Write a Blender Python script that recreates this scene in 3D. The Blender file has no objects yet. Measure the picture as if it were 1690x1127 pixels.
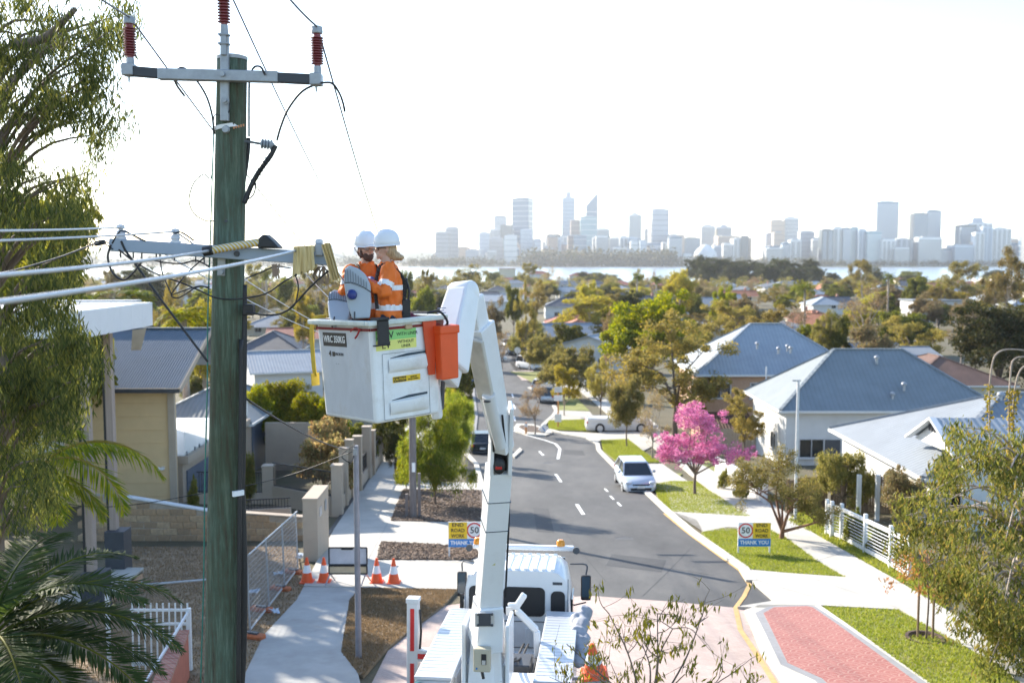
import bpy, bmesh, math, random
import numpy as np
from mathutils import Vector, Matrix, Euler, noise as mnoise
R = math.radians
random.seed(7)
scene = bpy.context.scene
col = scene.collection
# ---------------------------------------------------------------- camera, sky, sun, exposure
F_PX, PITCH, CAMZ = 1643.0, R(4.75), 22.0
cd = bpy.data.cameras.new('camera')
cd.sensor_width = 36.0
cd.lens = 35.0
cd.clip_start, cd.clip_end = 0.1, 30000
cd.dof.use_dof = True
cd.dof.focus_distance = 10.9
cd.dof.aperture_fstop = 1.7
cam = bpy.data.objects.new('camera', cd)
cam.location = (0, 0, CAMZ)
cam.rotation_euler = (R(90) - PITCH, 0, 0)
col.objects.link(cam)
scene.camera = cam
SUN_EL, SUN_AZ = R(24.5), R(42)            # sun ahead of the camera, to its left
sdir = Vector((-math.sin(SUN_AZ) * math.cos(SUN_EL), math.cos(SUN_AZ) * math.cos(SUN_EL), math.sin(SUN_EL)))
world = bpy.data.worlds.new('World')
scene.world = world
world.use_nodes = True
wn = world.node_tree
sky = wn.nodes.new('ShaderNodeTexSky')
sky.sky_type = 'NISHITA'
sky.sun_disc = False
sky.sun_elevation = SUN_EL
sky.sun_rotation = -SUN_AZ
sky.air_density, sky.dust_density, sky.ozone_density = 1.0, 0.5, 2.0
wn.links.new(sky.outputs[0], wn.nodes['Background'].inputs[0])
wn.nodes['Background'].inputs[1].default_value = 0.15
sl = bpy.data.lights.new('sun', 'SUN')
sl.energy = 5.0
sl.angle = R(0.5)
sl.color = (1.0, 0.91, 0.77)
sun = bpy.data.objects.new('sun', sl)
sun.rotation_euler = (-sdir).to_track_quat('-Z', 'Y').to_euler()
col.objects.link(sun)
scene.view_settings.view_transform = 'Standard'
scene.view_settings.look = 'None'
scene.view_settings.gamma = 1.0
scene.view_settings.use_curve_mapping = False
scene.view_settings.exposure = 1.36
scene.render.engine = 'CYCLES'
cy = scene.cycles
cy.use_denoising = True
cy.max_bounces = 6
cy.diffuse_bounces = 3
cy.glossy_bounces = 3
cy.transmission_bounces = 4
cy.volume_bounces = 0
cy.transparent_max_bounces = 6
cy.caustics_reflective = cy.caustics_refractive = False

# ---------------------------------------------------------------- terrain and pixel helpers
KN = [(-80, 7.6), (10, 8.0), (17, 8.4), (24, 9.15), (31, 10.0), (39, 10.85), (47, 11.6), (58, 12.7), (70, 13.8), (86, 14.9), (105, 15.6),
      (125, 16.2), (160, 16.9), (200, 17.5), (300, 18.5), (400, 19.2), (650, 20.5), (880, 21.3), (930, 23.5), (2650, 23.5), (2700, 21.4), (3000, 20.4), (3600, 18), (9000, 4)]
KY = [k[0] for k in KN]
def Hh(y): return float(np.interp(y, KY, [k[1] for k in KN]))
def Z(y): return CAMZ - Hh(y)
cp, sp_ = math.cos(PITCH), math.sin(PITCH)
def ray(px, py):
    a, b = (px - 845) / F_PX, (563.5 - py) / F_PX
    return Vector((a, cp + b * sp_, -sp_ + b * cp))
def P(px, py, d):
    v = ray(px, py); v *= d / v.y
    return Vector((v.x, v.y, v.z + CAMZ))
def G(px, py):
    v = ray(px, py); s = v.z / v.y
    for (y0, h0), (y1, h1) in zip(KN, KN[1:]):
        k = (h1 - h0) / (y1 - y0)                 # -s*y = h0 + k (y-y0)
        den = -s - k
        if abs(den) < 1e-9: continue
        y = (h0 - k * y0) / den
        if y > 4 and y0 - 1e-6 <= y <= y1 + 1e-6:
            return Vector((v.x / v.y * y, y, Z(y)))
    return Vector((v.x / v.y * 800, 800, Z(800)))
def XP(px, d): return (px - 845) / F_PX * d / (cp) if False else (px - 845) / F_PX * d
def ZP(py, d): return P(845, py, d).z

# ---------------------------------------------------------------- object helpers
def thing(name, label, cat, loc=(0, 0, 0), rz=0, group=None, rot=None):
    o = bpy.data.objects.new(name, None); col.objects.link(o)
    o.location = loc
    o.rotation_euler = rot if rot else (0, 0, rz)
    o.empty_display_size = .2
    tag(o, label, cat, group)
    return o
def tag(o, label=None, cat=None, group=None, kind=None):
    if label: o['label'] = label
    if cat: o['category'] = cat
    if group: o['group'] = group
    if kind: o['kind'] = kind
    return o
def top_of(o):
    while o.parent: o = o.parent
    return o
def wmat(o):
    t = top_of(o)
    return Matrix.LocRotScale(t.location, t.rotation_euler, t.scale)
def link(name, me, parent=None):
    o = bpy.data.objects.new(name, me); col.objects.link(o)
    if parent: o.parent = parent
    return o
def dup(root, loc, rz=None, scale=None, label=None, group=None):
    r = root.copy(); col.objects.link(r); r.location = loc
    if rz is not None: r.rotation_euler = (0, 0, rz)
    if scale: r.scale = scale
    if label: r['label'] = label
    if group: r['group'] = group
    for ch in list(root.children):
        c = ch.copy(); col.objects.link(c); c.parent = r
        for g in list(ch.children):
            e = g.copy(); col.objects.link(e); e.parent = c
    return r
def fast_mesh(name, v, f, mat=None, smooth=False):
    v = np.asarray(v, dtype=np.float32); f = np.asarray(f, dtype=np.int32)
    me = bpy.data.meshes.new(name)
    k = f.shape[1]
    me.vertices.add(len(v)); me.vertices.foreach_set('co', v.ravel())
    me.loops.add(f.size); me.loops.foreach_set('vertex_index', f.ravel())
    me.polygons.add(len(f)); me.polygons.foreach_set('loop_start', np.arange(0, f.size, k, dtype=np.int32))
    me.update(calc_edges=True)
    if smooth: me.polygons.foreach_set('use_smooth', np.ones(len(f), dtype=bool))
    if mat: me.materials.append(mat)
    return me
class MB:
    def __init__(s): s.v = []; s.f = []; s.m = []
    def poly(s, pts, mi=0):
        i = len(s.v); s.v += [Vector(p) for p in pts]; s.f.append(list(range(i, i + len(pts)))); s.m.append(mi); return s
    def box(s, c, d, rot=None, mi=0, tap=(1, 1)):
        i = len(s.v); c = Vector(c); x, y, z = d[0] / 2, d[1] / 2, d[2] / 2
        for sz in (-1, 1):
            tx, ty = (tap if sz > 0 else (1, 1))
            for sx, sy in ((-1, -1), (1, -1), (1, 1), (-1, 1)):
                p = Vector((sx * x * tx, sy * y * ty, sz * z))
                s.v.append(c + (rot @ p if rot is not None else p))
        for q in ((3, 2, 1, 0), (4, 5, 6, 7), (0, 1, 5, 4), (1, 2, 6, 5), (2, 3, 7, 6), (3, 0, 4, 7)):
            s.f.append([i + k for k in q]); s.m.append(mi)
        return s
    def bar(s, p0, p1, w, h, up=(0, 0, 1), mi=0, w1=None, h1=None):
        p0, p1 = Vector(p0), Vector(p1); d = (p1 - p0).normalized(); up = Vector(up)
        if abs(d.dot(up)) > .98: up = Vector((0, 1, 0))
        a = d.cross(up).normalized(); b = a.cross(d).normalized()
        i = len(s.v); w1 = w1 or w; h1 = h1 or h
        for p, ww, hh in ((p0, w, h), (p1, w1, h1)):
            for sa, sb in ((-1, -1), (1, -1), (1, 1), (-1, 1)):
                s.v.append(p + a * (sa * ww / 2) + b * (sb * hh / 2))
        for q in ((0, 1, 2, 3), (7, 6, 5, 4), (4, 5, 1, 0), (5, 6, 2, 1), (6, 7, 3, 2), (7, 4, 0, 3)):
            s.f.append([i + k for k in q]); s.m.append(mi)
        return s
    def tube(s, pts, r, n=8, mi=0, cap=True):
        pts = [Vector(p) for p in pts]; k = len(pts)
        rr = r if hasattr(r, '__len__') else [r] * k
        i0 = len(s.v); pa = None
        for j, p in enumerate(pts):
            d = (pts[min(j + 1, k - 1)] - pts[max(j - 1, 0)]).normalized()
            if pa is None:
                ref = Vector((0, 0, 1)) if abs(d.z) < .9 else Vector((1, 0, 0))
                pa = d.cross(ref).normalized()
            pa = (pa - d * pa.dot(d)).normalized(); b = d.cross(pa)
            for q in range(n):
                t = 2 * math.pi * q / n
                s.v.append(p + (pa * math.cos(t) + b * math.sin(t)) * rr[j])
        for j in range(k - 1):
            for q in range(n):
                a = i0 + j * n + q; b2 = i0 + j * n + (q + 1) % n
                s.f.append([a, b2, b2 + n, a + n]); s.m.append(mi)
        if cap:
            s.f.append([i0 + q for q in range(n)][::-1]); s.m.append(mi)
            s.f.append([i0 + (k - 1) * n + q for q in range(n)]); s.m.append(mi)
        return s
    def lathe(s, prof, n=16, M=None, mi=0):
        i0 = len(s.v); M = M or Matrix.Identity(4)
        for r, z in prof:
            for q in range(n):
                t = 2 * math.pi * q / n
                s.v.append(M @ Vector((r * math.cos(t), r * math.sin(t), z)))
        for j in range(len(prof) - 1):
            for q in range(n):
                a = i0 + j * n + q; b = i0 + j * n + (q + 1) % n
                s.f.append([a, b, b + n, a + n]); s.m.append(mi)
        s.f.append([i0 + q for q in range(n)][::-1]); s.m.append(mi)
        s.f.append([i0 + (len(prof) - 1) * n + q for q in range(n)]); s.m.append(mi)
        return s
    def ball(s, c, r, n=12, k=8, rot=None, mi=0):
        r = r if hasattr(r, '__len__') else (r, r, r)
        M = Matrix.Translation(c) @ (rot.to_4x4() if rot is not None else Matrix.Identity(4)) @ Matrix.Diagonal((*r, 1))
        return s.lathe([(max(.02, math.sin(math.pi * j / k)), -math.cos(math.pi * j / k)) for j in range(k + 1)], n, M, mi)
    def prism(s, poly, z0, z1, M=None, mi=0):
        M = M or Matrix.Identity(4); n = len(poly); i = len(s.v)
        for z in (z0, z1):
            s.v += [M @ Vector((x, y, z)) for x, y in poly]
        s.f.append([i + k for k in range(n)][::-1]); s.m.append(mi)
        s.f.append([i + n + k for k in range(n)]); s.m.append(mi)
        for k in range(n):
            l = (k + 1) % n
            s.f.append([i + k, i + l, i + n + l, i + n + k]); s.m.append(mi)
        return s
    def build(s, name, mats, parent=None, world=False, smooth=False, bevel=0, seg=1, sub=0):
        v = s.v
        if world and parent is not None:
            Mi = wmat(parent).inverted(); v = [Mi @ p for p in v]
        me = bpy.data.meshes.new(name)
        me.from_pydata([tuple(p) for p in v], [], s.f)
        for m in (mats if isinstance(mats, (list, tuple)) else [mats]): me.materials.append(m)
        if any(s.m): me.polygons.foreach_set('material_index', s.m)
        bm = bmesh.new(); bm.from_mesh(me)
        bmesh.ops.recalc_face_normals(bm, faces=bm.faces)
        if bevel:
            try: bmesh.ops.bevel(bm, geom=list(bm.edges), offset=bevel, segments=seg, profile=.6, affect='EDGES', clamp_overlap=True)
            except Exception: pass
        bm.to_mesh(me); bm.free()
        if smooth:
            me.polygons.foreach_set('use_smooth', [True] * len(me.polygons))
            if smooth != 'all':
                me.set_sharp_from_angle(angle=R(42))
        me.update()
        return link(name, me, parent)
def remesh(mb, vox, it=3, wr=0, wf=14, seed=0):
    """one continuous surface from overlapping pieces"""
    me = bpy.data.meshes.new('tmp'); me.from_pydata([tuple(p) for p in mb.v], [], mb.f)
    bm = bmesh.new(); bm.from_mesh(me); bmesh.ops.recalc_face_normals(bm, faces=bm.faces); bm.to_mesh(me); bm.free()
    o = bpy.data.objects.new('tmp', me); col.objects.link(o)
    m = o.modifiers.new('r', 'REMESH'); m.mode = 'VOXEL'; m.voxel_size = vox
    if it:
        sm = o.modifiers.new('s', 'SMOOTH'); sm.factor = .5; sm.iterations = it
    dg = bpy.context.evaluated_depsgraph_get()
    out = bpy.data.meshes.new_from_object(o.evaluated_get(dg))
    bpy.data.objects.remove(o); bpy.data.meshes.remove(me)
    if wr:
        nor = [v.normal.copy() for v in out.vertices]
        for v, n_ in zip(out.vertices, nor):
            q = v.co * wf; q.z *= .6
            v.co += n_ * (wr * mnoise.noise(q + Vector((seed, 0, 0))) + wr * .5 * mnoise.noise(q * 2.3))
    out.polygons.foreach_set('use_smooth', [True] * len(out.polygons))
    out.update()
    return out
def curve_pts(pts, n=8):
    """Catmull-Rom through the points"""
    p = [Vector(q) for q in pts]; p = [p[0] * 2 - p[1]] + p + [p[-1] * 2 - p[-2]]
    out = []
    for i in range(1, len(p) - 2):
        for k in range(n):
            t = k / n; a, b, c, d = p[i - 1], p[i], p[i + 1], p[i + 2]
            out.append(.5 * ((2 * b) + (c - a) * t + (2 * a - 5 * b + 4 * c - d) * t * t + (3 * b - a - 3 * c + d) * t ** 3))
    out.append(p[-2]); return out
def text(body, size, M, mat, parent, name='lettering', ext=.0012, sx=1.0, bold=0, align='CENTER', fit=0):
    c = bpy.data.curves.new(name, 'FONT'); c.body = body; c.size = size; c.extrude = ext; c.offset = bold
    c.align_x = align; c.align_y = 'CENTER'; c.resolution_u = 2
    c.materials.append(mat)
    tmp = bpy.data.objects.new('tmp', c); col.objects.link(tmp)
    me = bpy.data.meshes.new_from_object(tmp.evaluated_get(bpy.context.evaluated_depsgraph_get()))
    bpy.data.objects.remove(tmp); bpy.data.curves.remove(c)
    if fit:
        xs_ = [v.co.x for v in me.vertices]; sx = fit / (max(xs_) - min(xs_))
    o = link(name, me, parent)
    o.matrix_local = M @ Matrix.Diagonal((sx, 1, 1, 1))
    return o

# ---------------------------------------------------------------- materials
def nt(name):
    m = bpy.data.materials.new(name); m.use_nodes = True
    t = m.node_tree; return m, t, t.nodes['Principled BSDF']
def N(t, typ, **kw):
    n = t.nodes.new(typ)
    for k, v in kw.items(): setattr(n, k, v)
    return n
def ramp(t, cols, interp='LINEAR'):
    r = N(t, 'ShaderNodeValToRGB'); r.color_ramp.interpolation = interp
    e = r.color_ramp.elements
    while len(e) < len(cols): e.new(.5)
    for i, c in enumerate(cols):
        pos, c3 = (c if len(c) == 2 else (i / max(1, len(cols) - 1), c))
        e[i].position = pos; e[i].color = (*c3, 1)
    return r
def noisetex(t, scale, detail=4, rough=.6, vec=None, stretch=None):
    tc = N(t, 'ShaderNodeTexCoord'); out = tc.outputs['Object']
    if stretch:
        mp = N(t, 'ShaderNodeMapping'); mp.inputs['Scale'].default_value = stretch
        t.links.new(out, mp.inputs[0]); out = mp.outputs[0]
    n = N(t, 'ShaderNodeTexNoise'); n.inputs['Scale'].default_value = scale
    n.inputs['Detail'].default_value = detail; n.inputs['Roughness'].default_value = rough
    t.links.new(out, n.inputs['Vector']); return n
def addbump(t, b, src, strength, dist=.02):
    bp = N(t, 'ShaderNodeBump'); bp.inputs['Strength'].default_value = strength; bp.inputs['Distance'].default_value = dist
    t.links.new(src, bp.inputs['Height']); t.links.new(bp.outputs[0], b.inputs['Normal']); return bp
def mat(name, c, rough=.6, metal=0, var=.12, scale=3, bump=0, bscale=40, stretch=None, spec=.5, dirt=None, dscale=1.2, damt=.5):
    m, t, b = nt(name)
    lo = tuple(x * (1 - var) for x in c); hi = tuple(min(1, x * (1 + var)) for x in c)
    n = noisetex(t, scale, 5, .65, stretch=stretch)
    r = ramp(t, [(.3, lo), (.7, hi)]); t.links.new(n.outputs[0], r.inputs[0]); out = r.outputs[0]
    if dirt:
        d = noisetex(t, dscale, 6, .7, stretch=stretch); dr = ramp(t, [(.5, (0, 0, 0)), (.75, (damt,) * 3)])
        t.links.new(d.outputs[0], dr.inputs[0])
        mx = N(t, 'ShaderNodeMix', data_type='RGBA'); t.links.new(dr.outputs[0], mx.inputs[0])
        t.links.new(out, mx.inputs[6]); mx.inputs[7].default_value = (*dirt, 1); out = mx.outputs[2]
    t.links.new(out, b.inputs['Base Color'])
    b.inputs['Roughness'].default_value = rough; b.inputs['Metallic'].default_value = metal
    b.inputs['Specular IOR Level'].default_value = spec
    if bump:
        n2 = noisetex(t, bscale, 4, .6, stretch=stretch); addbump(t, b, n2.outputs[0], bump)
    return m
def leafmat(name, cols, tr=.42, rough=.6):
    m, t, b = nt(name)
    g = N(t, 'ShaderNodeNewGeometry'); r = ramp(t, cols)
    t.links.new(g.outputs['Random Per Island'], r.inputs[0])
    oi = N(t, 'ShaderNodeObjectInfo')
    hs = N(t, 'ShaderNodeHueSaturation')
    ma = N(t, 'ShaderNodeMath', operation='MULTIPLY_ADD'); ma.inputs[1].default_value = .025 if 'pink' not in name else .004; ma.inputs[2].default_value = .4875 if 'pink' not in name else .506
    t.links.new(oi.outputs['Random'], ma.inputs[0]); t.links.new(ma.outputs[0], hs.inputs['Hue'])
    mv = N(t, 'ShaderNodeMath', operation='MULTIPLY_ADD'); mv.inputs[1].default_value = .35; mv.inputs[2].default_value = .85
    t.links.new(oi.outputs['Random'], mv.inputs[0]); t.links.new(mv.outputs[0], hs.inputs['Value'])
    t.links.new(r.outputs[0], hs.inputs['Color'])
    t.links.new(hs.outputs[0], b.inputs['Base Color']); b.inputs['Roughness'].default_value = rough
    b.inputs['Specular IOR Level'].default_value = .12
    tl = N(t, 'ShaderNodeBsdfTranslucent')
    h2 = N(t, 'ShaderNodeHueSaturation'); h2.inputs['Value'].default_value = 1.5; h2.inputs['Saturation'].default_value = 1.1
    t.links.new(hs.outputs[0], h2.inputs['Color']); t.links.new(h2.outputs[0], tl.inputs[0])
    mx = N(t, 'ShaderNodeMixShader'); mx.inputs[0].default_value = tr
    t.links.new(b.outputs[0], mx.inputs[1]); t.links.new(tl.outputs[0], mx.inputs[2])
    t.links.new(mx.outputs[0], t.nodes['Material Output'].inputs[0])
    return m
def wavemat(name, c, scale, axis='X', rough=.45, metal=0, bump=.6, var=.1, dist=.05, dark=.8):
    """ribbed sheet or tile courses: relief and a faint tone along one local axis"""
    m, t, b = nt(name)
    tc = N(t, 'ShaderNodeTexCoord'); w = N(t, 'ShaderNodeTexWave', bands_direction='X', wave_profile='SIN')
    w.inputs['Scale'].default_value = scale; w.inputs['Distortion'].default_value = 0
    sp = N(t, 'ShaderNodeSeparateXYZ'); sn = N(t, 'ShaderNodeSeparateXYZ'); t.links.new(tc.outputs['Object'], sp.inputs[0]); t.links.new(tc.outputs['Normal'], sn.inputs[0])
    ab = []                                  # ribs run down whichever slope the face lies on
    for k in (0, 1):
        q = N(t, 'ShaderNodeMath', operation='ABSOLUTE'); t.links.new(sn.outputs[k], q.inputs[0]); ab.append(q)
    gt = N(t, 'ShaderNodeMath', operation='GREATER_THAN'); t.links.new(ab[0].outputs[0], gt.inputs[0]); t.links.new(ab[1].outputs[0], gt.inputs[1])
    mxf = N(t, 'ShaderNodeMix'); t.links.new(gt.outputs[0], mxf.inputs[0]); t.links.new(sp.outputs[0], mxf.inputs[2]); t.links.new(sp.outputs[1], mxf.inputs[3])
    cbv = N(t, 'ShaderNodeCombineXYZ'); t.links.new(mxf.outputs[0], cbv.inputs[0]); t.links.new(cbv.outputs[0], w.inputs['Vector'])
    n = noisetex(t, .7, 5, .7); r = ramp(t, [(.3, tuple(x * (1 - var) for x in c)), (.7, tuple(min(1, x * (1 + var)) for x in c))])
    t.links.new(n.outputs[0], r.inputs[0])
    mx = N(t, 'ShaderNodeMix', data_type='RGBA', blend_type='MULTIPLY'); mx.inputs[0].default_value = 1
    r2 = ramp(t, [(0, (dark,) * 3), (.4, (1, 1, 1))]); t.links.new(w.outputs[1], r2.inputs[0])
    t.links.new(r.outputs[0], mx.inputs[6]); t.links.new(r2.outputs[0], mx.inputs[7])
    t.links.new(mx.outputs[2], b.inputs['Base Color'])
    b.inputs['Roughness'].default_value = rough; b.inputs['Metallic'].default_value = metal
    addbump(t, b, w.outputs[1], bump, dist)
    return m
def glassmat(name, c, rough=.08):
    m, t, b = nt(name); b.inputs['Base Color'].default_value = (*c, 1); b.inputs['Roughness'].default_value = rough
    b.inputs['Specular IOR Level'].default_value = .8
    return m
def brickmat(name, c1, c2, mortar, scale, bump=.4):
    m, t, b = nt(name)
    tc = N(t, 'ShaderNodeTexCoord'); sx = N(t, 'ShaderNodeSeparateXYZ'); t.links.new(tc.outputs['Object'], sx.inputs[0])
    ad = N(t, 'ShaderNodeMath', operation='ADD'); t.links.new(sx.outputs[0], ad.inputs[0]); t.links.new(sx.outputs[1], ad.inputs[1])
    cb = N(t, 'ShaderNodeCombineXYZ'); t.links.new(ad.outputs[0], cb.inputs[0]); t.links.new(sx.outputs[2], cb.inputs[1])
    br = N(t, 'ShaderNodeTexBrick'); br.inputs['Scale'].default_value = scale
    br.inputs['Color1'].default_value = (*c1, 1); br.inputs['Color2'].default_value = (*c2, 1); br.inputs['Mortar'].default_value = (*mortar, 1)
    br.inputs['Mortar Size'].default_value = .02
    t.links.new(cb.outputs[0], br.inputs['Vector']); t.links.new(br.outputs[0], b.inputs['Base Color'])
    b.inputs['Roughness'].default_value = .85; addbump(t, b, br.outputs[1], -bump, .01)
    return m
WHITE = mat('white_paint', (.68, .69, .70), .35, var=.04, scale=2, dirt=(.5, .48, .44), dscale=1.5, damt=.25)
TRUCKW = mat('truck_white', (.80, .81, .82), .22, var=.03, scale=1, dirt=(.55, .53, .5), dscale=2.5, damt=.25)
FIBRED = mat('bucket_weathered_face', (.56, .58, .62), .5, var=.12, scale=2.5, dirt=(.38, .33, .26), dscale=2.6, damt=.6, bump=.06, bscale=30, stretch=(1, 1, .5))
FIBRE = mat('bucket_fibreglass', (.82, .83, .84), .4, var=.05, scale=3, dirt=(.50, .47, .42), dscale=2.6, damt=.6, bump=.05, bscale=30)
BLACK = mat('black_rubber', (.018, .018, .02), .55)
DKGREY = mat('dark_grey_steel', (.06, .065, .075), .5)
GALV = mat('galvanised_steel', (.34, .36, .385), .5, metal=.4, var=.15, scale=9)
ALU = mat('aluminium', (.66, .67, .69), .35, metal=.6, var=.08, scale=14, bump=.15, bscale=60)
GLASS = glassmat('dark_window_glass', (.02, .025, .03))
GLASSB = glassmat('blue_window_glass', (.05, .08, .11))
CONC = mat('concrete', (.43, .41, .37), .85, var=.1, scale=1.3, bump=.15, bscale=60, dirt=(.33, .30, .26), dscale=.6, damt=.5)
RENDER = mat('beige_render', (.43, .35, .27), .8, var=.06, scale=2, bump=.08, bscale=80)
CREAM = mat('cream_render', (.66, .475, .26), .8, var=.05, scale=1.5, bump=.06, bscale=60)
WALLW = mat('white_wall', (.60, .60, .59), .75, var=.06, scale=1)
WALLC = mat('cream_wall', (.62, .55, .43), .8, var=.08, scale=1)
BRICKR = brickmat('orange_brick', (.42, .22, .12), (.50, .30, .18), (.5, .45, .38), 4.5)
BRICKD = brickmat('red_brick', (.36, .14, .10), (.44, .20, .14), (.42, .36, .30), 4.5)
BARK = mat('bark', (.16, .12, .09), .9, var=.35, scale=6, bump=.6, bscale=25, stretch=(1, 1, .25))
BARKL = mat('pale_bark', (.33, .27, .22), .9, var=.3, scale=5, bump=.4, bscale=20, stretch=(1, 1, .3))
BARKR = mat('red_bark', (.20, .10, .065), .9, var=.3, scale=6, bump=.5, bscale=20, stretch=(1, 1, .3))
TIMBER = mat('weathered_timber', (.25, .17, .11), .8, var=.25, scale=4, stretch=(6, 6, .6))
ORANGE = mat('fluoro_orange', (.85, .18, .02), .7, var=.06, scale=6)
CONEO = mat('cone_orange', (.80, .10, .02), .5, var=.05)
TAPE = mat('reflective_tape', (.80, .80, .82), .35, var=.04)
YELLOW = mat('yellow', (.80, .52, .02), .5, var=.04)
REDP = mat('red_paint', (.62, .03, .03), .45, var=.05)
BLUE = mat('sign_blue', (.02, .20, .55), .4, var=.03)
INK = mat('black_ink', (.012, .012, .014), .5)
SIGNW = mat('sign_white', (.80, .80, .80), .4, var=.02)
SKIN = mat('skin', (.55, .33, .24), .55, var=.08, scale=20)
HAIRB = mat('blonde_hair', (.42, .29, .17), .6, var=.35, scale=18, stretch=(1, 4, 1))
HAIRD = mat('brown_beard', (.09, .05, .035), .8, var=.3, scale=60, bump=.4, bscale=90)
WIREC = mat('aluminium_conductor', (.55, .57, .60), .45, metal=.4, var=.08, scale=40)
LEAF = {
 'dense': leafmat('leaf_dense', [(0.072, 0.084, 0.015), (0.123, 0.129, 0.023), (0.205, 0.184, 0.034)]),
 'dark': leafmat('leaf_dark', [(0.027, 0.039, 0.013), (0.050, 0.058, 0.017), (0.112, 0.092, 0.028)], .25),
 'euc': leafmat('leaf_euc', [(0.118, 0.110, 0.037), (0.180, 0.156, 0.050), (0.275, 0.196, 0.063)]),
 'olive': leafmat('leaf_olive', [(0.134, 0.129, 0.037), (0.210, 0.190, 0.056), (0.305, 0.243, 0.087)]),
 'gold': leafmat('leaf_gold', [(0.160, 0.149, 0.046), (0.261, 0.210, 0.066), (0.363, 0.270, 0.072), (0.188, 0.180, 0.060)]),
 'lime': leafmat('leaf_lime', [(0.227, 0.211, 0.034), (0.324, 0.277, 0.046), (0.420, 0.316, 0.068)]),
 'rich': leafmat('leaf_rich', [(0.100, 0.126, 0.012), (0.203, 0.209, 0.019), (0.346, 0.284, 0.027)], .42),
 'bare': leafmat('leaf_bare', [(0.217, 0.150, 0.085), (0.271, 0.190, 0.108), (0.190, 0.163, 0.072)]),
 'pink': leafmat('leaf_pink', [(.44, .12, .26), (.52, .18, .35), (.60, .28, .45), (.34, .09, .19)], .3),
 'gum': leafmat('leaf_gum', [(0.039, 0.049, 0.016), (0.062, 0.076, 0.024), (0.103, 0.109, 0.032), (0.220, 0.200, 0.048)], .42),
 'palm': leafmat('leaf_palm', [(0.059, 0.083, 0.013), (0.116, 0.138, 0.019), (0.183, 0.166, 0.028)], .35),
 'fern': leafmat('leaf_fern', [(0.108, 0.146, 0.017), (0.215, 0.238, 0.023), (0.399, 0.330, 0.028)], .6),
 'date': leafmat('leaf_date', [(0.026, 0.046, 0.012), (0.045, 0.069, 0.017), (0.077, 0.098, 0.024)], .3, .65),
 'acacia': leafmat('leaf_acacia', [(0.100, 0.142, 0.021), (0.177, 0.218, 0.032), (0.319, 0.307, 0.053)], .5),
 'bronze': leafmat('leaf_bronze', [(.30, .19, .09), (.36, .27, .13), (.15, .15, .06), (.22, .12, .06)]),
 'brown': leafmat('leaf_brown', [(0.171, 0.124, 0.066), (0.224, 0.161, 0.087), (0.158, 0.161, 0.072)]),
 'shrub': leafmat('leaf_shrub', [(0.053, 0.068, 0.017), (0.098, 0.116, 0.028), (0.210, 0.204, 0.049), (0.150, 0.151, 0.038), (0.300, 0.219, 0.066)], .45),
}
# ---------------------------------------------------------------- ground sheets
def structure(name, o): o.name = name; tag(o, kind='structure'); return o
def sheet(name, pts, off, m, kind='structure', px=True, skirt=.25, extra=()):
    """a laid surface that follows the slope: cut at the slope's breaks, with its edges turned down"""
    w = [G(*p) if px else Vector((p[0], p[1], 0)) for p in pts]
    bm = bmesh.new()
    bm.faces.new([bm.verts.new((p.x, p.y, 0)) for p in w])
    bmesh.ops.triangulate(bm, faces=bm.faces, ngon_method='EAR_CLIP')
    ys = [p.y for p in w]
    for ky in KY:
        if min(ys) < ky < max(ys):
            bmesh.ops.bisect_plane(bm, geom=list(bm.verts) + list(bm.edges) + list(bm.faces), plane_co=(0, ky, 0), plane_no=(0, 1, 0))
    bmesh.ops.recalc_face_normals(bm, faces=bm.faces)
    for f in bm.faces:
        if f.normal.z < 0: f.normal_flip()
    if skirt:
        be = [e for e in bm.edges if e.is_boundary]
        r = bmesh.ops.extrude_edge_only(bm, edges=be)
        low = {v for v in r['geom'] if isinstance(v, bmesh.types.BMVert)}
    else: low = set()
    for v in bm.verts: v.co.z = Z(v.co.y) + off - (skirt if v in low else 0)
    me = bpy.data.meshes.new(name); bm.to_mesh(me); bm.free(); me.materials.append(m)
    o = link(name, me)
    if kind: o['kind'] = kind
    return o
def strip(name, pts, w, off, m, px=True, **k):
    """a band of even width along a line on the ground"""
    p = [G(*q) if px else Vector((q[0], q[1], 0)) for q in pts]
    p = [Vector((q.x, q.y)) for q in p]
    L, Rr = [], []
    for i, q in enumerate(p):
        d = (p[min(i + 1, len(p) - 1)] - p[max(0, i - 1)]).normalized(); n = Vector((-d.y, d.x))
        L.append(q + n * w / 2); Rr.append(q - n * w / 2)
    return sheet(name, [(a.x, a.y) for a in L + Rr[::-1]], off, m, px=False, **k)

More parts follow.
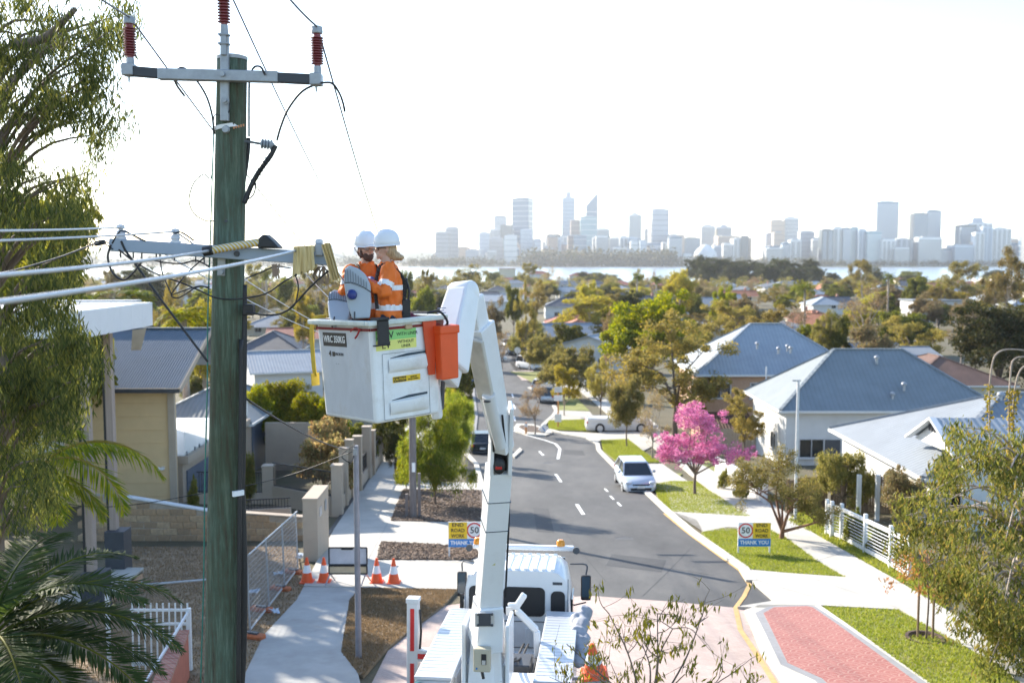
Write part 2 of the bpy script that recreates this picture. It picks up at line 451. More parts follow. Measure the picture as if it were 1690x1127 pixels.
def groundmat():
    m, t, b = nt('ground_earth')
    n = noisetex(t, .25, 6, .7); r = ramp(t, [(.3, (.07, .065, .035)), (.5, (.12, .10, .06)), (.7, (.07, .085, .03))])
    t.links.new(n.outputs[0], r.inputs[0]); t.links.new(r.outputs[0], b.inputs['Base Color']); b.inputs['Roughness'].default_value = .95
    n2 = noisetex(t, 9, 5, .7); addbump(t, b, n2.outputs[0], .6, .1); return m
EARTH = groundmat()
def asphaltmat():
    m, t, b = nt('asphalt')
    n = noisetex(t, .35, 6, .7, stretch=(1, .35, 1)); r = ramp(t, [(.32, (.048, .047, .047)), (.5, (.080, .078, .077)), (.68, (.118, .113, .108))])
    n2 = noisetex(t, 60, 3, .6); r2 = ramp(t, [(.35, (.7, .7, .7)), (.65, (1.15, 1.15, 1.15))])
    t.links.new(n.outputs[0], r.inputs[0]); t.links.new(n2.outputs[0], r2.inputs[0])
    mx = N(t, 'ShaderNodeMix', data_type='RGBA', blend_type='MULTIPLY'); mx.inputs[0].default_value = 1
    t.links.new(r.outputs[0], mx.inputs[6]); t.links.new(r2.outputs[0], mx.inputs[7])
    t.links.new(mx.outputs[2], b.inputs['Base Color']); b.inputs['Roughness'].default_value = .75
    addbump(t, b, n2.outputs[0], .35, .02); return m
ASPH = asphaltmat()
def pavermat(name, c, c2, s, herr=True):
    m, t, b = nt(name)
    tc = N(t, 'ShaderNodeTexCoord'); mp = N(t, 'ShaderNodeMapping'); mp.inputs['Rotation'].default_value = (0, 0, R(45))
    t.links.new(tc.outputs['Object'], mp.inputs[0])
    br = N(t, 'ShaderNodeTexBrick'); br.inputs['Scale'].default_value = s; br.inputs['Mortar Size'].default_value = .012
    br.inputs['Color1'].default_value = (*c, 1); br.inputs['Color2'].default_value = (*c2, 1); br.inputs['Mortar'].default_value = (*(x * .72 for x in c), 1)
    t.links.new(mp.outputs[0], br.inputs['Vector'])
    n = noisetex(t, .5, 6, .7); r = ramp(t, [(.3, (.78, .76, .75)), (.7, (1.1, 1.08, 1.08))]); t.links.new(n.outputs[0], r.inputs[0])
    mx = N(t, 'ShaderNodeMix', data_type='RGBA', blend_type='MULTIPLY'); mx.inputs[0].default_value = 1
    t.links.new(br.outputs[0], mx.inputs[6]); t.links.new(r.outputs[0], mx.inputs[7])
    t.links.new(mx.outputs[2], b.inputs['Base Color']); b.inputs['Roughness'].default_value = .85
    addbump(t, b, br.outputs[1], .3, .01); return m
PINKP = pavermat('pink_block_paving', (.47, .38, .34), (.42, .33, .30), 3.0)
def scallopmat():
    """stamped fan pattern: arcs in offset rows"""
    m, t, b = nt('red_fan_paving')
    tc = N(t, 'ShaderNodeTexCoord'); mp = N(t, 'ShaderNodeMapping'); mp.inputs['Rotation'].default_value = (0, 0, R(-4)); mp.inputs['Scale'].default_value = (1.55, 1.9, 1)
    t.links.new(tc.outputs['Object'], mp.inputs[0]); s = N(t, 'ShaderNodeSeparateXYZ'); t.links.new(mp.outputs[0], s.inputs[0])
    def mth(op, a, bb=None):
        n = N(t, 'ShaderNodeMath', operation=op)
        for i, q in enumerate((a, bb)):
            if q is None: continue
            if isinstance(q, (int, float)): n.inputs[i].default_value = q
            else: t.links.new(q, n.inputs[i])
        return n.outputs[0]
    V2 = mth('MULTIPLY', s.outputs[1], 2.0); row = mth('FLOOR', V2); fy = mth('MULTIPLY', mth('FRACT', V2), .5)
    half = mth('MULTIPLY', mth('FRACT', mth('MULTIPLY', row, .5)), 1.0)
    def arc(yoff, xo):
        fx = mth('SUBTRACT', mth('FRACT', mth('ADD', mth('ADD', s.outputs[0], half), xo)), .5)
        yy = mth('ADD', fy, yoff)
        return mth('SQRT', mth('ADD', mth('MULTIPLY', fx, fx), mth('MULTIPLY', yy, yy)))
    r1 = arc(0, 0)
    r2 = arc(.5, .5)
    ins = mth('LESS_THAN', r1, .5)
    rr = mth('ADD', mth('MULTIPLY', ins, r1), mth('MULTIPLY', mth('SUBTRACT', 1, ins), r2))
    ring = mth('FRACT', mth('MULTIPLY', rr, 5))
    line = mth('LESS_THAN', ring, .3)
    n = noisetex(t, 1.2, 6, .7); r = ramp(t, [(.3, (.27, .085, .075)), (.7, (.35, .13, .11))]); t.links.new(n.outputs[0], r.inputs[0])
    mx = N(t, 'ShaderNodeMix', data_type='RGBA'); t.links.new(mth('MULTIPLY', line, .6), mx.inputs[0]); t.links.new(r.outputs[0], mx.inputs[6]); mx.inputs[7].default_value = (.42, .27, .23, 1)
    t.links.new(mx.outputs[2], b.inputs['Base Color']); b.inputs['Roughness'].default_value = .8
    addbump(t, b, line, -.3, .01); return m
REDP2 = scallopmat()
LAWN = mat('lawn_soil', (.20, .215, .05), .9, var=.35, scale=1.6, bump=.5, bscale=30, dirt=(.24, .19, .11), dscale=.8, damt=.8)
DRYL = mat('dry_lawn', (.25, .18, .11), .95, var=.4, scale=2.2, bump=.7, bscale=22, dirt=(.12, .09, .06), dscale=1.0, damt=.8)
OLDPATH = mat('old_concrete_path', (.36, .36, .35), .9, var=.12, scale=1.1, bump=.25, bscale=40, dirt=(.24, .22, .2), dscale=.8, damt=.6)
MULCH = mat('dark_mulch', (.085, .055, .04), .95, var=.5, scale=14, bump=1.0, bscale=18)
KERB = mat('kerb_concrete', (.48, .46, .41), .85, var=.1, scale=1.5)
LINEW = mat('road_line_white', (.78, .78, .76), .6, var=.08, scale=8)
LINEY = mat('road_line_yellow', (.50, .32, .12), .7, var=.15, scale=5, dirt=(.45, .36, .25), dscale=3, damt=.6)
GREYB = mat('grey_border_paving', (.25, .25, .26), .85, var=.1, scale=6)
WATER, wt, wb = nt('river_water'); wb.inputs['Base Color'].default_value = (.30, .36, .42, 1); wb.inputs['Roughness'].default_value = .18
wn2 = noisetex(wt, .35, 4, .6, stretch=(1, .35, 1)); addbump(wt, wb, wn2.outputs[0], .5, .6)

# ground: one sheet to the horizon
ys = sorted(set([float(k) for k in KY] + [2, 5, 14, 20, 27, 35, 43, 52, 64, 78, 95, 115, 140, 180, 250, 350, 500, 750, 5000, 7000]))

mb = MB()
xs = [-1, -.6, -.3, 0, .3, .6, 1]
for j, y in enumerate(ys):
    for x in xs: mb.v.append(Vector((x * (260 + max(0, y) * 1.0), y, Z(y))))
for j in range(len(ys) - 1):
    for i in range(len(xs) - 1):
        a = j * len(xs) + i; mb.f.append([a, a + 1, a + 1 + len(xs), a + len(xs)]); mb.m.append(0)
structure('ground', mb.build('ground', EARTH))
mb = MB(); mb.poly([(-4200, 905, 0), (4200, 905, 0), (4200, 2735, 0), (-4200, 2735, 0)]); structure('river', mb.build('river', WATER))
structure('foreshore_lawn', (lambda o: o)(MB().poly([(450, 2700, CAMZ - 21.3), (1700, 2700, CAMZ - 21.3), (1700, 2790, CAMZ - 20.8), (450, 2790, CAMZ - 20.8)]).build('foreshore_lawn', LAWN)))

road_px = [(770, 996), (975, 984), (1100, 993), (1217, 1004), (1278, 995), (1240, 964), (1227, 941), (1150, 887), (1100, 845), (1060, 808), (1016, 773), (986, 743), (984, 733), (968, 725),
           (936, 719), (904, 710), (894, 705), (904, 694), (919, 681), (914, 671), (900, 655), (885, 640), (862, 625), (850, 612), (842, 600), (845, 588), (850, 575), (848, 562), (846, 550),
           (833, 550), (832, 562), (826, 580), (815, 600), (795, 620), (783, 640), (783, 654), (787, 689), (784, 711), (772, 722), (768, 748), (786, 765), (794, 800), (797, 850), (798, 920)]
sheet('road', road_px, .02, ASPH)
sheet('intersection_paving', [(560, 1240), (640, 1075), (735, 1000), (770, 996), (975, 984), (1100, 993), (1217, 1004), (1250, 1004), (1275, 1060), (1330, 1140), (1370, 1200)], .024, PINKP)
# kerbs and the yellow line along the right-hand kerb
rk = [(1240, 962), (1227, 940), (1150, 886), (1100, 844), (1060, 807), (1016, 772), (988, 743), (986, 733), (970, 724), (936, 718), (906, 709)]
strip('kerb', rk, .32, .11, KERB)
strip('road_line', [(1296, 1160), (1274, 1121), (1245, 1075), (1222, 1041), (1214, 1004), (1228, 985), (1237, 966), (1222, 943), (1147, 889), (1096, 848)], .13, .032, LINEY, skirt=0)
strip('kerb', [(798, 930), (797, 850), (794, 800), (786, 767), (770, 750)], .3, .11, KERB)
strip('kerb', [(771, 722), (783, 712), (786, 689), (782, 654), (781, 640)], .3, .11, GREYB)
strip('kerb', [(895, 704), (905, 694), (920, 681), (914, 670)], .4, .11, KERB)
for a in ([(952, 833), (963, 850)], [(917, 783), (926, 796)], [(890, 745), (897, 752)], [(848, 687), (850, 695)], [(847, 667), (850, 675)], [(845, 650), (847, 656)]):
    strip('road_line', a, .16, .033, LINEW, skirt=0)
for a in ([(998, 807), (1003, 812)], [(1007, 819), (1013, 825)], [(1019, 830), (1025, 836)]): strip('road_line', a, .1, .034, LINEW, skirt=0)
strip('road_line', [(847, 711), (870, 719), (900, 727), (917, 733), (924, 741), (921, 758)], .2, .035, LINEW, skirt=0)
ASPD = mat('asphalt_patch', (.045, .046, .05), .8, var=.2, scale=3, bump=.3, bscale=60)
for q in ([(1010, 915), (1100, 925), (1092, 945), (1000, 934)], [(880, 838), (905, 840), (915, 880), (886, 878)], [(930, 742), (962, 744), (966, 752), (930, 750)]): sheet('road_patch', q, .0235, ASPD, skirt=0)
for a in ([(860, 900), (1180, 950)], [(1060, 985), (1140, 905)], [(865, 790), (985, 800)], [(925, 870), (1000, 960)], [(868, 660), (875, 740)]): strip('road_crack', a, .025, .0245, ASPD, skirt=0)
for i, (px, py) in enumerate(((1030, 890), (905, 765))):
    dc = thing('manhole_cover', ('round iron manhole cover in the middle of the near road', 'round iron manhole cover farther up the road')[i], 'manhole', G(px, py) + Vector((0, 0, .022))); MB().lathe([(.36, 0), (.36, .012), (.3, .012), (.3, .008)], 24).build('lid', mat('cast_iron', (.09, .085, .08), .6, var=.3, scale=12), dc)
# median island with kerb
sheet('median_island', [(848, 707), (853, 701), (880, 702), (905, 710), (912, 716), (900, 721), (870, 719), (852, 714)], .14, KERB)
sheet('median_bed', [(856, 707), (860, 704), (880, 705), (902, 712), (898, 717), (870, 715)], .16, MULCH, skirt=.05)
sheet('median_island', [(846, 752), (858, 741), (862, 745), (849, 757)], .14, KERB)
# right-hand verge
sheet('footpath', [(1217, 1006), (1278, 996), (1242, 964), (1236, 944), (1300, 950), (1400, 957), (1350, 930), (1297, 890), (1220, 847), (1150, 793), (1110, 760), (1060, 726), (1010, 690), (975, 660), (948, 640), (945, 630), (965, 632),
      (1000, 660), (1050, 695), (1112, 740), (1183, 783), (1294, 847), (1344, 884), (1461, 951), (1560, 1010), (1640, 1062), (1760, 1140), (1720, 1165), (1645, 1101), (1570, 1060), (1484, 1011), (1352, 1004), (1290, 1010)], .10, CONC)
sheet('driveway', [(1110, 847), (1150, 860), (1160, 880), (1200, 872), (1272, 876), (1238, 856), (1165, 808), (1150, 806), (1092, 792)], .085, CONC)
sheet('driveway', [(1023, 767), (1093, 767), (1150, 806), (1100, 812), (1060, 800)], .08, CONC)
sheet('driveway', [(905, 712), (988, 716), (1000, 690), (1070, 690), (1110, 720), (1062, 745), (1037, 728), (992, 727), (984, 733), (968, 724)], .08, CONC)
sheet('driveway', [(915, 678), (973, 680), (985, 694), (904, 695)], .08, CONC)
sheet('driveway', [(870, 640), (900, 634), (945, 634), (948, 652), (914, 655), (895, 652)], .08, CONC)
sheet('driveway', [(846, 612), (880, 612), (890, 630), (862, 628)], .06, PINKP)
red = [(1260, 1018), (1277, 1008), (1331, 1006), (1341, 1008), (1500, 1124), (1560, 1170), (1400, 1170), (1357, 1127), (1300, 1101)]
sheet('traffic_island', [(1229, 1012), (1255, 1003), (1352, 1003), (1480, 1095), (1600, 1180), (1340, 1190), (1290, 1130), (1256, 1080)], .10, KERB)
sheet('paving_border', [(1246, 1017), (1270, 1006), (1333, 1004), (1345, 1006), (1512, 1122), (1585, 1175), (1385, 1178), (1345, 1130), (1288, 1103)], .106, GREYB, skirt=.02)
sheet('red_paving', red, .112, REDP2, skirt=.02)
lawns = {'verge_lawn': [[(1157, 882), (1193, 875), (1270, 877), (1297, 890), (1350, 930), (1397, 957), (1300, 949), (1233, 942)],
                   [(1356, 1005), (1482, 1011), (1570, 1060), (1645, 1101), (1720, 1165), (1570, 1170), (1520, 1127)],
                   [(1078, 801), (1110, 796), (1150, 797), (1164, 808), (1238, 855), (1110, 847), (1088, 830)],
                   [(992, 728), (1037, 726), (1088, 764), (1021, 765), (995, 744)],
                   [(904, 695), (971, 693), (988, 713), (906, 710)], [(921, 655), (948, 653), (973, 679), (919, 678)],
                   [(842, 614), (894, 614), (924, 634), (889, 636)], [(1070, 786), (1100, 782), (1126, 783), (1122, 787)]],
         'dry_lawn': [[(212, 905), (490, 905), (501, 973), (490, 994), (435, 1054), (405, 1117), (390, 1200), (100, 1200), (160, 960)],
                      [(596, 974), (755, 977), (735, 1000), (640, 1073), (600, 1120), (591, 1117), (563, 1081), (577, 994)]],
         'shaded_lawn': [[(1300, 862), (1344, 884), (1461, 951), (1560, 1010), (1560, 960), (1400, 850), (1330, 842)], [(700, 720), (783, 715), (783, 660), (750, 655), (715, 690)],
                         [(735, 650), (780, 642), (775, 625), (745, 632)], [(1112, 742), (1183, 783), (1200, 780), (1130, 735)]]}
for k, L in lawns.items():
    for q in L: sheet(k, q, .075, {'verge_lawn': LAWN, 'dry_lawn': DRYL, 'shaded_lawn': LAWN}[k])
# left-hand footpath and crossover
sheet('footpath', [(380, 1200), (405, 1117), (435, 1054), (490, 994), (501, 973), (596, 974), (577, 994), (563, 1081), (591, 1117), (610, 1200)], .09, OLDPATH)
sheet('crossover', [(501, 972), (538, 900), (563, 855), (590, 815), (620, 783), (640, 746), (660, 715), (690, 690), (720, 670), (755, 655), (740, 690), (700, 720), (672, 760), (690, 795), (790, 800), (797, 850), (800, 925), (790, 975), (755, 977), (596, 974)], .10, CONC)
sheet('mulch_bed', [(630, 899), (781, 907), (796, 921), (776, 929), (623, 928)], .13, MULCH)
sheet('mulch_bed', [(665, 811), (795, 812), (797, 866), (645, 863)], .13, MULCH)
strip('drain_channel', [(533, 897), (562, 856), (592, 812)], .16, .105, BLACK, skirt=.02)
strip('drain_channel', [(597, 812), (612, 785)], .16, .105, BLACK, skirt=.02)
for a in ([(560, 930), (800, 932)], [(560, 948), (795, 950)], [(640, 866), (590, 960)], [(575, 850), (660, 850)], [(600, 820), (668, 808)], [(618, 795), (672, 780)]):
    strip('pavement_joint', a, .02, .104, GREYB, skirt=0)
for a in ([(1240, 960), (1390, 1004)], [(1330, 955), (1480, 1008)], [(1300, 890), (1296, 850)], [(1220, 847), (1255, 830)], [(1150, 793), (1180, 782)], [(1347, 930), (1395, 915)]):
    strip('pavement_joint', a, .02, .104, GREYB, skirt=0)

# short grass blades on the lawns that are near enough to show them
GRASSM = leafmat('grass_blades', [(.19, .235, .035), (.26, .28, .045), (.34, .32, .08)], .35)
DRYG = leafmat('dry_grass_blades', [(.22, .16, .09), (.30, .22, .13), (.16, .12, .07)], .25)
def inpoly(x, y, poly):
    c = np.zeros(len(x), bool); n = len(poly)
    for i in range(n):
        x0, y0 = poly[i]; x1, y1 = poly[i - 1]
        cnd = ((y0 > y) != (y1 > y)) & (x < (x1 - x0) * (y - y0) / (y1 - y0 + 1e-12) + x0); c ^= cnd
    return c
def grass(name, polys, n, hgt, m, seed):
    rg = np.random.default_rng(seed); V = []
    for poly in polys:
        w = [(G(*p).x, G(*p).y) for p in poly]; a = np.array(w); lo, hi = a.min(0), a.max(0)
        k = int(n * min(1, (hi - lo).prod() / 40))
        x = rg.uniform(lo[0], hi[0], k); y = rg.uniform(lo[1], hi[1], k); ok = inpoly(x, y, w); V.append(np.stack([x[ok], y[ok]], 1))
    p = np.concatenate(V); k = len(p); z = np.interp(p[:, 1], KY, [CAMZ - q[1] for q in KN]) + .07
    an = rg.uniform(0, 6.28, k); wd = hgt * .22; h = hgt * rg.uniform(.5, 1.3, k); le = rg.normal(0, hgt * .45, (k, 2))
    b0 = np.stack([p[:, 0] + np.cos(an) * wd, p[:, 1] + np.sin(an) * wd, z], 1); b1 = np.stack([p[:, 0] - np.cos(an) * wd, p[:, 1] - np.sin(an) * wd, z], 1)
    tp = np.stack([p[:, 0] + le[:, 0], p[:, 1] + le[:, 1], z + h], 1)
    v = np.stack([b0, b1, tp], 1).reshape(-1, 3); f = np.arange(3 * k).reshape(-1, 3)
    return tag(link(name, fast_mesh(name, v, f, m)), kind='stuff')
grass('grass', lawns['verge_lawn'][:5], 26000, .07, GRASSM, 1)
grass('dry_grass', lawns['dry_lawn'], 50000, .06, DRYG, 2)
grass('grass', lawns['shaded_lawn'][:2], 16000, .12, GRASSM, 3)
# bark chips lying on the mulch beds
rg = np.random.default_rng(5); mb = MB()
for poly in ([(630, 899), (781, 907), (790, 921), (776, 929), (623, 928)], [(665, 811), (790, 812), (795, 866), (645, 863)]):
    w = [(G(*p).x, G(*p).y) for p in poly]; a = np.array(w); lo, hi = a.min(0), a.max(0)
    x = rg.uniform(lo[0], hi[0], 2600); y = rg.uniform(lo[1], hi[1], 2600); ok = inpoly(x, y, w)
    for q, s in zip(x[ok], y[ok]):
        mb.box((q, s, Z(s) + .14), (rg.uniform(.05, .16), rg.uniform(.03, .06), .03), Euler((rg.uniform(-.5, .5), rg.uniform(-.5, .5), rg.uniform(0, 6))).to_matrix())
tag(mb.build('bark_chips', mat('bark_chip', (.19, .13, .09), .9, var=.6, scale=6)), kind='stuff')

# ---------------------------------------------------------------- the far shore
HILL = mat('far_hill', (.10, .12, .08), .95, var=.3, scale=.01)
mb = MB(); prof = [(-400, 433), (-200, 418), (0, 414), (120, 420), (200, 405), (330, 412), (480, 408), (560, 411), (640, 414), (690, 412), (740, 420), (800, 431), (860, 435)]
for d, k in ((4700, 0), (5000, 1), (5600, .3)):
    for px, py in prof: mb.v.append(Vector((XP(px, d), d, Z(d) - 5 + (ZP(py, 5000) - Z(4700) + 5) * k)))
n_ = len(prof)
for j in range(2):
    for i in range(n_ - 1): mb.f.append([j * n_ + i, j * n_ + i + 1, (j + 1) * n_ + i + 1, (j + 1) * n_ + i]); mb.m.append(0)
structure('hills', mb.build('hills', HILL, smooth='all'))
TG = {  # tower glass and claddings
 'grey': mat('tower_grey', (.40, .42, .45), .45, var=.08, scale=.03), 'blue': glassmat('tower_blue_glass', (.10, .17, .26), .2), 'teal': glassmat('tower_teal_glass', (.16, .30, .36), .2),
 'white': mat('tower_white', (.68, .68, .66), .6, var=.06, scale=.03), 'beige': mat('tower_beige', (.58, .46, .35), .7, var=.06, scale=.03), 'brown': mat('tower_brown', (.30, .23, .20), .6, var=.06, scale=.03),
 'dark': glassmat('tower_dark_glass', (.05, .075, .10), .25), 'pale': mat('tower_pale_blue', (.45, .52, .58), .4, var=.06, scale=.03)}
BAND = {'grey': TG['dark'], 'blue': TG['white'], 'teal': TG['white'], 'white': TG['dark'], 'beige': TG['brown'], 'brown': TG['beige'], 'dark': TG['pale'], 'pale': TG['blue']}
def tower(x0, x1, top, kind, label, d=3250, style='bands', cap=0, mast=0, group=None, yaw=0, step=None, slope=None, deep=.9, floor=4.2):
    w = (x1 - x0) / F_PX * d; z0 = Z(d); h = ZP(top, d) - z0; dp = min(70, w * deep)
    t = thing('office_tower', label, 'tower', ((XP(x0, d) + XP(x1, d)) / 2, d, z0), yaw, group)
    body, band = TG[kind], BAND[kind]
    m = MB()
    if slope:                                   # roof raked up to one side
        m.prism([(-w / 2, 0), (w / 2, 0), (w / 2, h), (-w / 2, h - slope)], -dp / 2, dp / 2, Matrix.Rotation(R(90), 4, 'X'))
    else: m.box((0, 0, h / 2), (w, dp, h))
    m.build('facade', body, t)
    fb = MB(); nf = int((h - (slope or 0)) / floor)
    if style == 'bands':
        for k in range(1, nf): fb.box((0, 0, k * floor), (w + .9, dp + .9, floor * .42))
    elif style == 'fins':
        nfin = max(3, int(w / 5))
        for k in range(nfin + 1):
            x = -w / 2 + w * k / nfin
            for s in (-1, 1): fb.box((x, s * (dp / 2), h * .49), (1.1, 1.2, h * .96))
        for k in range(1, nf, 3): fb.box((0, 0, k * floor), (w + .5, dp + .5, .9))
    elif style == 'balcony':
        nb = max(2, int(w / 12))
        for k in range(1, nf):
            for q in range(nb): fb.box((-w / 2 + w * (q + .5) / nb, 0, k * floor), (w / nb * .62, dp + 2.4, floor * .42))
    else:
        for k in range(2, nf, 4): fb.box((0, 0, k * floor), (w + .5, dp + .5, 1.2))
    if fb.v: tag(fb.build('floor_bands', band, t), kind='stuff')
    r = MB(); r.box((0, 0, h + .9 if not slope else h - slope * .6), (w * .6, dp * .6, 3) if not slope else (w * .3, dp * .5, 2)); 
    if cap: r.box((0, 0, h + cap / 2), (w * .45, dp * .45, cap), tap=(.8, .8))
    r.build('plant_room', TG['grey'], t)
    if mast:
        q = MB(); q.tube([(0, 0, h), (0, 0, h + mast)], [.9, .4], 6); q.build('mast', TG['grey'], t)
    if step:
        q = MB(); q.box((step[0] * w, -dp * .3, h * step[2] / 2), (w * step[1], dp * .7, h * step[2])); q.build('podium_wing', band, t)
    return t
T = tower
T(720, 741, 383, 'grey', 'lower half of the grey twin tower block at the left end of the city', style='fins', d=3050)
T(737, 757, 375, 'grey', 'taller half of the grey twin tower block at the left end of the city', style='fins', d=3100)
T(791, 808, 384, 'pale', 'pale square tower left of the tall tower with the cranes', style='fins')
T(816, 836, 357, 'blue', 'grey blue tower with flat top behind the pale left towers', d=3500)
T(809, 848, 378, 'white', 'low stepped white block in front of the flat grey blue tower', d=3300, step=(.2, .5, 1.1))
t5 = T(848, 877, 328, 'blue', 'tall blue tower with thin cranes on its roof', style='plain', d=3350, yaw=R(-20), deep=.8)
q = MB(); hh = ZP(328, 3350) - Z(3350)
for x, k in ((-14, 30), (-7, 34), (0, 28), (4, 36)): q.tube([(x, 0, hh), (x, 0, hh + k)], .8, 5)
q.tube([(-10, 0, hh + 26), (8, 0, hh + 33)], .7, 5); q.build('crane', TG['grey'], t5)
T(859, 879, 379, 'pale', 'pale tower with vertical fins in front of the tall crane tower', style='fins', d=3100)
T(831, 850, 394, 'teal', 'teal glass block at the foot of the tall crane tower', d=3050)
T(810, 830, 393, 'grey', 'grey finned block between the pale tower and the teal block', style='fins', d=3050)
T(880, 893, 395, 'pale', 'narrow pale block right of the crane tower', d=3300)
T(927, 947, 327, 'pale', 'tallest pale tower with a narrower stepped crown', d=3400, cap=20, style='fins', deep=1)
T(941, 958, 364, 'brown', 'brown tower standing right of the tallest pale tower', d=3250, style='plain')
T(966, 985, 318, 'blue', 'glass tower with steeply raked pointed top', d=3400, slope=46, deep=.6, style='plain')
T(957, 983, 358, 'teal', 'light teal glass tower below the pointed tower', d=3150, style='plain')
T(900, 942, 390, 'white', 'pale stepped block at the foot of the tallest tower', d=3200, step=(-.2, .5, 1.06), style='balcony')
T(983, 1004, 378, 'white', 'white banded block right of the pointed tower', d=3250, step=(.3, .5, .8))
T(1004, 1024, 393, 'white', 'low white banded block left of the white slim tower', d=3200)
T(1036, 1056, 355, 'white', 'slim white tower with dark floor bands', d=3250, cap=6)
T(1071, 1099, 346, 'grey', 'broad pale grey tower with flat top right of the slim white tower', d=3250, style='plain', yaw=R(8))
T(1062, 1073, 379, 'blue', 'narrow blue tower between the slim white and broad grey towers', d=3300)
T(1034, 1062, 402, 'dark', 'low dark glass block below the slim white tower', d=3050)
T(1062, 1090, 402, 'blue', 'low blue block below the broad grey tower', d=3050)
T(1101, 1120, 388, 'blue', 'blue banded block right of the broad grey tower', d=3200)
T(1127, 1152, 393, 'dark', 'low dark blue block between the two city halves', d=3150)
T(1154, 1176, 373, 'white', 'pale tower behind the low dark blue block', d=3400, cap=5)
T(1180, 1203, 375, 'grey', 'grey tower with small peak left of the beige block', d=3400, cap=8)
T(1180, 1216, 390, 'beige', 'wide beige block above the dark trees', d=3200)
T(1191, 1207, 402, 'white', 'white low block in front of the wide beige block', d=3000)
T(1206, 1235, 394, 'white', 'white block with balconies right of the wide beige block', d=3000, style='balcony', step=(.1, .4, 1.1))
T(1267, 1290, 364, 'beige', 'tall beige tower with pale square top', d=3300, style='plain')
T(1289, 1312, 360, 'white', 'tall white tower joined to the beige tower', d=3320, style='fins', cap=4)
T(1261, 1274, 386, 'blue', 'narrow blue grey tower at the left of the beige tower', d=3100)
T(1273, 1289, 384, 'beige', 'peach coloured block in front of the tall beige tower', d=3050, style='plain')
T(1260, 1287, 410, 'white', 'low white slab with floor bands above the trees', d=2900)
T(1288, 1301, 401, 'blue', 'low blue glass tower beside the low white slab', d=2900)
T(1300, 1318, 396, 'white', 'white balcony tower right of the low blue tower', d=2900, style='balcony')
T(1316, 1338, 382, 'grey', 'grey white tower group left of the dark blue waterfront towers', d=3000, style='fins')
T(1337, 1350, 395, 'white', 'narrow white tower before the dark blue waterfront towers', d=2950)
T(1351, 1370, 379, 'dark', 'first dark blue waterfront tower counted from the left', d=2850, style='balcony')
T(1370, 1387, 376, 'white', 'white balcony tower between dark blue waterfront towers', d=2860, style='balcony')
T(1387, 1399, 377, 'blue', 'slim blue waterfront tower right of the white balcony tower', d=2850)
T(1399, 1412, 376, 'teal', 'slim teal waterfront tower in the middle of the row', d=2870)
T(1412, 1425, 379, 'pale', 'slim pale waterfront tower with roof slab', d=2850, style='balcony')
T(1425, 1448, 383, 'teal', 'teal banded waterfront block below the tall blue tower', d=2840)
T(1438, 1473, 334, 'blue', 'tallest blue tower of the right half of the city', d=3000, deep=.8, cap=3)
T(1450, 1471, 395, 'white', 'white rounded flats at the foot of the tallest blue tower', d=2820, style='balcony')
T(1471, 1498, 395, 'grey', 'grey flats with balconies right of the white rounded flats', d=2840, style='balcony')
T(1470, 1494, 409, 'white', 'low cream flats in front of the grey flats', d=2800)
T(1501, 1523, 353, 'dark', 'dark left half of the twin blue towers on the right', d=2950)
T(1521, 1544, 348, 'blue', 'lighter right half of the twin blue towers on the right', d=2980)
T(1509, 1547, 392, 'white', 'white banded flats in front of the twin blue towers', d=2820, style='bands', deep=.5, floor=5.5)
T(1577, 1602, 372, 'dark', 'dark left shoulder of the stepped pyramid tower', d=2900)
T(1585, 1625, 369, 'white', 'white stepped tower with pyramid top', d=2950, cap=16, style='balcony')
T(1602, 1618, 384, 'white', 'white flats in front of the stepped tower', d=2820, style='balcony')
T(1614, 1630, 375, 'pale', 'pale rounded tower right of the stepped tower', d=2860, style='balcony')
T(1627, 1658, 378, 'white', 'white twin flats at the far right of the city', d=2880, style='balcony', cap=4)
T(1547, 1567, 411, 'blue', 'low blue glass block right of the white banded flats', d=2850)
T(1566, 1602, 405, 'pale', 'low pale block beneath the stepped tower', d=2840)
T(1599, 1612, 400, 'beige', 'low peach block beside the low pale block', d=2830)
T(1686, 1706, 372, 'grey', 'grey tower cut by the right edge of the picture', d=2900)
dm = thing('domed_hall', 'low white domed hall above the dark trees', 'hall', (XP(1163, 2900), 2900, Z(2900)))
hd = ZP(404, 2900) - Z(2900)
MB().lathe([(36, 0), (36, hd * .35), (33, hd * .36), (33, hd * .55), (24, hd * .8), (8, hd), (.5, hd * 1.02)], 24).build('dome', TG['white'], dm, smooth=True)
MB().lathe([(36.8, hd * .3), (36.8, hd * .4)], 24).build('canopy', TG['grey'], dm)
rnd = random.Random(11); kk = ['white', 'grey', 'beige', 'pale', 'blue', 'white', 'brown']
for i in range(120):
    x = rnd.uniform(755, 1120) if i < 62 else rnd.uniform(1120, 1690) if i < 107 else rnd.uniform(600, 760); w = rnd.uniform(9, 22); k_ = rnd.choice(kk)
    if i >= 107: T(x, x + w * .6, rnd.uniform(417, 424), k_, 'tiny pale building on the hazy hill left of the city', d=4600, group='tiny buildings on the hazy hill')
    else: T(x, x + w, rnd.uniform(388, 422), k_, 'low hazy mid-rise block at the foot of the city towers', d=rnd.uniform(2860, 3300), style=rnd.choice(['bands', 'plain', 'balcony']), group='low blocks at the foot of the city')
for x, w, tp in ((585, 10, 392), (592, 5, 399), (613, 4, 404), (545, 6, 404), (498, 5, 410)):
    T(x, x + w, tp, 'pale', 'lone hazy block on the ridge far left of the city', d=4900, group='lone blocks on the far ridge')
